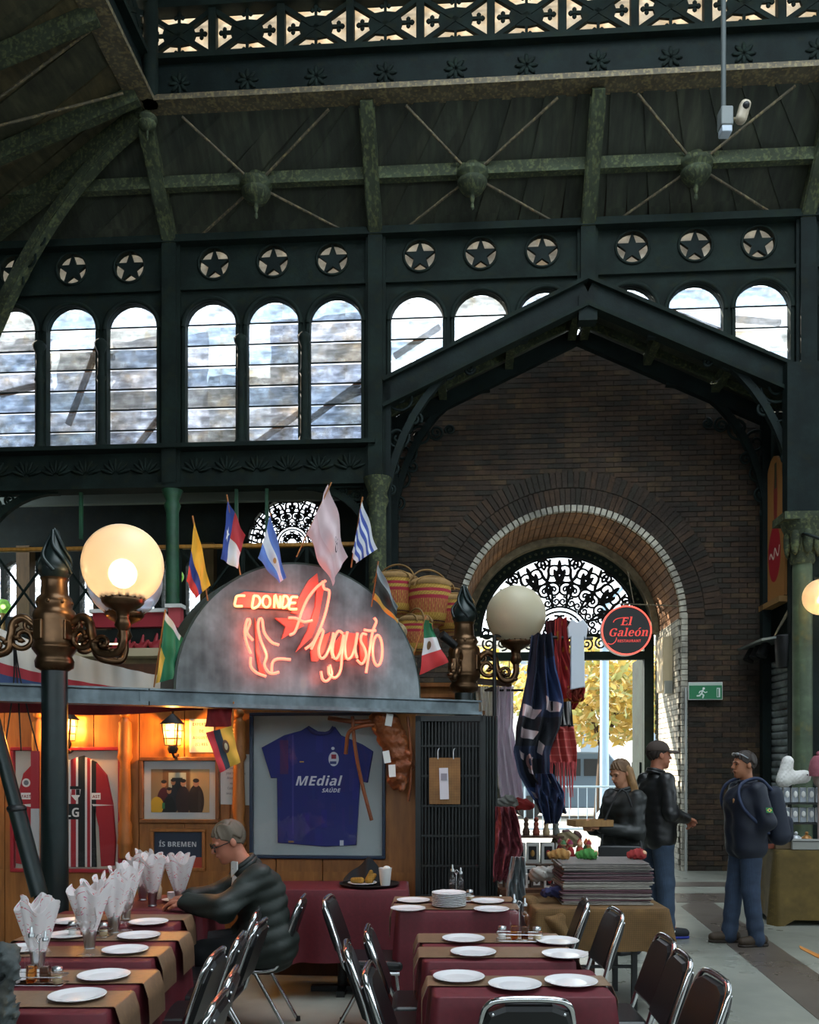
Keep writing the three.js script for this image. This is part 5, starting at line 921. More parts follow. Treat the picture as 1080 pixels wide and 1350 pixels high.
// napkins in steel tumblers
const napTex = canvas(256, 256, (x, w, h) => { x.fillStyle = '#e2dcdc'; x.fillRect(0, 0, w, h); for (let i = 0; i < 130; i++) { x.strokeStyle = `rgba(${196 + rnd() * 30},${60 + rnd() * 50},${70 + rnd() * 50},0.75)`; x.lineWidth = 1.5 + rnd() * 2; x.beginPath(); const a = rnd() * w, b = rnd() * h; x.moveTo(a, b); x.quadraticCurveTo(a + rnd() * 20 - 10, b + rnd() * 20 - 10, a + rnd() * 26 - 13, b + rnd() * 16 - 8); x.stroke(); } }, true);
const napMat = mat(0xffffff, 0.85, 0, { map: napTex });
function napkinGlass(px, pyBase, d, sd, label) {
  const y = EYE - (pyBase - CY) * d / F, pos = P(px, CY, d).setY(Math.max(TY + 0.014, y));
  pos.y = TY + 0.014;
  const t = thing('steel_tumbler', 'steel tumbler ' + label, 'tumbler', pos);
  mb().lathe([[0, 0], [0.028, 0], [0.028, 0.004], [0.022, 0.008], [0.038, 0.13], [0.0395, 0.13], [0.024, 0.012], [0, 0.01]], 0, 0, 0, 22).build('cup', M.steel, t);
  const n = thing('paper_napkin', 'red-printed white napkin ' + label, 'napkin', pos);
  sheet((u, w) => { const a = u * 2 * PI, pk = 0.5 + 0.5 * Math.sin(a * 4 + sd), r = 0.026 + 0.062 * w ** 0.9 + w * 0.012 * Math.sin(a * 7 + sd) + 0.01 * w * Math.sin(a * 2 + sd), h = 0.07 + w * (0.19 + 0.05 * pk); return v(r * Math.cos(a), h, r * Math.sin(a)); }, 48, 10, 0.0015).build('outer_fold', napMat, n, true);
  sheet((u, w) => { const a = u * 2 * PI + 1, pk = 0.5 + 0.5 * Math.sin(a * 3 + sd * 2), r = 0.02 + 0.036 * w + w * 0.014 * Math.sin(a * 5 + sd), h = 0.07 + w * (0.2 + 0.06 * pk); return v(r * Math.cos(a), h, r * Math.sin(a)); }, 36, 8, 0.0015).build('inner_fold', napMat, n, true);
}
[[50, 3.86, 'on the front table beside the oil bottle'], [118, 4.32, 'behind the wine glass on the second table'], [150, 4.72, 'at the far edge of the second table'], [166, 5.14, 'on the third table behind the wine glasses'], [201, 5.62, 'at the left on the table of the seated man'], [237, 5.66, 'by the hands of the seated man'], [188, 5.86, 'at the back of the table of the seated man']].forEach(([px, d, l], i) => napkinGlass(px, 1200, d, i * 1.3, l));
// wine glasses
function wineGlass(px, d, label, s = 1) {
  const t = thing('wine_glass', label, 'wine glass', P(px, CY, d).setY(TY + 0.018));
  mb().lathe([[0, 0], [0.036, 0.001], [0.034, 0.004], [0.006, 0.01], [0.005, 0.08], [0.012, 0.088], [0.034, 0.11], [0.042, 0.14], [0.036, 0.19], [0.0345, 0.19], [0.0405, 0.14], [0.033, 0.112], [0.01, 0.09], [0, 0.088]].map(([a, b]) => [a * s, b * s]), 0, 0, 0, 24).build('bowl_and_stem', M.glass, t);
}
wineGlass(113, 4.15, 'clear wine glass standing before the napkin on the second table', 1.15); wineGlass(165, 4.76, 'clear wine glass at the far edge of the second table', 1.1); wineGlass(162, 5.0, 'clear wine glass on the third table', 1.1);
// cruet sets
const oil = pmat(0xffffff, 0.05, 0, { transmission: 1, thickness: 0.04, ior: 1.4, attenuationColor: new THREE.Color(0xd08a20), attenuationDistance: 0.03 });
function bottle(t, x, z, h, m) {
  mb().rbox(x, h * 0.3, z, 0.042, h * 0.6, 0.042, 0.008).lathe([[0.02, h * 0.58], [0.011, h * 0.68], [0.011, h * 0.8], [0.013, h * 0.81], [0, h * 0.81]], x, 0, z, 12).build('bottle', M.glass, t);
  mb().rbox(x, h * 0.17, z, 0.034, h * 0.3, 0.034, 0.006).build('liquid', m, t);
  mb().lathe([[0.013, h * 0.8], [0.013, h * 0.86], [0.006, h * 0.88], [0.005, h * 0.98], [0, h]], x, 0, z, 10).build('spout', M.steel, t);
}
function cruet(px, d, label) {
  const t = thing('cruet_set', label, 'cruet set', P(px, CY, d).setY(TY + 0.02)); t.rotation.y = rr(-0.3, 0.3);
  bottle(t, -0.026, 0, 0.23, oil); bottle(t, 0.026, -0.01, 0.21, pmat(0x6a3a14, 0.05, 0, { transmission: 0.7, thickness: 0.03, ior: 1.35 }));
  for (const [x, m] of [[-0.085, M.white], [0.085, mat(0xb9a684, 0.7)]]) { mb().lathe([[0.022, 0.003], [0.024, 0.05], [0.02, 0.058]], x, 0, 0.015, 14).build('shaker', M.glass, t); mb().lathe([[0, 0.006], [0.018, 0.006], [0.019, 0.035], [0, 0.036]], x, 0, 0.015, 12).build('contents', m, t); mb().lathe([[0.021, 0.056], [0.021, 0.07], [0, 0.075]], x, 0, 0.015, 14).build('cap', M.steel, t); }
  const c = mb(), lp = [[-0.11, -0.035], [0.11, -0.035], [0.11, 0.045], [-0.11, 0.045]]; for (const y of [0.003, 0.035]) c.tube(lp.map(([x, z]) => v(x, y, z)), 0.0022, 30, 5, true, 0.05); c.tube([v(0, 0.003, -0.02), v(0, 0.16, -0.012), v(0.012, 0.18, -0.01), v(0, 0.195, -0.01), v(-0.012, 0.18, -0.01), v(0, 0.16, -0.008)], 0.0025, 20, 5); c.build('wire_caddy', M.chrome, t);
}
cruet(50, 3.62, 'wire cruet set with oil and shakers on the front lamp post table'); cruet(118, 4.62, 'wire cruet set with amber oil on the second lamp post table'); cruet(685, 4.5, 'wire cruet set between four plates on the middle table'); cruet(602, 5.8, 'wire cruet set behind the stack of plates');
{ // cup and saucer, tray with food
  const t = thing('coffee_cup', 'white coffee cup on a saucer before the seated man', 'cup', P(228, CY, 5.8).setY(TY + 0.014)); mb().lathe([[0, 0], [0.04, 0], [0.07, 0.012], [0.07, 0.014], [0.04, 0.004], [0, 0.004]], 0, 0, 0, 24).build('saucer', M.china, t); mb().lathe([[0, 0.006], [0.024, 0.006], [0.034, 0.03], [0.036, 0.06], [0.034, 0.06], [0.031, 0.03], [0, 0.01]], 0, 0, 0, 20).tube([v(0.035, 0.05, 0), v(0.056, 0.045, 0), v(0.056, 0.025, 0), v(0.034, 0.02, 0)], 0.004, 14, 6).build('cup', M.china, t);
  const k = P(208, CY, 5.9).setY(TY + 0.014), n = thing('sauce_jar', 'small jar between tumblers on the seated man table', 'jar', k); mb().lathe([[0, 0], [0.025, 0], [0.027, 0.07], [0.02, 0.09], [0.02, 0.1], [0, 0.1]], 0, 0, 0, 14).build('jar', mat(0xc8b49a, 0.4), n); mb().lathe([[0.022, 0.098], [0.022, 0.115], [0, 0.118]], 0, 0, 0, 12).build('lid', M.white, n);
  const y = TY + 0.014, tr = thing('serving_tray', 'oval black tray on the table under the blue jersey', 'tray', P(487, CY, 6.55).setY(y)); mb().lathe([[0, 0], [0.2, 0], [0.22, 0.018], [0.215, 0.018], [0.2, 0.006], [0, 0.006]], 0, 0, 0, 36).build('base', M.black, tr);
  const pl = new THREE.Mesh(plateMesh, M.china); pl.name = 'plate'; pl.position.copy(P(478, CY, 6.55)).setY(y + 0.008); tag(pl, 'white plate of leftover food on the black tray', 'plate');
  const fo = thing('leftover_food', 'yellow bread and crumpled leftovers on the tray plate', 'food', P(482, CY, 6.55).setY(y + 0.018)); const B = (l) => { const [lo, hi] = boxOf(l); return net(bones(l, 0.02), lo, hi, 0.006); }, food = mat(0xb89034, 0.8, 0, { map: tBurlap });
  mb().add(B([[v(-0.09, 0.02, 0), 0.02, v(-0.03, 0.022, 0.02), 0.022]])).build('bread', food, fo); mb().add(B([[v(0.02, 0.02, 0), 0.025, v(0.04, 0.08, 0), 0.015], [v(0.04, 0.02, 0.02), 0.02, v(0.07, 0.06, 0.01), 0.012]])).build('crust', food, fo);
  const nb = thing('black_cloth_napkin', 'black cloth tented behind the leftovers on the tray', 'cloth', P(480, CY, 6.68).setY(y + 0.02)); sheet((u, w) => { const x = (u - 0.5) * 0.3; return v(x, 0.17 * w * Math.max(0.02, 1 - Math.abs(x - 0.03) * 5.2) + 0.01 * Math.sin(u * 12), 0.08 - 0.1 * w + 0.02 * Math.sin(u * 14)); }, 24, 10, 0.005).build('cloth', mat(0x15181c, 0.9), nb);
  const fc = thing('foam_cup', 'white foam cup with crumpled napkin on the tray', 'cup', P(508, CY, 6.5).setY(y + 0.008)); mb().lathe([[0, 0], [0.034, 0], [0.047, 0.12], [0.049, 0.124], [0.045, 0.124], [0.032, 0.006], [0, 0.006]], 0, 0, 0, 22).build('cup', M.white, fc); mb().ball(0.01, 0.12, 0, 0.028, 1, 0.7, 1, 8).build('napkin_ball', M.white, fc);
}
// ---------------------------------------------------------------- chairs
function makeChair() {
  const t = thing('chrome_chair', '', 'chair'); scene.remove(t);
  const hoop = [v(-0.175, 0.4, 0.17), v(-0.178, 0.4, 0), v(-0.178, 0.405, -0.1), v(-0.176, 0.44, -0.165), v(-0.168, 0.6, -0.215), v(-0.16, 0.74, -0.265), v(-0.14, 0.8, -0.288), v(-0.08, 0.82, -0.296), v(0.08, 0.82, -0.296), v(0.14, 0.8, -0.288), v(0.16, 0.74, -0.265), v(0.168, 0.6, -0.215), v(0.176, 0.44, -0.165), v(0.178, 0.405, -0.1), v(0.178, 0.4, 0), v(0.175, 0.4, 0.17)];
  mb().tube(hoop, 0.0125, 110, 8).build('back_hoop', M.chrome, t);
  for (const s of [-1, 1]) {
    mb().rod(v(s * 0.175, 0.4, 0.15), v(s * 0.19, 0.005, 0.2), 0.011, 0.011, 8).build('leg', M.chrome, t); mb().rod(v(s * 0.176, 0.4, -0.02), v(s * 0.19, 0.005, -0.24), 0.011, 0.011, 8).build('leg', M.chrome, t);
    for (const z of [0.2, -0.24]) mb().lathe([[0, 0], [0.016, 0], [0.014, 0.03], [0, 0.03]], s * 0.19, 0, z, 8).build('rubber_foot', M.black, t);
  }
  mb().rbox(0, 0.44, 0.01, 0.36, 0.065, 0.36, 0.03).build('seat_pad', M.vinyl, t);
  const sh = [[-0.155, 0], [0.155, 0], [0.148, 0.2], [0.13, 0.25], [0.08, 0.272], [-0.08, 0.272], [-0.13, 0.25], [-0.148, 0.2]];
  mb().prism(sh, 0.022, RT(0, 0.53, -0.21, -0.34, 0, 0), [], 0.013).build('back_pad', M.vinyl, t);
  mb().box(0, 0.4, 0.1, 0.34, 0.018, 0.018).box(0, 0.4, -0.06, 0.34, 0.018, 0.018).build('seat_rail', M.chrome, t);
  for (const s of [-1, 1]) mb().ball(s * 0.125, 0.77, -0.302, 0.007, 1, 1, 1, 6).build('screw', M.chrome, t);
  return t;
}
const chair0 = makeChair();
const chairs = [   // top of the back: pixel x, depth, facing, label, group
  [400, 5.62, -PI / 2, 'chrome and black chair on which the man in the quilted coat sits', 0],
  [340, 5.12, -PI / 2 + 0.08, 0, 'L'], [345, 4.74, -PI / 2 - 0.05, 0, 'L'], [318, 4.36, -PI / 2 + 0.04, 0, 'L'], [287, 3.98, -PI / 2 - 0.04, 0, 'L'], [308, 3.6, -PI / 2 + 0.06, 0, 'L'], [290, 3.22, -PI / 2, 0, 'L'],
  [432, 5.6, PI / 2 - 0.1, 'chrome and black chair at the table with the stack of plates', 0], [484, 4.55, PI / 2, 0, 'C'], [456, 4.14, PI / 2 + 0.06, 0, 'C'], [484, 3.68, PI / 2 - 0.05, 0, 'C'],
  [773, 5.5, -PI / 2 - 0.1, 0, 'R'], [813, 5.1, -PI / 2 + 0.05, 0, 'R'], [880, 4.3, -PI / 2, 0, 'R'], [902, 3.92, -PI / 2 - 0.06, 0, 'R'], [945, 3.54, -PI / 2 + 0.04, 0, 'R'],
  [697, 3.18, PI, 'chrome and black chair with its rounded back turned, before the plates', 0],
];
const ordinal = ['first', 'second', 'third', 'fourth', 'fifth', 'sixth'], chairCount = {};
const chairLabels = { L: ['chrome and black chair along the lamp post tables, # from the seated man', 'chairs along the lamp post tables'], C: ['chrome and black chair facing the plate tables, # from the wood wall', 'chairs facing the plate tables'], R: ['chrome and black chair on the open floor side, # from the burlap table', 'chairs on the open floor side'] };
chairs.forEach(([px, d, a, label, g], i) => {
  const p = P(px, CY, d).setY(0); p.x += 0.296 * Math.sin(a); p.z += 0.296 * Math.cos(a);
  const c = i ? chair0.clone() : chair0; c.name = numbered('chrome_chair' + (i ? '' : '')); if (!i) c.name = 'chrome_chair'; scene.add(c); c.position.copy(p); c.rotation.y = a;
  c.userData = { label: label || chairLabels[g][0].replace('#', ordinal[(chairCount[g] = (chairCount[g] ?? -1) + 1)]), category: 'chair' }; if (g) c.userData.group = chairLabels[g][1];
});
{ // grey coat over a chair at the corner of the frame
  const bl_ = [[P(-14, 1262, 3.1), 0.05, P(6, 1262, 3.1), 0.05], [P(-12, 1290, 3.1), 0.06, P(8, 1330, 3.05), 0.035], [P(12, 1272, 3.05), 0.03, P(16, 1284, 3.05), 0.028], [P(-12, 1330, 3.1), 0.07, P(-5, 1400, 3.1), 0.06], [P(6, 1300, 3.05), 0.02, P(6, 1352, 3.05), 0.03], [P(-30, 1265, 3.1), 0.06, P(-40, 1420, 3.1), 0.08]];
  const [lo, hi] = boxOf(bl_), f = bones(bl_, 0.03), o = mb().add(net((x, y, z) => f(x, y, z) + 0.009 * Math.sin(x * 110 + y * 60) * Math.sin(y * 90 + z * 50) + 0.006 * Math.sin(y * 160 + 5 * Math.sin(x * 40)), lo, hi, 0.009)).build('grey_coat', mat(0x4d5454, 0.8, 0, { map: tIron, bumpMap: tBump, bumpScale: 0.004 }), null); tag(o, 'crumpled dark grey coat hung at the front lamp post table', 'coat');
  const ch = chair0.clone(); ch.name = numbered('chrome_chair'); scene.add(ch); ch.position.copy(P(-45, CY, 3.1).setY(0)); ch.rotation.y = PI / 2; ch.userData = { label: 'chrome and black chair under the grey coat', category: 'chair' };
}
// ---------------------------------------------------------------- people
const skinM = (c) => mat(c, 0.55);
const ell = (x, y, z, cx, cy, cz, a, b, c) => { const X = (x - cx) / a, Y = (y - cy) / b, Z = (z - cz) / c, k = Math.sqrt(X * X + Y * Y + Z * Z); return (k - 1) * Math.min(a, b, c); };
function headGeo(beard = 0) {                                // centre of the head at the origin, facing +z
  const nose = bones([[v(0, 0.012, 0.088), 0.009, v(0, -0.022, 0.106), 0.013]], 0.01), brow = bones([[v(-0.04, 0.022, 0.078), 0.012, v(0.04, 0.022, 0.078), 0.012]], 0.01), lips = bones([[v(-0.018, -0.056, 0.088), 0.008, v(0.018, -0.056, 0.088), 0.008]], 0.01), neck = bones([[v(0, -0.06, -0.02), 0.054, v(0, -0.2, -0.035), 0.058]], 0.02);
  return net((x, y, z) => {
    let d = ell(x, y, z, 0, 0.03, -0.012, 0.076, 0.092, 0.097); d = smin(d, ell(x, y, z, 0, -0.05, 0.03, 0.056, 0.066, 0.062), 0.035);
    d = smin(d, nose(x, y, z), 0.012); d = smin(d, brow(x, y, z), 0.012); d = smin(d, lips(x, y, z), 0.012); d = smin(d, ell(x, y, z, 0, -0.1, 0.062, 0.024, 0.02, 0.024), 0.02);
    for (const s of [-1, 1]) { d = smin(d, ell(x, y, z, s * 0.079, -0.004, -0.012, 0.012, 0.03, 0.02), 0.006); d = Math.max(d, -ell(x, y, z, s * 0.032, 0.004, 0.098, 0.016, 0.01, 0.014)); }
    return smin(d, neck(x, y, z), 0.02);
  }, [-0.11, -0.24, -0.13], [0.11, 0.14, 0.14], 0.0055);
}
function handGeo(wrist, dir, palmN, curl, side) {            // a hand from the wrist along dir, back of the hand against palmN
  const d = dir.clone().normalize(), n = palmN.clone().addScaledVector(d, -palmN.dot(d)).normalize(), s = new V3().crossVectors(n, d).normalize().multiplyScalar(side), L = [];
  const at = (a, b, c) => wrist.clone().addScaledVector(d, a).addScaledVector(s, b).addScaledVector(n, c);
  for (const b of [-0.028, -0.009, 0.01, 0.028]) L.push([at(0, b * 0.6, 0), 0.017, at(0.085, b, 0), 0.0125]);
  [[-0.03, 0.062], [-0.01, 0.075], [0.01, 0.08], [0.03, 0.07]].forEach(([b, len]) => {
    let p = at(0.085, b, 0), a = 0, r = 0.0095; for (const f of [0.45, 0.32, 0.23]) { a += curl; const q = p.clone().addScaledVector(d, len * f * Math.cos(a)).addScaledVector(n, len * f * Math.sin(a)); L.push([p, r, q, r - 0.001]); p = q; r -= 0.001; }
  });
  L.push([at(0.02, 0.03, 0.005), 0.014, at(0.05, 0.055, 0.015), 0.011], [at(0.05, 0.055, 0.015), 0.0105, at(0.085, 0.055, 0.03), 0.009]);
  const [lo, hi] = boxOf(L, 0.015); return net(bones(L, 0.008), lo, hi, 0.0045);
}
function person(o) {
  const t = thing('person', o.label, 'person', o.pos, o.turn), J = o.j, two = (f) => [-1, 1].flatMap(f), k = (a) => J[a];
  const mir = (p, s) => v(p.x * s, p.y, p.z), sd = (n, s) => J[n + (s < 0 ? 'R' : 'L')] ?? mir(J[n], s);
  const build = (L, sm, cell, name, m, parent = t, mod) => { const [lo, hi] = boxOf(L, 0.06), f = bones(L, sm); return mb().add(net(mod ? (x, y, z) => mod(f(x, y, z), x, y, z) : f, lo, hi, cell)).build(name, m, parent); };
  // body under the clothes, with head and hands
  const B = [[k('pelvis'), 0.09, k('chest'), 0.09], [k('chest'), 0.09, k('neck'), 0.05], [k('neck'), 0.05, k('head'), 0.055]];
  for (const s of [-1, 1]) B.push([sd('hip', s), 0.075, sd('knee', s), 0.05], [sd('knee', s), 0.05, sd('ankle', s), 0.035], [sd('ankle', s), 0.035, sd('toe', s), 0.025], [k('chest'), 0.07, sd('shoulder', s), 0.045], [sd('shoulder', s), 0.045, sd('elbow', s), 0.036], [sd('elbow', s), 0.036, sd('wrist', s), 0.024], [k('pelvis'), 0.09, sd('hip', s), 0.08]);
  const [lo, hi] = boxOf(B, 0.05), body = mb().add(net(bones(B, 0.03), lo, hi, 0.016));
  const hm = new THREE.Matrix4().compose(k('head'), new THREE.Quaternion().setFromEuler(new THREE.Euler(o.nod ?? 0, o.look ?? 0, 0, 'YXZ')), v(1, 1, 1).multiplyScalar(o.headScale ?? 1)); body.add(headGeo(), hm);
  for (const s of [-1, 1]) { const w = sd('wrist', s), e = sd('elbow', s), d = (o.handDir?.[s] ?? w.clone().sub(e)).clone(); body.add(handGeo(w.clone(), d, o.palm ?? v(0, -1, 0.2), o.curl ?? 0.5, -s)); }
  body.build('body', skinM(o.skin), t);
  const hg = new THREE.Group(); hg.name = 'head_details'; t.add(hg); hg.applyMatrix4(hm);
  const hairF = o.hair, H = (b, n, m) => b.build(n, m, hg);
  const hm_ = mat(o.hairColor, 0.6, 0, { map: tWood });
  H(mb().add(net((x, y, z) => { let d = ell(x, y, z, 0, 0.034, -0.016, 0.085, 0.1, 0.104); d = Math.max(d, (0.008 + 0.72 * z - y) * 0.8, -0.075 - y); return d + 0.004 * Math.sin(x * 190 + y * 70 + 3 * Math.sin(z * 60)) ; }, [-0.11, -0.1, -0.14], [0.11, 0.16, 0.12], 0.006)), 'hair', hm_);
  for (const q of [-1, 1]) { H(mb().ball(q * 0.031, 0.005, 0.083, 0.011, 1.1, 0.75, 0.6, 8), 'eye', mat(0x2a2420, 0.3)); H(mb().tube([v(q * 0.052, 0.02, 0.082), v(q * 0.033, 0.028, 0.092), v(q * 0.014, 0.024, 0.094)], 0.0045, 10, 5), 'eyebrow', hm_); }
  H(mb().tube([v(-0.022, -0.057, 0.09), v(0, -0.056, 0.0975), v(0.022, -0.057, 0.09)], 0.005, 10, 5), 'lips', mat(o.lips ?? 0x8a4a40, 0.5));
  o.details?.(hg, H, hm_, t);
  // trousers
  const Tl = [[k('pelvis'), 0.125, k('pelvis').clone().add(v(0, 0.06, 0)), 0.12]]; for (const s of [-1, 1]) Tl.push([sd('hip', s), 0.105, sd('knee', s), 0.078], [sd('knee', s), 0.078, sd('ankle', s).clone().add(v(0, -0.04, 0.015)), o.cuff ?? 0.07], [k('pelvis'), 0.115, sd('hip', s), 0.11]);
  build(Tl, 0.03, 0.013, 'trousers', o.trousers, t, (d, x, y, z) => d + 0.004 * Math.sin(y * 46 + 3 * Math.sin(x * 14) + z * 9) * Math.max(0, Math.sin(y * 9)));
  // shoes
  for (const s of [-1, 1]) { const a = sd('ankle', s), e = sd('toe', s), h = a.clone().setY(e.y + 0.01).lerp(e, -0.3); const L = [[h, 0.042, e, 0.038], [a.clone(), 0.05, h.clone().lerp(e, 0.3), 0.045], [e.clone().lerp(h, 0.4), 0.045, e, 0.036]]; const sh = build(L, 0.02, 0.009, 'shoe', o.shoes, t, (d, x, y, z) => Math.max(d, e.y - 0.036 - y)); const so = [[h.clone().setY(e.y - 0.03), 0.045, e.clone().setY(e.y - 0.03), 0.043]]; build(so, 0.02, 0.009, 'sole', o.soles ?? M.black, sh, (d, x, y, z) => Math.max(d, Math.abs(y - (e.y - 0.034)) - 0.012)); if (o.shoeMark) for (const q of [-1, 1]) { const mp = h.clone().lerp(e, 0.45); mb().box(mp.x - 0.046, mp.y + 0.005, mp.z + q * 0.012, 0.004, 0.035, 0.007).box(mp.x - 0.046, mp.y + 0.005, mp.z, 0.004, 0.008, 0.02).build('mark', M.white, sh); } }
  // jacket
  const w = o.bulk ?? 0.03, c = k('chest'), p = k('pelvis'), Jk = [];
  for (const s of [-1, 1]) { const q = v(s * 0.075, 0, 0); Jk.push([p.clone().add(q).add(v(0, o.hem ?? -0.02, 0)), 0.1 + w, c.clone().add(q), 0.095 + w], [c.clone().add(q), 0.085 + w, sd('shoulder', s), 0.042 + w * 0.6], [sd('shoulder', s), 0.045 + w * 0.5, sd('elbow', s), 0.042 + w * 0.55], [sd('elbow', s), 0.042 + w * 0.55, sd('wrist', s).clone().lerp(sd('elbow', s), 0.06), 0.032 + w * 0.45]); }
  Jk.push([c, 0.09 + w, c.clone().lerp(k('neck'), 0.7), 0.066 + w * 0.3]);
  if (o.coat) for (const s of [-1, 1]) Jk.push([p.clone().add(v(s * 0.08, 0, 0)), 0.12 + w, sd('hip', s).clone().lerp(sd('knee', s), 0.3), 0.11]);
  const quilt = o.quilt ?? 0;
  const jk = build(Jk, 0.04, 0.012, 'jacket', o.jacket, t, (d, x, y, z) => d - quilt * Math.abs(Math.sin(y * 38 + z * 10)) + 0.004 * Math.sin(y * 31 + x * 17) * Math.sin(x * 23 + z * 27));
  // collar
  const nk = k('neck'), cd = k('head').clone().sub(nk).normalize(); const cg = mb(); for (let i = 0; i < 2; i++) { const q = nk.clone().addScaledVector(cd, -0.012 + i * 0.022); cg.add(new THREE.TorusGeometry(0.07 - i * 0.003, 0.016, 8, 22), new THREE.Matrix4().compose(q, new THREE.Quaternion().setFromUnitVectors(v(0, 0, 1), cd), v(1, 1.05, 1))); } cg.build('collar', o.collar ?? o.jacket, jk);
  o.extra?.(t, sd, jk);
  return t;
}
const stand = (over = {}) => ({ pelvis: v(0, 0.95, 0), chest: v(0, 1.28, 0.0), neck: v(0, 1.48, -0.01), head: v(0, 1.625, 0.025), hip: v(0.09, 0.9, 0), knee: v(0.1, 0.5, 0.03), ankle: v(0.105, 0.1, -0.02), toe: v(0.115, 0.05, 0.14), shoulder: v(0.19, 1.4, -0.01), elbow: v(0.27, 1.13, -0.06), wrist: v(0.2, 0.98, 0.13), ...over });
const jeans = mat(0x3a4f74, 0.85, 0, { map: tBurlap }), jeansB = mat(0x4a6288, 0.85, 0, { map: tBurlap });
person({ // man in the navy jacket
  label: 'man in navy jacket and jeans, sunglasses on his head, hands at his pockets', pos: P(984, CY, 8.25).setY(0), turn: -PI / 2 + 0.12, j: stand({ hipR: v(-0.09, 0.9, 0), kneeR: v(-0.1, 0.5, 0.06), ankleR: v(-0.1, 0.1, 0.1), toeR: v(-0.12, 0.05, 0.26), kneeL: v(0.1, 0.5, 0.01), ankleL: v(0.11, 0.1, -0.06), toeL: v(0.13, 0.05, 0.1), chest: v(0, 1.29, 0.02), wrist: v(0.12, 0.93, 0.02) }), skin: 0xa06a4c, hairColor: 0x2a1c14, trousers: jeans, shoes: mat(0x4a3a2a, 0.7, 0, { map: tBurlap }), soles: mat(0x2a2119, 0.8), jacket: mat(0x0f1728, 0.62), bulk: 0.05, hem: -0.05, curl: 0.9,
  details: (g, H) => { H(mb().tube([v(-0.085, 0.06, 0.0), v(-0.07, 0.095, 0.06), v(0, 0.105, 0.085), v(0.07, 0.095, 0.06), v(0.085, 0.06, 0.0)], 0.006, 24, 6).ball(-0.035, 0.1, 0.078, 0.026, 1, 0.6, 0.5, 8).ball(0.035, 0.1, 0.078, 0.026, 1, 0.6, 0.5, 8), 'sunglasses', mat(0x9a9ea4, 0.2, 0.4)); },
  extra: (t, sd, jk) => { const f = canvas(64, 48, (x, w, h) => { x.fillStyle = '#2a7a44'; x.fillRect(0, 0, w, h); x.fillStyle = '#d8c04a'; x.beginPath(); x.moveTo(w / 2, 5); x.lineTo(w - 6, h / 2); x.lineTo(w / 2, h - 5); x.lineTo(6, h / 2); x.fill(); x.fillStyle = '#2c3c7a'; x.beginPath(); x.arc(w / 2, h / 2, 9, 0, 7); x.fill(); }); const a = sd('shoulder', 1).clone().lerp(sd('elbow', 1), 0.62); mb().add(new THREE.BoxGeometry(0.004, 0.045, 0.06), RT(a.x + 0.095, a.y, a.z, 0, 0, 0.2)).build('sleeve_patch', mat(0xffffff, 0.7, 0, { map: f }), jk, true); mb().ball(0.09, 1.3, 0.165, 0.022, 1, 1.3, 0.3, 8).build('chest_badge', mat(0xb98a5c, 0.7), jk); },
});
{ // backpack
  const p = P(984, CY, 8.25), t = thing('backpack', 'navy backpack worn by the man in the navy jacket', 'backpack', p.setY(0), -PI / 2 + 0.12), nv = mat(0x111a2c, 0.7), L = [[v(-0.09, 1.0, -0.27), 0.1, v(-0.08, 1.36, -0.22), 0.08], [v(0.09, 1.0, -0.27), 0.1, v(0.08, 1.36, -0.22), 0.08]], pk = [[v(-0.07, 0.98, -0.36), 0.05, v(-0.07, 1.12, -0.36), 0.045], [v(0.07, 0.98, -0.36), 0.05, v(0.07, 1.12, -0.36), 0.045]];
  for (const [n, q] of [['pack', L], ['pocket', pk]]) { const [lo, hi] = boxOf(q, 0.05); mb().add(net(bones(q, 0.06), lo, hi, 0.012)).build(n, nv, t); }
  for (const s of [-1, 1]) mb().tube([v(s * 0.12, 1.38, -0.2), v(s * 0.13, 1.505, -0.05), v(s * 0.14, 1.44, 0.13), v(s * 0.2, 1.25, 0.13), v(s * 0.26, 1.02, -0.08)], 0.015, 30, 6).build('strap', mat(0x24304c, 0.7), t);
}
person({ // man with a cap
  label: 'man in brown cap, black leather jacket and jeans facing the other man', pos: P(866, CY, 8.6).setY(0), turn: PI / 2 + 0.25, look: -0.1, j: stand({ wristR: v(-0.1, 1.06, 0.24), elbowR: v(-0.28, 1.12, -0.02), wristL: v(0.08, 1.04, 0.26), elbowL: v(0.27, 1.12, 0.02), toeR: v(-0.13, 0.05, 0.2), ankleR: v(-0.1, 0.1, 0.03) }), skin: 0xa5684e, hairColor: 0x2b1f18, trousers: jeansB, shoes: mat(0x171a20, 0.7), soles: mat(0x22308a, 0.6), shoeMark: true, jacket: mat(0x17181a, 0.4), bulk: 0.035, hem: -0.05, quilt: 0.003, curl: 0.8,
  details: (g, H) => { const cm = mat(0x3a2d26, 0.8); H(mb().add(net((x, y, z) => Math.max(ell(x, y, z, 0, 0.045, -0.015, 0.09, 0.092, 0.108), 0.035 - y), [-0.12, 0.0, -0.15], [0.12, 0.16, 0.13], 0.007)).ball(0, 0.136, -0.015, 0.009), 'cap_crown', cm); H(mb().add(net((x, y, z) => Math.max(ell(x, y, z, 0, 0.046 - (x * x) * 4, 0.09, 0.075, 0.3, 0.1), Math.abs(y - 0.046 + x * x * 4 + (z - 0.08) * 0.12) - 0.006, 0.06 - z), [-0.1, -0.02, 0.04], [0.1, 0.09, 0.21], 0.006)), 'cap_peak', cm); },
}).scale.setScalar(1.055);
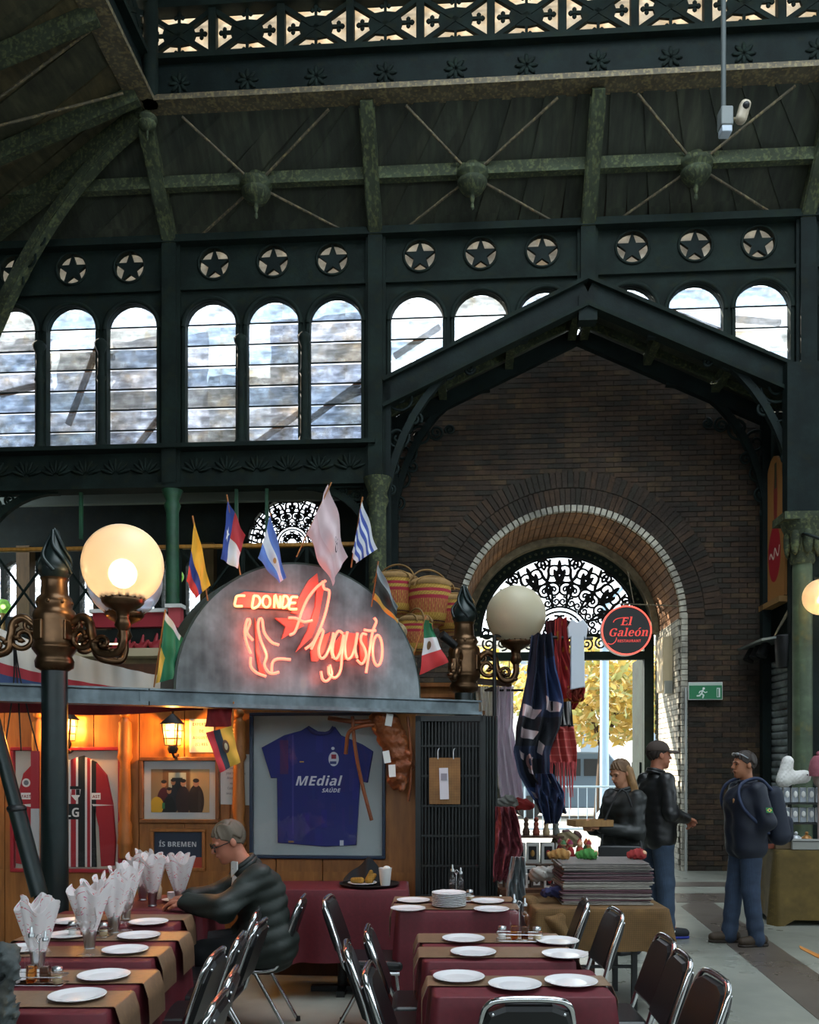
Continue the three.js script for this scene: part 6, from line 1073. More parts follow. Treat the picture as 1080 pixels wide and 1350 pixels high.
person({ // woman
  label: 'long-haired woman in black jacket looking down at a wooden tray', pos: P(822, CY, 7.95).setY(-0.03), turn: -PI / 2 + 0.5, nod: 0.35, look: 0.05, headScale: 0.94, j: stand({ head: v(0, 1.585, 0.035), neck: v(0, 1.45, -0.01), wristR: v(-0.06, 1.1, 0.31), elbowR: v(-0.23, 1.08, 0.04), wristL: v(0.06, 1.12, 0.31), elbowL: v(0.23, 1.08, 0.05), shoulder: v(0.17, 1.37, -0.01) }), skin: 0xb98263, hairColor: 0x6e5236, lips: 0xa05048, trousers: mat(0x20242c, 0.8), shoes: M.black, jacket: mat(0x161a19, 0.5), bulk: 0.032, hem: -0.02, quilt: 0.007, curl: 0.7, palm: v(0, 1, 0.1),
  details: (g, H, hm) => { const L = []; for (const s of [-1, 1]) L.push([v(s * 0.06, 0.04, -0.03), 0.035, v(s * 0.078, -0.12, -0.03), 0.03], [v(s * 0.078, -0.12, -0.03), 0.03, v(s * 0.085, -0.4, 0.06), 0.02]); L.push([v(-0.03, 0.02, -0.07), 0.05, v(0, -0.25, -0.09), 0.05], [v(0, -0.25, -0.09), 0.05, v(0.02, -0.45, -0.1), 0.03], [v(0.04, 0, -0.07), 0.045, v(0.05, -0.38, -0.08), 0.03]); const [lo, hi] = boxOf(L, 0.03); H(mb().add(net(bones(L, 0.02), lo, hi, 0.008)), 'long_hair', mat(0xa07c50, 0.55, 0, { map: tWood })); },
  extra: (t, sd, jk) => { for (const s of [-1, 1]) { const w = sd('wrist', s), e = sd('elbow', s); mb().rod(w.clone().lerp(e, 0.13), w.clone().lerp(e, -0.02), 0.036, 0.033, 14).build('white_cuff', M.white, jk); } },
});
{
  const t = thing('wooden_tray', 'pale wooden tray held by the long-haired woman', 'tray', P(778, CY, 7.75).setY(EYE - (1088 - CY) * 7.75 / F), 0.2);
  mb().box(0, 0, 0, 0.34, 0.012, 0.2).build('base', mat(0xb08a58, 0.6, 0, { map: tWood }), t); for (const s of [-1, 1]) { mb().box(0, 0.022, s * 0.095, 0.34, 0.05, 0.012).build('side', mat(0xb08a58, 0.6, 0, { map: tWood }), t); mb().box(s * 0.165, 0.022, 0, 0.012, 0.05, 0.19).build('end', mat(0xb08a58, 0.6, 0, { map: tWood }), t); }
  const b = P(818, 1135, 7.7), g = thing('shoulder_bag', 'black shoulder bag at the hip of the long-haired woman', 'bag', b.setY(0.82), -0.2); mb().rbox(0, 0, 0, 0.36, 0.26, 0.1, 0.03).build('body', mat(0x15181a, 0.4), g); mb().rbox(0, 0.06, 0.052, 0.37, 0.12, 0.012, 0.005).build('flap', mat(0x181b1d, 0.4), g); mb().box(0.02, 0.03, 0.062, 0.06, 0.014, 0.01).build('clasp', mat(0xb09050, 0.3, 0.8), g); mb().tube([v(-0.16, 0.12, 0), v(-0.12, 0.35, -0.03), v(0.02, 0.6, -0.08), v(0.13, 0.35, -0.06), v(0.17, 0.12, 0)], 0.01, 24, 6).build('strap', M.black, g);
}
person({ // seated man
  label: 'grey-haired man with glasses in dark quilted coat seated at a table', pos: P(354, CY, 5.62).setY(0), turn: -PI / 2 + 0.3, nod: 0.38, look: 0.1, j: { pelvis: v(0, 0.55, 0), chest: v(0, 0.86, 0.06), neck: v(0, 1.03, 0.15), head: v(0, 1.165, 0.245), hip: v(0.09, 0.53, 0.04), knee: v(0.13, 0.52, 0.4), ankle: v(0.13, 0.1, 0.36), toe: v(0.14, 0.05, 0.5), shoulder: v(0.2, 0.97, 0.09), elbow: v(0.27, 0.8, 0.26), elbowL: v(0.28, 0.8, 0.3), wrist: v(0.08, 0.82, 0.47), wristL: v(0.06, 0.82, 0.5), wristR: v(-0.16, 0.82, 0.46) }, skin: 0xb07058, hairColor: 0x6a6258, trousers: mat(0x16191c, 0.85), shoes: M.black, jacket: mat(0x1f2723, 0.62), bulk: 0.045, hem: -0.02, quilt: 0.013, coat: true, curl: 0.35, palm: v(0, -1, 0), handDir: { [-1]: v(0.3, -0.1, 1), 1: v(-0.55, -0.1, 0.8) }, collar: mat(0x1d2320, 0.6),
  details: (g, H) => { H(mb().add(new THREE.TorusGeometry(0.026, 0.0028, 6, 18), T(-0.033, 0.002, 0.1)).add(new THREE.TorusGeometry(0.026, 0.0028, 6, 18), T(0.033, 0.002, 0.1)).rod(v(-0.008, 0.006, 0.105), v(0.008, 0.006, 0.105), 0.003).rod(v(0.058, 0.006, 0.098), v(0.084, 0.008, -0.01), 0.0028).rod(v(-0.058, 0.006, 0.098), v(-0.084, 0.008, -0.01), 0.0028), 'glasses', M.black); },
  extra: (t, sd, jk) => { const w = sd('wrist', 1), e = sd('elbow', 1); mb().rod(w.clone().lerp(e, 0.12), w.clone().lerp(e, -0.02), 0.038, 0.036, 14).build('white_cuff', M.white, jk); const d = w.clone().sub(e).normalize(), p = w.clone().addScaledVector(d, 0.02); mb().add(new THREE.TorusGeometry(0.03, 0.008, 8, 18), new THREE.Matrix4().compose(p, new THREE.Quaternion().setFromUnitVectors(v(0, 0, 1), d), v(1, 1, 1.3))).build('watch', M.steel, t); sheet((u, q) => v((u - 0.5) * 0.1 * (1 - q * 0.3), 0.86 + q * 0.19, 0.2 - 0.02 * q + 0.03 * Math.cos((u - 0.5) * 3)), 10, 8, 0.004).build('shirt_front', M.white, t); for (const s of [-1, 1]) sheet((u, q) => v(s * (0.015 + 0.06 * u), 1.05 - q * 0.1 * (1 - 0.5 * u) - 0.0 * u, 0.225 - 0.03 * u), 4, 4, 0.006).build('shirt_collar', M.white, t); },
});
// ---------------------------------------------------------------- souvenir stall
function drape(name, label, cat, rows, d, m, folds = 3, amp = 0.04, th = 0.006, n = 40) {
  const o = thing(name, label, cat), c = P((rows[0][1] + rows[0][2]) / 2, CY, d).setY(0); o.position.copy(c);
  sheet((u, w) => {
    const q = (1 - w) * (rows.length - 1), i = Math.min(rows.length - 2, Math.floor(q)), t = q - i, L = (k) => rows[i][k] + (rows[i + 1][k] - rows[i][k]) * t;
    const p = P(L(1) + (L(2) - L(1)) * u, L(0), d); p.z += amp * Math.sin(u * 2 * PI * folds + 2 * Math.sin(w * 5)) + amp * 0.4 * Math.sin(u * 31 + w * 9); return p.sub(c);
  }, n, 40, th).build('cloth', m, o, true);
  return o;
}
const ponchoTex = canvas(256, 512, (x, w, h) => {
  x.fillStyle = '#1c2740'; x.fillRect(0, 0, w, h); x.fillStyle = '#11151e'; x.fillRect(0, h * 0.36, w, h * 0.18); x.fillRect(w * 0.2, h * 0.62, w * 0.5, h * 0.3);
  x.fillStyle = '#2c3f6a'; x.fillRect(w * 0.6, h * 0.1, w * 0.4, h * 0.2); x.fillRect(0, h * 0.8, w, h * 0.08);
  x.fillStyle = '#c4b2b4'; for (const [a, b, c, d] of [[0.03, 0.28, 0.45, 0.09], [0.58, 0.25, 0.4, 0.08], [0.1, 0.42, 0.4, 0.08], [0.15, 0.56, 0.12, 0.07], [0.62, 0.5, 0.12, 0.1], [0.3, 0.6, 0.2, 0.03], [0.3, 0.68, 0.14, 0.04], [0.75, 0.74, 0.2, 0.04], [0.1, 0.82, 0.16, 0.06]]) { x.beginPath(); x.moveTo(a * w, b * h); x.lineTo((a + c) * w, (b + d * 0.4) * h); x.lineTo((a + c * 0.8) * w, (b + d) * h); x.lineTo((a + 0.02) * w, (b + d * 0.8) * h); x.fill(); }
  x.fillStyle = '#b98a84'; x.beginPath(); x.ellipse(w * 0.36, h * 0.64, 20, 26, 0, 0, 7); x.fill(); x.fillStyle = '#1c2740'; x.beginPath(); x.ellipse(w * 0.36, h * 0.64, 9, 12, 0, 0, 7); x.fill();
  for (let i = 0; i < 500; i++) { x.fillStyle = `rgba(${120 + rnd() * 60},${120 + rnd() * 60},${140 + rnd() * 60},0.12)`; x.fillRect(rnd() * w, rnd() * h, 2, 6); }
});
drape('blue_poncho', 'long navy and black woven poncho with pale motifs hanging at the stall', 'poncho', [[836, 704, 724], [880, 698, 728], [930, 688, 742], [960, 680, 740], [990, 678, 728], [1020, 684, 726], [1050, 700, 742], [1072, 712, 748]], 6.9, mat(0xffffff, 0.9, 0, { map: ponchoTex }), 2.5, 0.07, 0.012);
drape('blue_shawl', 'royal blue fringed shawl hanging below the navy poncho', 'shawl', [[1020, 708, 730], [1045, 706, 744], [1062, 712, 742], [1086, 718, 734]], 6.8, mat(0x24375e, 0.9, 0, { map: tWeave }), 3, 0.04);
const redTex = canvas(128, 256, (x, w, h) => { x.fillStyle = '#a52a30'; x.fillRect(0, 0, w, h); x.fillStyle = '#c4433e'; for (let i = 0; i < 9; i++) x.fillRect(i * 15, 0, 5, h); x.fillStyle = '#c8902e'; for (let i = 0; i < 16; i++) x.fillRect(rnd() * w, rnd() * h * 0.9, 7, 9); x.fillRect(0, h * 0.86, w, h * 0.06); });
drape('red_poncho', 'red poncho with gold dots hanging beside the white shirt', 'poncho', [[815, 734, 748], [860, 732, 752], [895, 732, 766], [910, 728, 770], [935, 740, 757]], 7.1, mat(0xffffff, 0.85, 0, { map: redTex }), 2, 0.05);
drape('crimson_shawl', 'dark crimson and grey shawl hanging behind the red poncho', 'shawl', [[818, 722, 734], [870, 722, 738], [900, 724, 742]], 7.25, mat(0x7a2a34, 0.9, 0, { map: tWeave }), 2, 0.04);
{
  const t = drape('striped_shawl', 'black and white striped shawl with long coral fringe', 'shawl', [[925, 722, 754], [955, 722, 756], [962, 721, 756], [1005, 722, 760]], 7.0, mat(0xffffff, 0.9, 0, { map: canvas(128, 256, (x, w, h) => { x.fillStyle = '#b8504c'; x.fillRect(0, 0, w, h); x.fillStyle = '#c8c4c0'; x.fillRect(0, 0, w, h * 0.36); x.fillStyle = '#1c1c20'; for (let i = 0; i < 9; i++) x.fillRect(i * 15, 0, 8, h * 0.36); x.fillRect(0, h * 0.36, w, h * 0.1); x.fillStyle = '#cf7a72'; for (let i = 0; i < 6; i++) x.fillRect(0, h * (0.52 + i * 0.08), w, 3); }) }), 3, 0.04);
  const fr = mb(), c = t.position; for (let k = 0; k < 30; k++) { const px = 722 + k * 1.3, a = P(px, 1004, 7.0), b = P(px + rr(-2, 3), 1030 + 25 * Math.sin(k * 0.7) * Math.sin(k * 0.21) + (k > 12 && k < 24 ? 28 : 0), 7.0); a.z = b.z = -7 + 0.03 * Math.sin(k * 1.3); fr.rod(a.sub(c), b.sub(c), 0.006, 0.003, 5); } fr.build('fringe', mat(0xb8484a, 0.9), t);
}
for (const [l, rows] of [['left', [[905, 628, 654], [960, 632, 652], [1010, 642, 656], [1060, 655, 664]]], ['right', [[905, 652, 678], [960, 652, 676], [1010, 656, 684], [1062, 660, 690]]]]) drape('white_dress', l === 'left' ? 'cream hanging dress next to the slatted cabinet' : 'pale lilac-white hanging dress beside the navy poncho', 'dress', rows, l === 'left' ? 7.5 : 7.35, pmat(l === 'left' ? 0xf0ebe0 : 0xece0ea, 0.9, 0, { transmission: 0.4, thickness: 0 }), 3, 0.03);
{ // white shirt
  const d = 7.0, t = thing('white_shirt', 'plain white child shirt on a hanger in the doorway light', 'shirt', P(762, CY, d).setY(0), 0), c = t.position, S = [[754, 818], [761, 822], [768, 818], [774, 826], [772, 842], [769, 838], [770, 905], [753, 908], [753, 838], [750, 840], [749, 828]].map(([x, y]) => { const p = P(x, y, d).sub(c); return [p.x, p.y]; });
  mb().prism(S, 0.03, T(0, 0, -0.015), [], 0.006).build('cloth', mat(0xc9cfd8, 0.8), t); const p = P(761, 814, d).sub(c); mb().tube([v(p.x - 0.03, p.y - 0.03, 0), v(p.x, p.y, 0), v(p.x, p.y + 0.05, 0), v(p.x + 0.015, p.y + 0.06, 0)], 0.004, 12, 5).build('hanger', M.steel, t);
}
drape('red_fringed_cloth', 'orange-edged red cloth hanging under the white shirt', 'cloth', [[900, 752, 772], [915, 746, 770], [925, 752, 768]], 7.05, mat(0xa03a24, 0.9, 0, { map: tWeave }), 2, 0.03);
drape('patterned_shawl', 'crimson patterned shawl draped over the stall corner', 'shawl', [[1064, 655, 676], [1090, 654, 684], [1120, 652, 692], [1150, 650, 680], [1162, 650, 668]], 6.35, mat(0xffffff, 0.9, 0, { map: canvas(128, 128, (x, w, h) => { x.fillStyle = '#6b2630'; x.fillRect(0, 0, w, h); for (let i = 0; i < 300; i++) { x.fillStyle = rnd() < 0.5 ? 'rgba(190,120,120,0.35)' : 'rgba(60,20,28,0.5)'; x.fillRect(rnd() * w, rnd() * h, 5, 5); } }) }), 2.5, 0.05);
drape('grey_throw', 'pale grey throw hanging below the crimson shawl', 'throw', [[1130, 676, 690], [1165, 668, 692], [1200, 666, 698], [1245, 674, 696]], 6.25, mat(0x9aa3a6, 0.9, 0, { map: tWeave }), 2.5, 0.04);
{ // stall frame
  const t = thing('stall_frame', 'thin dark steel frame from which the ponchos hang', 'frame'), a = P(652, 838, 7.15), b = P(782, 842, 7.1), q = P(640, 910, 7.4), r = P(690, 910, 7.3);
  mb().rod(a, b, 0.012, 0.012, 8).build('hanging_bar', M.black, t); mb().rod(q, r, 0.01, 0.01, 8).build('hanging_bar', M.black, t); { const p = b.clone().lerp(a, 0.32), u = v(p.x, p.y, -7.45); mb().rod(v(a.x, 0, a.z), a, 0.015, 0.015, 8).build('upright', M.black, t); mb().rod(v(u.x, 0, u.z), u, 0.015, 0.015, 8).build('upright', M.black, t); mb().rod(u, p, 0.01, 0.01, 8).build('brace', M.black, t); } mb().rod(v(a.x, q.y, a.z), q, 0.01, 0.01, 8).build('brace', M.black, t);
  const s = thing('wooden_sign_board', 'plain brown board behind the cream globe lamp', 'board', P(652, 900, 7.35)); mb().box(0, 0, 0, 0.28, 0.05, 0.02, 0, 0, -0.08).build('board', M.woodDark, s); mb().rod(v(-0.12, 0.02, 0), v(-0.12, 0.2, 0), 0.004).rod(v(0.12, 0.0, 0), v(0.12, 0.18, 0), 0.004).build('hanger', M.black, s);
}
// burlap table with the tall stack of placemats
const bx0 = P(706, CY, 5.95).x, bx1 = P(880, CY, 5.95).x, bY = EYE - (1200 - CY) * 5.95 / F;
{
  const w = bx1 - bx0, t = thing('display_table', 'low display table under the burlap cloth', 'table', [(bx0 + bx1) / 2, 0, -6.3]);
  mb().box(0, bY - 0.015, 0, w - 0.02, 0.03, 0.68).build('table_top', M.woodDark, t);
  for (const [a, b] of [[-1, 1], [1, 1], [-1, -1], [1, -1]]) mb().box(a * (w / 2 - 0.2), (bY - 0.03) / 2, b * 0.28, 0.035, bY - 0.03, 0.035).build('leg', M.black, t); mb().box(0, 0.3, 0.28, w - 0.4, 0.02, 0.02).box(0, 0.3, -0.28, w - 0.4, 0.02, 0.02).build('stretcher', M.black, t);
  const c = mb().add(clothGeo(w, 0.7, 0.27, 6, 2)).build('burlap_cloth', M.burlap, null); c.position.set((bx0 + bx1) / 2, bY, -6.3); tag(c, 'brown burlap cloth over the display table with the placemat stack', 'cloth');
  const L = [[P(716, 1215, 6.0), 0.07, P(720, 1250, 5.95), 0.05], [P(735, 1215, 5.95), 0.06, P(745, 1250, 5.92), 0.05], [P(700, 1190, 6.2), 0.06, P(706, 1225, 6.15), 0.06]], [lo, hi] = boxOf(L), f = bones(L, 0.05), o = mb().add(net((x, y, z) => f(x, y, z) + 0.008 * Math.sin(y * 50 + x * 40), lo, hi, 0.012)).build('burlap_sacks', M.burlap, null); tag(o, 'bunched folds of burlap at the left corner of the display table', 'sack');
  const mats = [0x8a8480, 0x6c6062, 0xb4aea4, 0x74505a, 0x9a928c, 0x55504f].map((k) => mat(k, 0.6, 0, { map: tWeave }));
  for (let k = 0; k < 22; k++) { const m = mb().rbox(0, 0, 0, 0.6 + rr(-0.02, 0.02), 0.0105, 0.42, 0.004, rr(-0.006, 0.006), rr(-0.03, 0.03), rr(-0.008, 0.008)).build('woven_placemat', mats[(rnd() * 6) | 0], null); m.position.set(P(797, CY, 6.15).x + rr(-0.012, 0.012), bY + 0.02 + k * 0.0128, -6.28); tag(m, 'woven placemat in the tall stack on the burlap table', 'placemat', 'stacked woven placemats'); }
  const top = bY + 0.02 + 22 * 0.0128, kn = (px, c1, lab, s = 1) => { const q = P(px, CY, 6.3), o2 = thing('knitted_doll', lab, 'doll', q.setY(top)); const l = [[v(-0.06 * s, 0.025, 0), 0.025, v(0.07 * s, 0.025, 0.01), 0.03], [v(0, 0.04, 0), 0.025, v(0.03, 0.05, 0), 0.02]], [a, b] = boxOf(l); const df = bones(l, 0.02); mb().add(net((x, y, z) => df(x, y, z) + 0.007 * Math.sin(x * 150) * Math.sin(z * 130 + y * 90), a, b, 0.006)).build('body', mat(c1, 0.9, 0, { map: tWeave }), o2); mb().ball(0.09 * s, 0.035, 0.01, 0.022).build('head', mat(0xc49a78, 0.8), o2); };
  kn(772, 0x4f9a48, 'green knitted doll lying on the placemat stack', 0.75); kn(838, 0xb43a3a, 'red and white knitted doll lying on the placemat stack', 0.6); kn(735, 0xb98a4a, 'tan striped knitted bundle at the left end of the placemat stack', 0.8);
}
// souvenir table behind
{
  const y = 0.72, t = thing('souvenir_table', 'souvenir table crowded with boxed dolls behind the burlap display', 'table', P(715, CY, 7.0).setY(0));
  mb().box(0, y - 0.02, 0, 0.72, 0.04, 0.7).build('table_top', M.woodDark, t); mb().box(-0.02, y + 0.12, -0.22, 0.6, 0.02, 0.24).build('riser_shelf', M.woodDark, t); for (const a of [-1, 1]) { mb().box(a * 0.3, y + 0.055, -0.22, 0.02, 0.11, 0.22).build('riser_side', M.woodDark, t); for (const b of [-1, 1]) mb().box(a * 0.32, y / 2 - 0.02, b * 0.3, 0.04, y - 0.04, 0.04).build('leg', M.woodDark, t); }
  const box = (x, yy, z, w, h, d, c) => { const o = thing('souvenir_box', c ? 'small dark gift box with a pale window on the souvenir table' : 'white boxed figurine on the souvenir table', 'box', [t.position.x + x, yy, t.position.z + z], rr(-0.2, 0.2), c ? 'dark gift boxes' : 'white boxed figurines'); mb().box(0, h / 2, 0, w, h, d).build('carton', c ? mat(0x4a3f3a, 0.6) : M.white, o); mb().box(0, h * 0.52, d / 2 + 0.001, w * 0.62, h * 0.66, 0.004).build('window', c ? M.white : M.black, o); mb().ball(0, h * 0.5, d / 2 + 0.004, w * 0.17, 1, 1.6, 0.4, 8).build('figure', mat([0xa02c30, 0xb98a4a, 0x8a7f78][(rnd() * 3) | 0], 0.7), o); };
  for (let k = 0; k < 5; k++) box(-0.27 + k * 0.115, y + 0.13, -0.24, 0.1, 0.16, 0.08, 0); for (let k = 0; k < 5; k++) box(-0.29 + k * 0.1, y, -0.02, 0.085, 0.13, 0.07, k % 2); for (let k = 0; k < 4; k++) box(-0.28 + k * 0.1, y, 0.22, 0.08, 0.1, 0.07, (k + 1) % 2);
  const cols = [0xa8262c, 0xc04a3a, 0xb98a3c, 0x3f6a44, 0x7a2c4a, 0xc49a78, 0x8a2430, 0xa8542c, 0x6b5a40];
  for (let k = 0; k < 12; k++) { const o = thing('small_knit_doll', 'small bright knitted doll in the heap on the souvenir table', 'doll', [t.position.x + 0.14 + (k % 4) * 0.065 + rr(-0.015, 0.015), 0.94, t.position.z + 0.02 + (k / 4 | 0) * 0.07], rr(0, 6), 'heap of knitted dolls'); const c1 = mat(cols[k % 9], 0.9, 0, { map: tWeave }); mb().lathe([[0, 0], [0.03, 0], [0.026, 0.05], [0.014, 0.075], [0, 0.075]], 0, 0, 0, 10).build('body', c1, o); mb().ball(0, 0.092, 0, 0.02, 1, 1, 1, 8).build('head', mat(0xc49a78, 0.8), o); mb().lathe([[0.022, 0.095], [0.012, 0.115], [0, 0.13]], 0, 0, 0, 8).build('hat', mat(cols[(k + 4) % 9], 0.9), o); }
  const cr = thing('wicker_crate', 'wicker crate holding the heap of knitted dolls', 'crate', [t.position.x + 0.24, y, t.position.z + 0.09]); mb().rbox(0, 0.11, 0, 0.3, 0.22, 0.26, 0.015).build('body', M.burlap, cr); mb().rbox(0, 0.205, 0, 0.32, 0.03, 0.28, 0.012).build('rim', mat(0xa88452, 0.9, 0, { map: tBurlap }), cr);
  mb().box(-0.05, y + 0.34, -0.26, 0.5, 0.015, 0.16).build('upper_shelf', M.woodDark, t); for (const a of [-1, 1]) mb().box(-0.05 + a * 0.24, y + 0.235, -0.3, 0.015, 0.2, 0.06).build('shelf_post', M.woodDark, t);
  for (let k = 0; k < 6; k++) { const o = thing('clay_figurine', 'small clay figurine on the upper shelf of the souvenir table', 'figurine', [t.position.x - 0.25 + k * 0.08, y + 0.348, t.position.z - 0.26], rr(0, 6), 'clay figurines on the upper shelf'), c1 = mat([0x8a6a4a, 0xa8a098, 0x5c4438, 0x9a4a3a, 0xb9a27c, 0x6f7470][k], 0.8); mb().lathe([[0, 0], [0.026, 0], [0.03, 0.03], [0.016, 0.07], [0.022, 0.09], [0.012, 0.11], [0, 0.11]], 0, 0, 0, 12).build('body', c1, o); mb().ball(0, 0.125, 0, 0.02, 1, 1.1, 1, 8).build('head', c1, o); }
  const heap = (px, py, d, c, lab, s = 1) => { const p = P(px, py, d), l = []; for (let k = 0; k < 5; k++) l.push([v(rr(-0.08, 0.08) * s, rr(0, 0.06) * s, rr(-0.05, 0.05)), 0.035 * s, v(rr(-0.08, 0.08) * s, rr(0, 0.05) * s, rr(-0.05, 0.05)), 0.03 * s]); const [a, b] = boxOf(l), hf = bones(l, 0.02), o = mb().add(net((x, y, z) => hf(x, y, z) + 0.009 * Math.sin(x * 70 + y * 90) * Math.sin(z * 80 + y * 40), a, b, 0.007)).build('folded_textile', mat(c, 0.9, 0, { map: tWeave }), null); o.position.copy(p); tag(o, lab, 'textile'); };
  heap(690, 1064, 7.1, 0xb8302c, 'bright red textile bunched below the hanging dresses', 0.8); heap(666, 1062, 7.05, 0x9a9a92, 'grey wool hats heaped beside the cream dress', 1); heap(716, 1158, 6.5, 0xc8c4bc, 'white fluffy textile at the edge of the souvenir table', 1.1); heap(740, 1112, 7.3, 0x8a7a5a, 'olive woollen hats at the back of the souvenir table', 1.2); heap(728, 1180, 6.15, 0x2a2c5a, 'dark blue textile tucked by the placemat stack', 0.7); heap(752, 1106, 7.35, 0x6a4a4a, 'brown woollen caps at the back of the souvenir table', 0.9);
}
// ---- woven baskets on a crate rack behind the sign
{
  const wv = canvas(256, 128, (x, w, h) => { x.fillStyle = '#b08a3c'; x.fillRect(0, 0, w, h); for (let j = 0; j < 32; j++) for (let i = 0; i < 64; i++) { x.fillStyle = ['#c29a48', '#9a742c', '#a98434'][(i + j * 7) % 3]; x.fillRect(i * 4, j * 4, 3, 3); } x.fillStyle = '#9c2434'; x.fillRect(0, h * 0.1, w, 10); x.fillRect(0, h * 0.26, w, 5); for (let i = 0; i < 32; i++) { x.fillRect(i * 8, h * 0.3, 4, 20); x.fillRect(i * 8 + 4, h * 0.72, 4, 14); } x.fillStyle = '#4a2430'; x.fillRect(0, h * 0.62, w, 4); }, true); wv.repeat.set(2, 1);
  const wm = mat(0xffffff, 0.85, 0, { map: wv, bumpMap: tBump, bumpScale: 0.004 }), straw = mat(0xa88452, 0.9, 0, { map: tBurlap });
  const rack = thing('basket_rack', 'wooden crate rack carrying the woven baskets beside the sign', 'rack', P(560, CY, 7.7).setY(0)); mb().box(0, 2.06, -0.1, 1.0, 0.03, 0.6).build('shelf', M.wood, rack); mb().box(0.1, 2.2, -0.15, 0.6, 0.24, 0.4).build('crate', mat(0x9a6a30, 0.7, 0, { map: tWood }), rack); for (const a of [-1, 1]) for (const b of [-0.35, 0.15]) mb().box(a * 0.47, 1.03, b, 0.04, 2.06, 0.04).build('post', M.woodDark, rack); for (let k = 0; k < 3; k++) mb().box(0.1, 2.12 + k * 0.09, 0.06, 0.62, 0.03, 0.015).build('crate_slat', M.wood, rack);
  const basket = (px, py, d, s, lab) => { const o = thing('woven_basket', lab, 'basket', P(px, py, d), rr(0, 6)), h = 0.3 * s, r = 0.17 * s; mb().lathe([[0, 0], [r * 0.7, 0], [r * 0.85, h * 0.2], [r, h * 0.75], [r * 0.98, h]], 0, 0, 0, 28).build('wall', wm, o, true); mb().lathe([[r * 1.0, h], [r * 1.02, h * 1.08], [r * 0.8, h * 1.18], [0, h * 1.2]], 0, 0, 0, 24).build('lid', straw, o); for (const q of [0, 0.5, -0.5]) mb().tube(Array.from({ length: 9 }, (_, i) => { const a = i / 8 * PI; return v(r * 1.06 * Math.cos(a), h * 0.95 + h * (q ? 0.36 : 0.5) * Math.sin(a) * (q ? 0.8 : 1), q * r * 0.9); }), 0.008, 24, 6).build('handle', straw, o); };
  basket(522, 812, 7.75, 1.0, 'tall red and yellow woven basket highest beside the sign'); basket(566, 826, 7.7, 1.1, 'red and yellow woven basket with lid in the middle of the basket rack'); basket(598, 836, 7.75, 0.9, 'red and yellow woven basket next to the cream globe lamp post'); basket(548, 862, 7.45, 0.85, 'small woven basket at the front of the basket rack');
  const h = thing('straw_hat', 'pale straw hat leaning behind the right edge of the sign', 'hat', P(520, 838, 7.3)); mb().lathe([[0, 0.1], [0.07, 0.09], [0.09, 0], [0.2, -0.01], [0.2, 0], [0.095, 0.01], [0, 0.11]], 0, 0, 0, 26).build('brim_and_crown', mat(0xb9a684, 0.8, 0, { map: tBurlap }), h); h.rotation.set(1.0, 0, -0.5);
  const sp = thing('spotlight', 'small black spotlight clamped to the far lamp post', 'spotlight', P(592, 846, 7.15)); mb().rod(v(-0.06, 0.05, 0.05), v(0.05, -0.03, -0.02), 0.035, 0.03, 12).build('housing', M.black, sp); mb().rod(v(0.04, -0.03, 0), v(0.13, -0.06, -0.08), 0.012, 0.012, 6).build('clamp', M.black, sp);
}
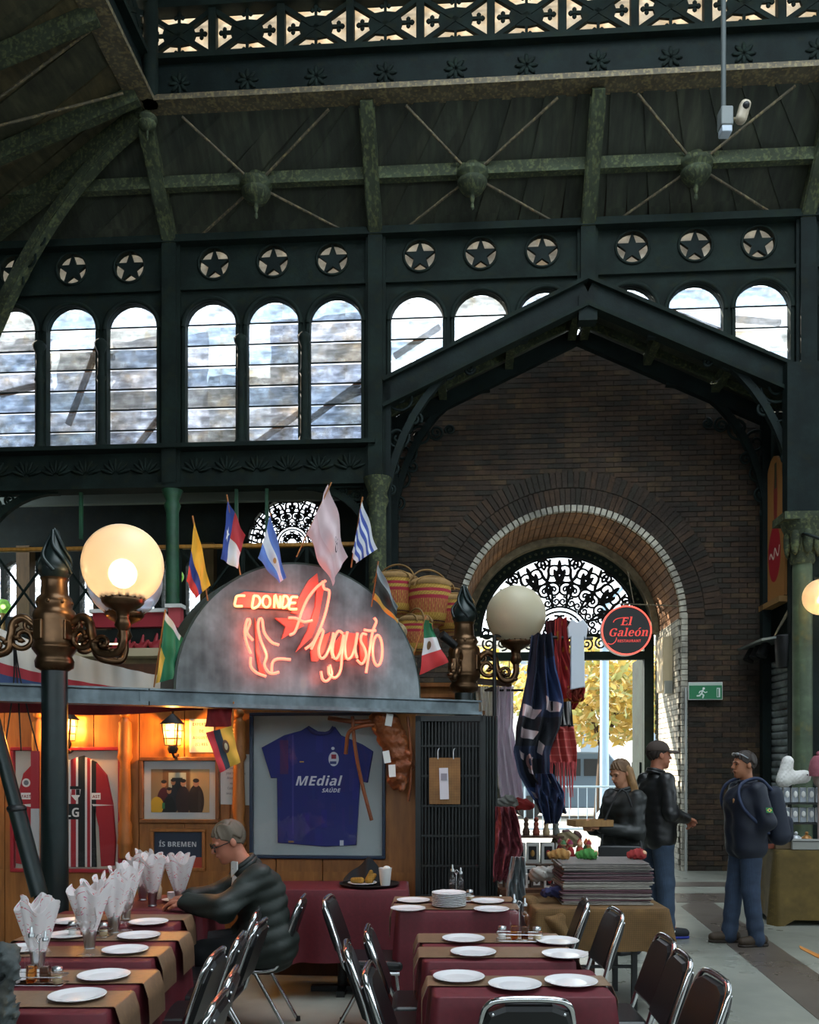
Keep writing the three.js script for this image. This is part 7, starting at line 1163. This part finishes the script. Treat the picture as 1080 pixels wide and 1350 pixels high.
// ---------------------------------------------------------------- right hand side
{ // stall with olive cloth
  const a = P(1004, 1116, 9.7), t = thing('gift_stall', 'gift stall table under olive-yellow cloth by the right column', 'table', [a.x + 0.85, 0, -9.55], -0.1), w = 1.7, y = a.y;
  mb().box(0, y - 0.02, 0, w, 0.04, 0.8).build('table_top', M.woodDark, t); for (const s of [-1, 1]) mb().box(s * (w / 2 - 0.1), y / 2, 0, 0.05, y - 0.04, 0.6).build('trestle', M.woodDark, t);
  const c = mb().add(clothGeo(w, 0.82, y - 0.05, 5, 1)).build('olive_cloth', mat(0x7d6a36, 0.85, 0, { map: tBurlap }), null); c.position.set(a.x + 0.85, y, -9.55); c.rotation.y = -0.1; tag(c, 'olive-yellow cloth hanging to the floor from the gift stall', 'cloth');
  const B = (px, py, d, w2, h, dp, m, lab, name = 'gift_box') => { const p = P(px, py, d), o = thing(name, lab, 'box', [p.x, y + 0.014, p.z], -0.1); mb().rbox(0, h / 2, 0, w2, h, dp, 0.006).build('carton', m, o); mb().box(0, h * 0.85, dp / 2, w2 * 0.98, 0.006, 0.006).build('lid_edge', M.black, o); };
  B(1014, 1112, 9.35, 0.1, 0.07, 0.1, mat(0x7a3a24, 0.6), 'small red-brown box at the corner of the gift stall'); B(1032, 1112, 9.3, 0.17, 0.09, 0.1, mat(0x5a4a32, 0.6), 'dark patterned box on the gift stall'); B(1062, 1114, 9.25, 0.3, 0.1, 0.14, mat(0x8a8a84, 0.6), 'long grey box on the gift stall');
  const sh = thing('display_shelf', 'black tiered shelf of silver trinkets on the gift stall', 'shelf', [P(1046, CY, 9.6).x, y + 0.014, -9.6], -0.1); for (const [yy] of [[0.24], [0.45]]) mb().box(0.05, yy, 0, 0.55, 0.015, 0.16).build('tier', M.black, sh); for (const x of [-0.2, 0.3]) mb().box(x, 0.23, 0, 0.015, 0.46, 0.15).build('side', M.black, sh);
  const silver = mat(0xc4c8cc, 0.3, 0.6, { map: tGalv }); for (let k = 0; k < 12; k++) { const r = k < 6 ? 0 : 1, o = thing('silver_trinket', 'small silver and white packaged trinket on the black tiered shelf', 'trinket', [sh.position.x - 0.17 + (k % 6) * 0.085, y + 0.014 + (r ? 0.458 : 0.25), -9.56], rr(-0.3, 0.1), 'silver trinkets on the tiered shelf'); mb().rbox(0, 0.08, 0, 0.07, 0.16, 0.03, 0.01).build('packet', silver, o); mb().ball(0, 0.09, 0.018, 0.022, 1, 1.6, 0.4, 8).build('trinket', M.white, o); }
  const pl = thing('plush_toy', 'white fluffy plush toy on top of the trinket shelf', 'toy', [P(1040, CY, 9.6).x, y + 0.62, -9.6]); const l = [[v(-0.05, 0.08, 0), 0.075, v(-0.01, 0.28, 0), 0.06], [v(-0.04, 0.1, 0), 0.07, v(0.16, 0.12, 0), 0.07]], [lo, hi] = boxOf(l), f = bones(l, 0.04); mb().add(net((x, yy, z) => f(x, yy, z) + 0.006 * Math.sin(x * 140) * Math.sin(yy * 130) * Math.sin(z * 120), lo, hi, 0.009)).build('body', mat(0xdcdad6, 0.95), pl); mb().ball(0.17, 0.14, 0.066, 0.008).build('eye', M.black, pl); pl.position.y = y + 0.626;
  const wg = thing('pink_headwear', 'pink knitted head display at the edge of the gift stall', 'hat', [P(1080, CY, 9.4).x, y + 0.014, -9.4]); mb().lathe([[0, 0], [0.07, 0], [0.06, 0.02], [0.015, 0.05], [0.015, 0.62], [0.05, 0.66], [0.07, 0.75], [0.06, 0.84], [0, 0.88]], 0, 0, 0, 16).build('stand_head', mat(0x8a7a74, 0.7), wg); mb().lathe([[0.095, 0.74], [0.1, 0.82], [0.085, 0.9], [0.05, 0.95], [0, 0.96]], 0, 0, 0, 18).ball(0, 0.97, 0, 0.03).build('pink_hat', mat(0xb86a78, 0.95, 0, { map: tWeave }), wg);
  for (const [px, c1, lab] of [[1040, 0x8a3424, 'small red-brown ornament on the gift stall'], [1052, 0xb9bcc0, 'small silver ornament on the gift stall'], [1066, 0x9a6a34, 'small amber ornament on the gift stall']]) { const o = thing('ornament', lab, 'ornament', [P(px, CY, 9.38).x, y + 0.014, -9.42]); mb().lathe([[0, 0], [0.04, 0], [0.03, 0.02], [0.06, 0.07], [0.05, 0.11], [0.02, 0.13], [0, 0.14]], 0, 0, 0, 14).build('bowl', mat(c1, 0.35, 0.3), o); mb().ball(0, 0.15, 0, 0.018).build('knob', mat(c1, 0.35, 0.3), o); }
}
// annex right side: shutter, arched drinks panel, canopy with spots (hall axes)
{
  const xs = X4 - 0.04, z0 = -ZB + 0.12, z1 = -ZF - 0.12;
  const t = thing('roller_shutter', 'grey corrugated roller shutter beside the brick wall', 'shutter'); t.rotation.y = -TH; const yT = hp(1030, 868, 13.2)[1]; const sm = mat(0xb4bcb8, 0.5, 0.0, { map: tGalv });
  for (let k = 0; k * 0.105 < yT; k++) mb().add(new THREE.CylinderGeometry(0.055, 0.055, z1 - z0, 8, 1, false), RT(xs + 0.02, 0.05 + k * 0.105, (z0 + z1) / 2, PI / 2, 0, 0)).build('slat', sm, t);
  for (const z of [z0, z1]) mb().box(xs - 0.03, yT / 2, z, 0.06, yT, 0.06).build('guide_rail', mat(0x8f9896, 0.4, 0.4), t);
  const p = thing('arched_advert_panel', 'tall arched orange panel with a red bottle print on the side wall', 'sign'); p.rotation.y = -TH; const yb = hp(1015, 790, 13.4)[1], yt = hp(1022, 598, 13.4)[1], zc = (z0 + z1) / 2 - 0.12, hw = 0.46, sh = [[-hw, yb], [hw, yb]]; for (let i = 0; i <= 12; i++) { const a = i / 12; sh.push([hw * Math.cos(a * PI), yb + (yt - yb) * (0.55 + 0.45 * Math.sin(a * PI))]); }
  const tx = canvas(256, 512, (x, w, h) => { x.fillStyle = '#a8733c'; x.fillRect(0, 0, w, h); x.fillStyle = '#8a3028'; x.beginPath(); x.ellipse(w * 0.6, h * 0.3, 22, 120, 0, 0, 7); x.fill(); x.fillStyle = '#46402a'; x.fillRect(w * 0.55, h * 0.06, 26, 90); x.fillStyle = '#a81c28'; x.beginPath(); x.ellipse(w * 0.55, h * 0.68, 74, 100, 0, 0, 7); x.fill(); x.strokeStyle = '#e0c8b8'; x.lineWidth = 9; x.beginPath(); x.moveTo(w * 0.32, h * 0.7); x.bezierCurveTo(w * 0.4, h * 0.6, w * 0.5, h * 0.8, w * 0.55, h * 0.66); x.bezierCurveTo(w * 0.6, h * 0.6, w * 0.7, h * 0.8, w * 0.78, h * 0.64); x.stroke(); });
  const g = new THREE.ExtrudeGeometry(new THREE.Shape(sh.map(([a, b]) => new THREE.Vector2(a, b))), { depth: 0.04, bevelEnabled: false }), q = g.attributes.position, uv = g.attributes.uv; for (let i = 0; i < q.count; i++) uv.setXY(i, (q.getX(i) + hw) / (2 * hw), (q.getY(i) - yb) / (yt - yb));
  const o = mb().add(g, RT(xs - 0.06, 0, zc, 0, -PI / 2, 0)).build('print_panel', mat(0xffffff, 0.6, 0, { map: tx }), p, true); mb().box(xs - 0.1, yb - 0.05, zc, 0.14, 0.08, 2 * hw).build('ledge', mat(0x9a7444, 0.6), p);
  const c = thing('spot_canopy', 'small grey canopy with dark spotlights above the roller shutter', 'canopy'); c.rotation.y = -TH; const yc = hp(1000, 846, 13.3)[1]; mb().box(xs - 0.25, yc, -13.35, 0.5, 0.03, 1.15, 0, 0, 0.15).build('sheet', mat(0x6e7672, 0.5, 0.3), c); for (let k = 0; k < 3; k++) mb().rod(v(xs - 0.3, yc - 0.04, -13.8 + k * 0.3), v(xs - 0.38, yc - 0.22, -13.78 + k * 0.3), 0.06, 0.08, 12).build('spot', M.black, c); mb().lathe([[0, -0.42], [0.13, -0.42], [0.15, 0], [0.15, 0.02], [0, 0.02]], xs - 0.16, yc, -12.82, 16).build('bucket_lamp', M.black, c); for (const s of [-1, 1]) mb().rod(v(xs - 0.3, yc, -12.9), v(xs - 0.02, yc + 0.5, -12.9 + s * 0.08), 0.012).build('stay', M.rod, c);
  // column capital and shaft in front
  const cap = hallStruct('trim_5', 'greenish iron column with leafy capital at the right'); const x = hx(1058, 12.45), y1 = hp(1058, 690, 12.45)[1], y0 = hp(1058, 740, 12.45)[1]; mb().lathe([[0.14, y0 - 0.05], [0.16, y0], [0.15, y0 + 0.1], [0.2, y1 - 0.2], [0.26, y1 - 0.06], [0.27, y1]], x, 0, -12.45, 16).build('capital', M.ironWorn, cap); for (let k = 0; k < 8; k++) { const a = k * PI / 4; mb().add(new THREE.SphereGeometry(1, 6, 5), RT(x + 0.2 * Math.cos(a), (y0 + y1) / 2, -12.45 + 0.2 * Math.sin(a), 0, -a, 0).multiply(new THREE.Matrix4().makeScale(0.05, 0.2, 0.07))).build('leaf', M.ironWorn, cap); } mb().lathe([[0.18, 0], [0.18, 0.5], [0.13, 0.6], [0.125, y0]], x, 0, -12.45, 16).build('shaft', mat(0x55664c, 0.6, 0, { map: tIron }), cap); mb().box(x, y1 + 0.05, -12.45, 0.62, 0.1, 0.5).build('abacus', M.ironWorn, cap); mb().box(x, (y1 + gEave) / 2, -12.5, 0.42, gEave - y1, 0.2).build('pier', M.ironBlue, cap);
  const gp = hp(1083, 787, 12.0), lamp = thing('wall_globe_lamp', 'lit globe lamp hanging beside the right column', 'lamp'); lamp.rotation.y = -TH; mb().ball(gp[0], gp[1], -12.0, 0.23, 1, 1, 1, 28).build('globe', globeLit, lamp); mb().ball(gp[0], gp[1] - 0.04, -12, 0.05).build('bulb', mat(0xffffff, 0.5, 0, { emissive: new THREE.Color().setRGB(1, 0.8, 0.5), emissiveIntensity: 3 }), lamp); const l = new THREE.PointLight(new THREE.Color().setRGB(1, 0.76, 0.46), 0.1); l.position.set(gp[0], gp[1] - 0.04, -12); lamp.add(l); mb().lathe([[0, 0.22], [0.08, 0.22], [0.08, 0.27], [0.02, 0.3], [0.015, 0.75], [0, 0.75]], gp[0], gp[1], -12, 12).tube([v(gp[0], gp[1] + 0.74, -12), v(gp[0] - 0.15, gp[1] + 0.86, -12.2), v(x, gp[1] + 0.8, -12.4)], 0.02, 16, 6).build('hanger', M.poleGreen, lamp);
}
{ // round restaurant sign
  const z = 13.75, [cx, cy] = hp(825, 832, z), R = 0.37, t = thing('round_sign', 'round black sign with red lettering EL GALEON hung in the archway', 'sign'); t.rotation.y = -TH;
  const C = (r, d, z0) => { const g = new THREE.CylinderGeometry(r, r, d, 48); g.rotateX(PI / 2); return mb().add(g, T(cx, cy, z0)); };
  C(R, 0.14, -z).build('drum', mat(0xb8bcc0, 0.5), t);
  const tx = canvas(512, 512, (x, w, h) => { x.fillStyle = '#0c0d0f'; x.fillRect(0, 0, w, h); x.fillStyle = '#f0473c'; x.font = 'italic bold 120px serif'; x.fillText('El', 190, 200); x.font = 'italic bold 118px serif'; x.fillText('Galeón', 62, 318); x.font = 'bold 40px sans-serif'; x.fillText('RESTAURANT', 160, 382); x.strokeStyle = '#f0473c'; x.lineWidth = 9; x.beginPath(); x.moveTo(120, 170); x.bezierCurveTo(120, 120, 240, 110, 260, 130); x.stroke(); x.beginPath(); x.moveTo(60, 390); x.bezierCurveTo(110, 430, 160, 360, 150, 330); x.stroke(); });
  const g = new THREE.CircleGeometry(R - 0.015, 48); mb().add(g, T(cx, cy, -z + 0.0715)).build('printed_face', mat(0xffffff, 0.4, 0, { map: tx, emissive: 0xffffff, emissiveMap: tx, emissiveIntensity: 0.09 }), t, true);
  mb().add(new THREE.TorusGeometry(R - 0.012, 0.012, 8, 60), T(cx, cy, -z + 0.078)).build('neon_ring', mat(0xff5040, 0.4, 0, { emissive: new THREE.Color().setRGB(1, 0.1, 0.07), emissiveIntensity: 0.35 }), t);
  const e = hp(892, 800, z); mb().rod(v(cx - 0.1, cy + R + 0.04, -z), v(AX + AR + 0.02, cy + R + 0.04, -ZB + 0.05), 0.01).rod(v(cx, cy + R - 0.02, -z), v(cx, cy + R + 0.05, -z), 0.01).rod(v(cx + 0.12, cy + R + 0.04, -z), v(cx + 0.1, cy + R + 0.6, -z - 0.4), 0.008).build('bracket', M.rod, t);
  const ex = thing('exit_sign', 'green exit sign with running figure on the brick wall', 'sign'); ex.rotation.y = -TH; const [a, d] = hp(906, 900, ZB), [c, b] = hp(951, 923, ZB); mb().rbox((a + c) / 2, (b + d) / 2, -ZB + 0.06, c - a, d - b, 0.05, 0.006).build('housing', M.white, ex);
  const etx = canvas(320, 160, (x, w, h) => { x.fillStyle = '#1c7a4c'; x.fillRect(0, 0, w, h); x.fillStyle = '#b8c8bc'; x.fillRect(0, 0, w, 26); x.fillStyle = '#dfe8e2'; x.fillRect(268, 50, 34, 92); x.fillStyle = '#1c7a4c'; x.fillRect(274, 60, 12, 76); x.fillStyle = '#dfe8e2'; x.beginPath(); x.arc(142, 56, 12, 0, 7); x.fill(); x.lineCap = 'round'; x.strokeStyle = '#dfe8e2'; x.lineWidth = 15; x.beginPath(); x.moveTo(134, 74); x.lineTo(122, 104); x.lineTo(142, 122); x.lineTo(134, 144); x.moveTo(122, 104); x.lineTo(102, 126); x.lineTo(80, 128); x.stroke(); x.lineWidth = 10; x.beginPath(); x.moveTo(134, 78); x.lineTo(156, 96); x.lineTo(174, 90); x.moveTo(130, 76); x.lineTo(106, 84); x.lineTo(98, 100); x.stroke(); });
  mb().add(new THREE.PlaneGeometry(c - a - 0.02, d - b - 0.02), T((a + c) / 2, (b + d) / 2, -ZB + 0.0862)).build('print', mat(0xffffff, 0.5, 0, { map: etx }), ex, true);
  const bx = thing('meter_box', 'beige wall box high on the white passage jamb', 'box'); bx.rotation.y = -TH; const y0 = hp(880, 912, 14.8)[1], y1 = hp(880, 842, 14.8)[1]; mb().rbox(AX + AR - 0.1, (y0 + y1) / 2, -14.8, 0.16, y1 - y0, 0.5, 0.01).build('case', mat(0xc0ad8a, 0.6), bx); mb().box(AX + AR - 0.1, y0 + 0.05, -14.53, 0.12, 0.2, 0.06).build('switch', mat(0x8a8a80, 0.6), bx); mb().rod(v(AX + AR + 0.05, 0, -ZB + 0.09), v(AX + AR + 0.05, y0, -ZB + 0.09), 0.02).build('conduit', mat(0xb8bab8, 0.4, 0.5), bx);
}
{ // hanging camera
  const d = 10.35, a = P(954, 146, d), t = thing('hanging_camera', 'security camera hanging on a long grey pole from the roof', 'camera', v(a.x, 0, a.z)); mb().rod(v(0, a.y, 0), v(0, 12.1, 0), 0.028, 0.028, 10).build('pole', mat(0x4a5252, 0.6, 0.2), t); mb().rbox(0.02, a.y - 0.1, 0, 0.14, 0.22, 0.16, 0.02).build('junction_box', mat(0x6d7474, 0.5), t); mb().rbox(0.02, a.y - 0.24, 0, 0.12, 0.08, 0.14, 0.015).build('lower_lamp', mat(0xa8b4c0, 0.4), t); mb().rbox(0.2, a.y - 0.06, 0.06, 0.12, 0.24, 0.14, 0.05, 0.2, 0, -0.25).build('camera_body', mat(0xb0a490, 0.35), t); mb().ball(0.21, a.y - 0.03, 0.13, 0.04).build('lens', M.black, t); mb().rod(v(0.06, a.y - 0.1, 0), v(0.18, a.y - 0.12, 0.04), 0.02).build('arm', M.rod, t);
}
// ---------------------------------------------------------------- gallery things
{
  const g = (px, py, z, lab) => { const [x, y] = hp(px, py, z), t = thing('gallery_lamp', lab, 'lamp'); t.rotation.y = -TH; mb().ball(x, y, -z, 0.12, 1, 1, 1, 20).build('globe', pmat(0x9fce7c, 0.4, 0, { transmission: 0.6, thickness: 0 }), t); mb().ball(x, y, -z, 0.035).build('bulb', mat(0xffffff, 0.5, 0, { emissive: new THREE.Color().setRGB(1, 0.95, 0.6), emissiveIntensity: 2.2 }), t); const yf = hp(200, 838, 13.3)[1]; mb().lathe([[0.06, yf], [0.05, yf + 0.05], [0.03, yf + 0.1], [0.03, y - 0.14], [0.06, y - 0.12], [0.05, y - 0.1]], x, 0, -z, 12).build('post', mat(0x9a7a44, 0.5), t); const l = new THREE.PointLight(new THREE.Color().setRGB(0.9, 1, 0.6), 0.02); l.position.set(x, y, -z); t.add(l); };
  g(232, 760, 13.7, 'green globe lamp behind the gallery balustrade by the striped flag'); g(4, 800, 13.7, 'green globe lamp behind the gallery balustrade left of the lamp post');
  const red = mat(0x9a2430, 0.6), s = (x0, y0, x1, y1, z, m, lab) => { const t = thing('gallery_sign', lab, 'sign'); t.rotation.y = -TH; const [a, b] = hp(x0, y1, z), [c, d] = hp(x1, y0, z); mb().box((a + c) / 2, (b + d) / 2, -z, c - a, d - b, 0.15).build('box', m, t); mb().box((a + c) / 2, d + 0.02, -z + 0.02, c - a + 0.06, 0.05, 0.2).build('top_edge', M.white, t); };
  s(125, 808, 222, 828, 12.3, red, 'long red sign box under the gallery balustrade'); s(224, 802, 240, 828, 12.2, mat(0xb84a50, 0.5), 'small red sign box beside the striped flag');
  for (let k = 0; k < 4; k++) { const x = hx(150 + k * 18, 11.5), y = hp(150, 862 - k * 2, 11.5)[1], o = mb(); const l = [[v(0, 0, 0), 0.05, v(0.1, 0.12, 0.03), 0.02], [v(0, 0, 0), 0.05, v(-0.1, 0.1, 0), 0.02], [v(0, 0, 0), 0.05, v(0.02, 0.2, -0.03), 0.015]], [lo, hi] = boxOf(l); o.add(net(bones(l, 0.03), lo, hi, 0.012)); const m = o.build('red_ornament', mat(0x8a2028, 0.6), null); m.position.copy(fromHall(x, y, -11.5)); tag(m, 'spiky red paper ornament on the far stall top behind the lamp post', 'ornament', 'red paper ornaments'); }
  const st = thing('far_stall', 'pale far stall front behind the sagging awning', 'stall'); st.rotation.y = -TH; const [a, y0] = hp(-60, 1005, 11.6), [c, y1] = hp(300, 868, 11.6); mb().box((a + c) / 2, y1 / 2, -11.6, c - a, y1, 0.1).build('panel', mat(0x9a8a6a, 0.7, 0, { map: tBurlap }), st); mb().box((a + c) / 2, y1 + 0.05, -11.5, c - a, 0.1, 0.5).build('top_board', mat(0xb8a888, 0.7), st); mb().box((a + c) / 2, y1 + 0.16, -11.3, (c - a) * 0.3, 0.02, 0.03).build('light_strip', mat(0xffffff, 0.5, 0, { emissive: new THREE.Color().setRGB(1, 0.85, 0.5), emissiveIntensity: 0.3 }), st);
}
// ---------------------------------------------------------------- the street outside
{
  const gr = hallStruct('ground_street', 'bright paved street outside the arch'); mb().box(3, -0.15, -50, 90, 0.3, 66).build('paving', mat(0xb4b0a8, 0.8, 0, { map: tFloor }), gr);
  const leafM = [0xc8a850, 0xb89c50, 0xa4a460].map((c) => pmat(c, 0.9, 0, { transmission: 0.45, thickness: 0 })), bark = mat(0x4a3c30, 0.9, 0, { map: tWood });
  const tree = (x, z, h, r, n, lab) => {
    const t = thing('street_tree', lab, 'tree', [x, 0, z]); const L = [[v(0, 0, 0), 0.16, v(0.1, h * 0.45, 0), 0.11], [v(0.1, h * 0.45, 0), 0.1, v(-0.5, h * 0.8, 0.3), 0.04], [v(0.1, h * 0.45, 0), 0.1, v(0.8, h * 0.8, -0.2), 0.04], [v(0.1, h * 0.45, 0), 0.09, v(0.1, h * 0.9, 0.4), 0.03]]; const b = mb(); for (const [p, a, q, c] of L) b.rod(p, q, a, c, 9); b.build('trunk', bark, t);
    for (let m = 0; m < 3; m++) { const f = []; for (let k = 0; k < n / 3; k++) { const a = rnd() * 2 * PI, c = rr(-1, 1), q = Math.cbrt(rnd()) * r, cx = q * Math.sqrt(1 - c * c) * Math.cos(a) * 1.2, cy = h * 0.78 + q * c * 0.75, cz = q * Math.sqrt(1 - c * c) * Math.sin(a), s = rr(0.1, 0.2), e = v(rr(-1, 1), rr(-1, 1), rr(-1, 1)).normalize(), g = new V3().crossVectors(e, v(rr(-1, 1), 1, rr(-1, 1))).normalize(); const A = v(cx, cy, cz); for (const [i, j] of [[-1, 0], [0, -0.6], [1, 0], [-1, 0], [1, 0], [0, 0.6]]) f.push(A.x + e.x * i * s + g.x * j * s, A.y + e.y * i * s + g.y * j * s, A.z + e.z * i * s + g.z * j * s); } const gg = new THREE.BufferGeometry(); gg.setAttribute('position', new THREE.Float32BufferAttribute(f, 3)); gg.computeVertexNormals(); const o = mb().add(gg).build('foliage', leafM[m], t); o.userData.kind = 'stuff'; }
  };
  tree(5.2, -25, 4.6, 2.0, 2600, 'yellow-leaved street tree with low crown behind the white lamp pole'); tree(9.6, -33, 5.4, 2.2, 2600, 'tall yellow street tree further back to the right of the archway'); tree(2.0, -34, 5.6, 2.2, 2600, 'yellow street tree further back seen beside the hanging shawls');
  const pole = P(797, CY, 22); const t = thing('street_lamp_pole', 'pale blue-white lamp pole on the street', 'pole', pole.setY(0)); mb().lathe([[0.2, 0], [0.2, 0.4], [0.11, 0.5], [0.1, 5.5], [0, 5.5]], 0, 0, 0, 14).build('pole', mat(0x8fa6b8, 0.4), t); mb().tube([v(0, 5.4, 0), v(0.5, 5.9, 0), v(1.2, 6.0, 0)], 0.05, 14, 8).build('arm', mat(0x8fa6b8, 0.4), t);
  for (let s = 0; s < 3; s++) { const f = thing('street_barrier', 'light steel crowd barrier along the pavement', 'barrier', [2.6 + s * 2.3, 0, -20.5 - s * 0.1], 0.03 * s, 'street barriers'), m = mat(0x8fa0ac, 0.4, 0.3); for (const y of [0.15, 1.1]) mb().rod(v(0, y, 0), v(2.2, y, 0), 0.022).build('rail', m, f); for (let k = 0; k <= 11; k++) mb().rod(v(k * 0.2, k % 11 ? 0.15 : 0, 0), v(k * 0.2, 1.1, 0), k % 11 ? 0.01 : 0.022).build('bar', m, f); }
  const car = thing('parked_van', 'pale blue-grey van parked beyond the street barriers', 'van', [4.9, 0, -27.5]); const cm = mat(0x5a6a78, 0.3, 0.2); mb().prism([[-2.2, 0.35], [2.2, 0.35], [2.2, 1.1], [1.5, 1.2], [0.9, 1.9], [-2.1, 1.95], [-2.2, 1.2]], 1.7, T(0, 0, -0.85), [], 0.04).build('body', cm, car); for (const x of [-1.4, 1.4]) { const g = new THREE.CylinderGeometry(0.34, 0.34, 0.2, 18); g.rotateX(PI / 2); for (const z of [-0.85, 0.85]) mb().add(g, T(x, 0.34, z)).build('wheel', M.black, car); } for (const [x0, x1] of [[-1.9, -0.9], [-0.8, 0.1], [0.2, 0.9]]) mb().box((x0 + x1) / 2, 1.5, 0.9, x1 - x0, 0.5, 0.02).build('window', M.black, car);
  const b = thing('far_building', 'pale building across the street with dark windows', 'building', [4, 0, -46]); mb().box(0, 3.5, 0, 50, 7, 8).build('facade', mat(0xe0dcd2, 0.8, 0), b); for (let j = 0; j < 2; j++) for (let k = 0; k < 10; k++) mb().box(-13.5 + k * 3, 2.2 + j * 3.2, 4.02, 1.2, 1.8, 0.1).build('window', mat(0x7a8690, 0.3), b); mb().box(0, 7.2, 0.3, 50.6, 0.4, 8.6).build('cornice', mat(0xa8a296, 0.8), b);
}
scene.traverse((o) => { if (o.isMesh) { o.castShadow = true; o.receiveShadow = true; } if (o.isPointLight) o.castShadow = true; });
renderer.render(scene, camera);
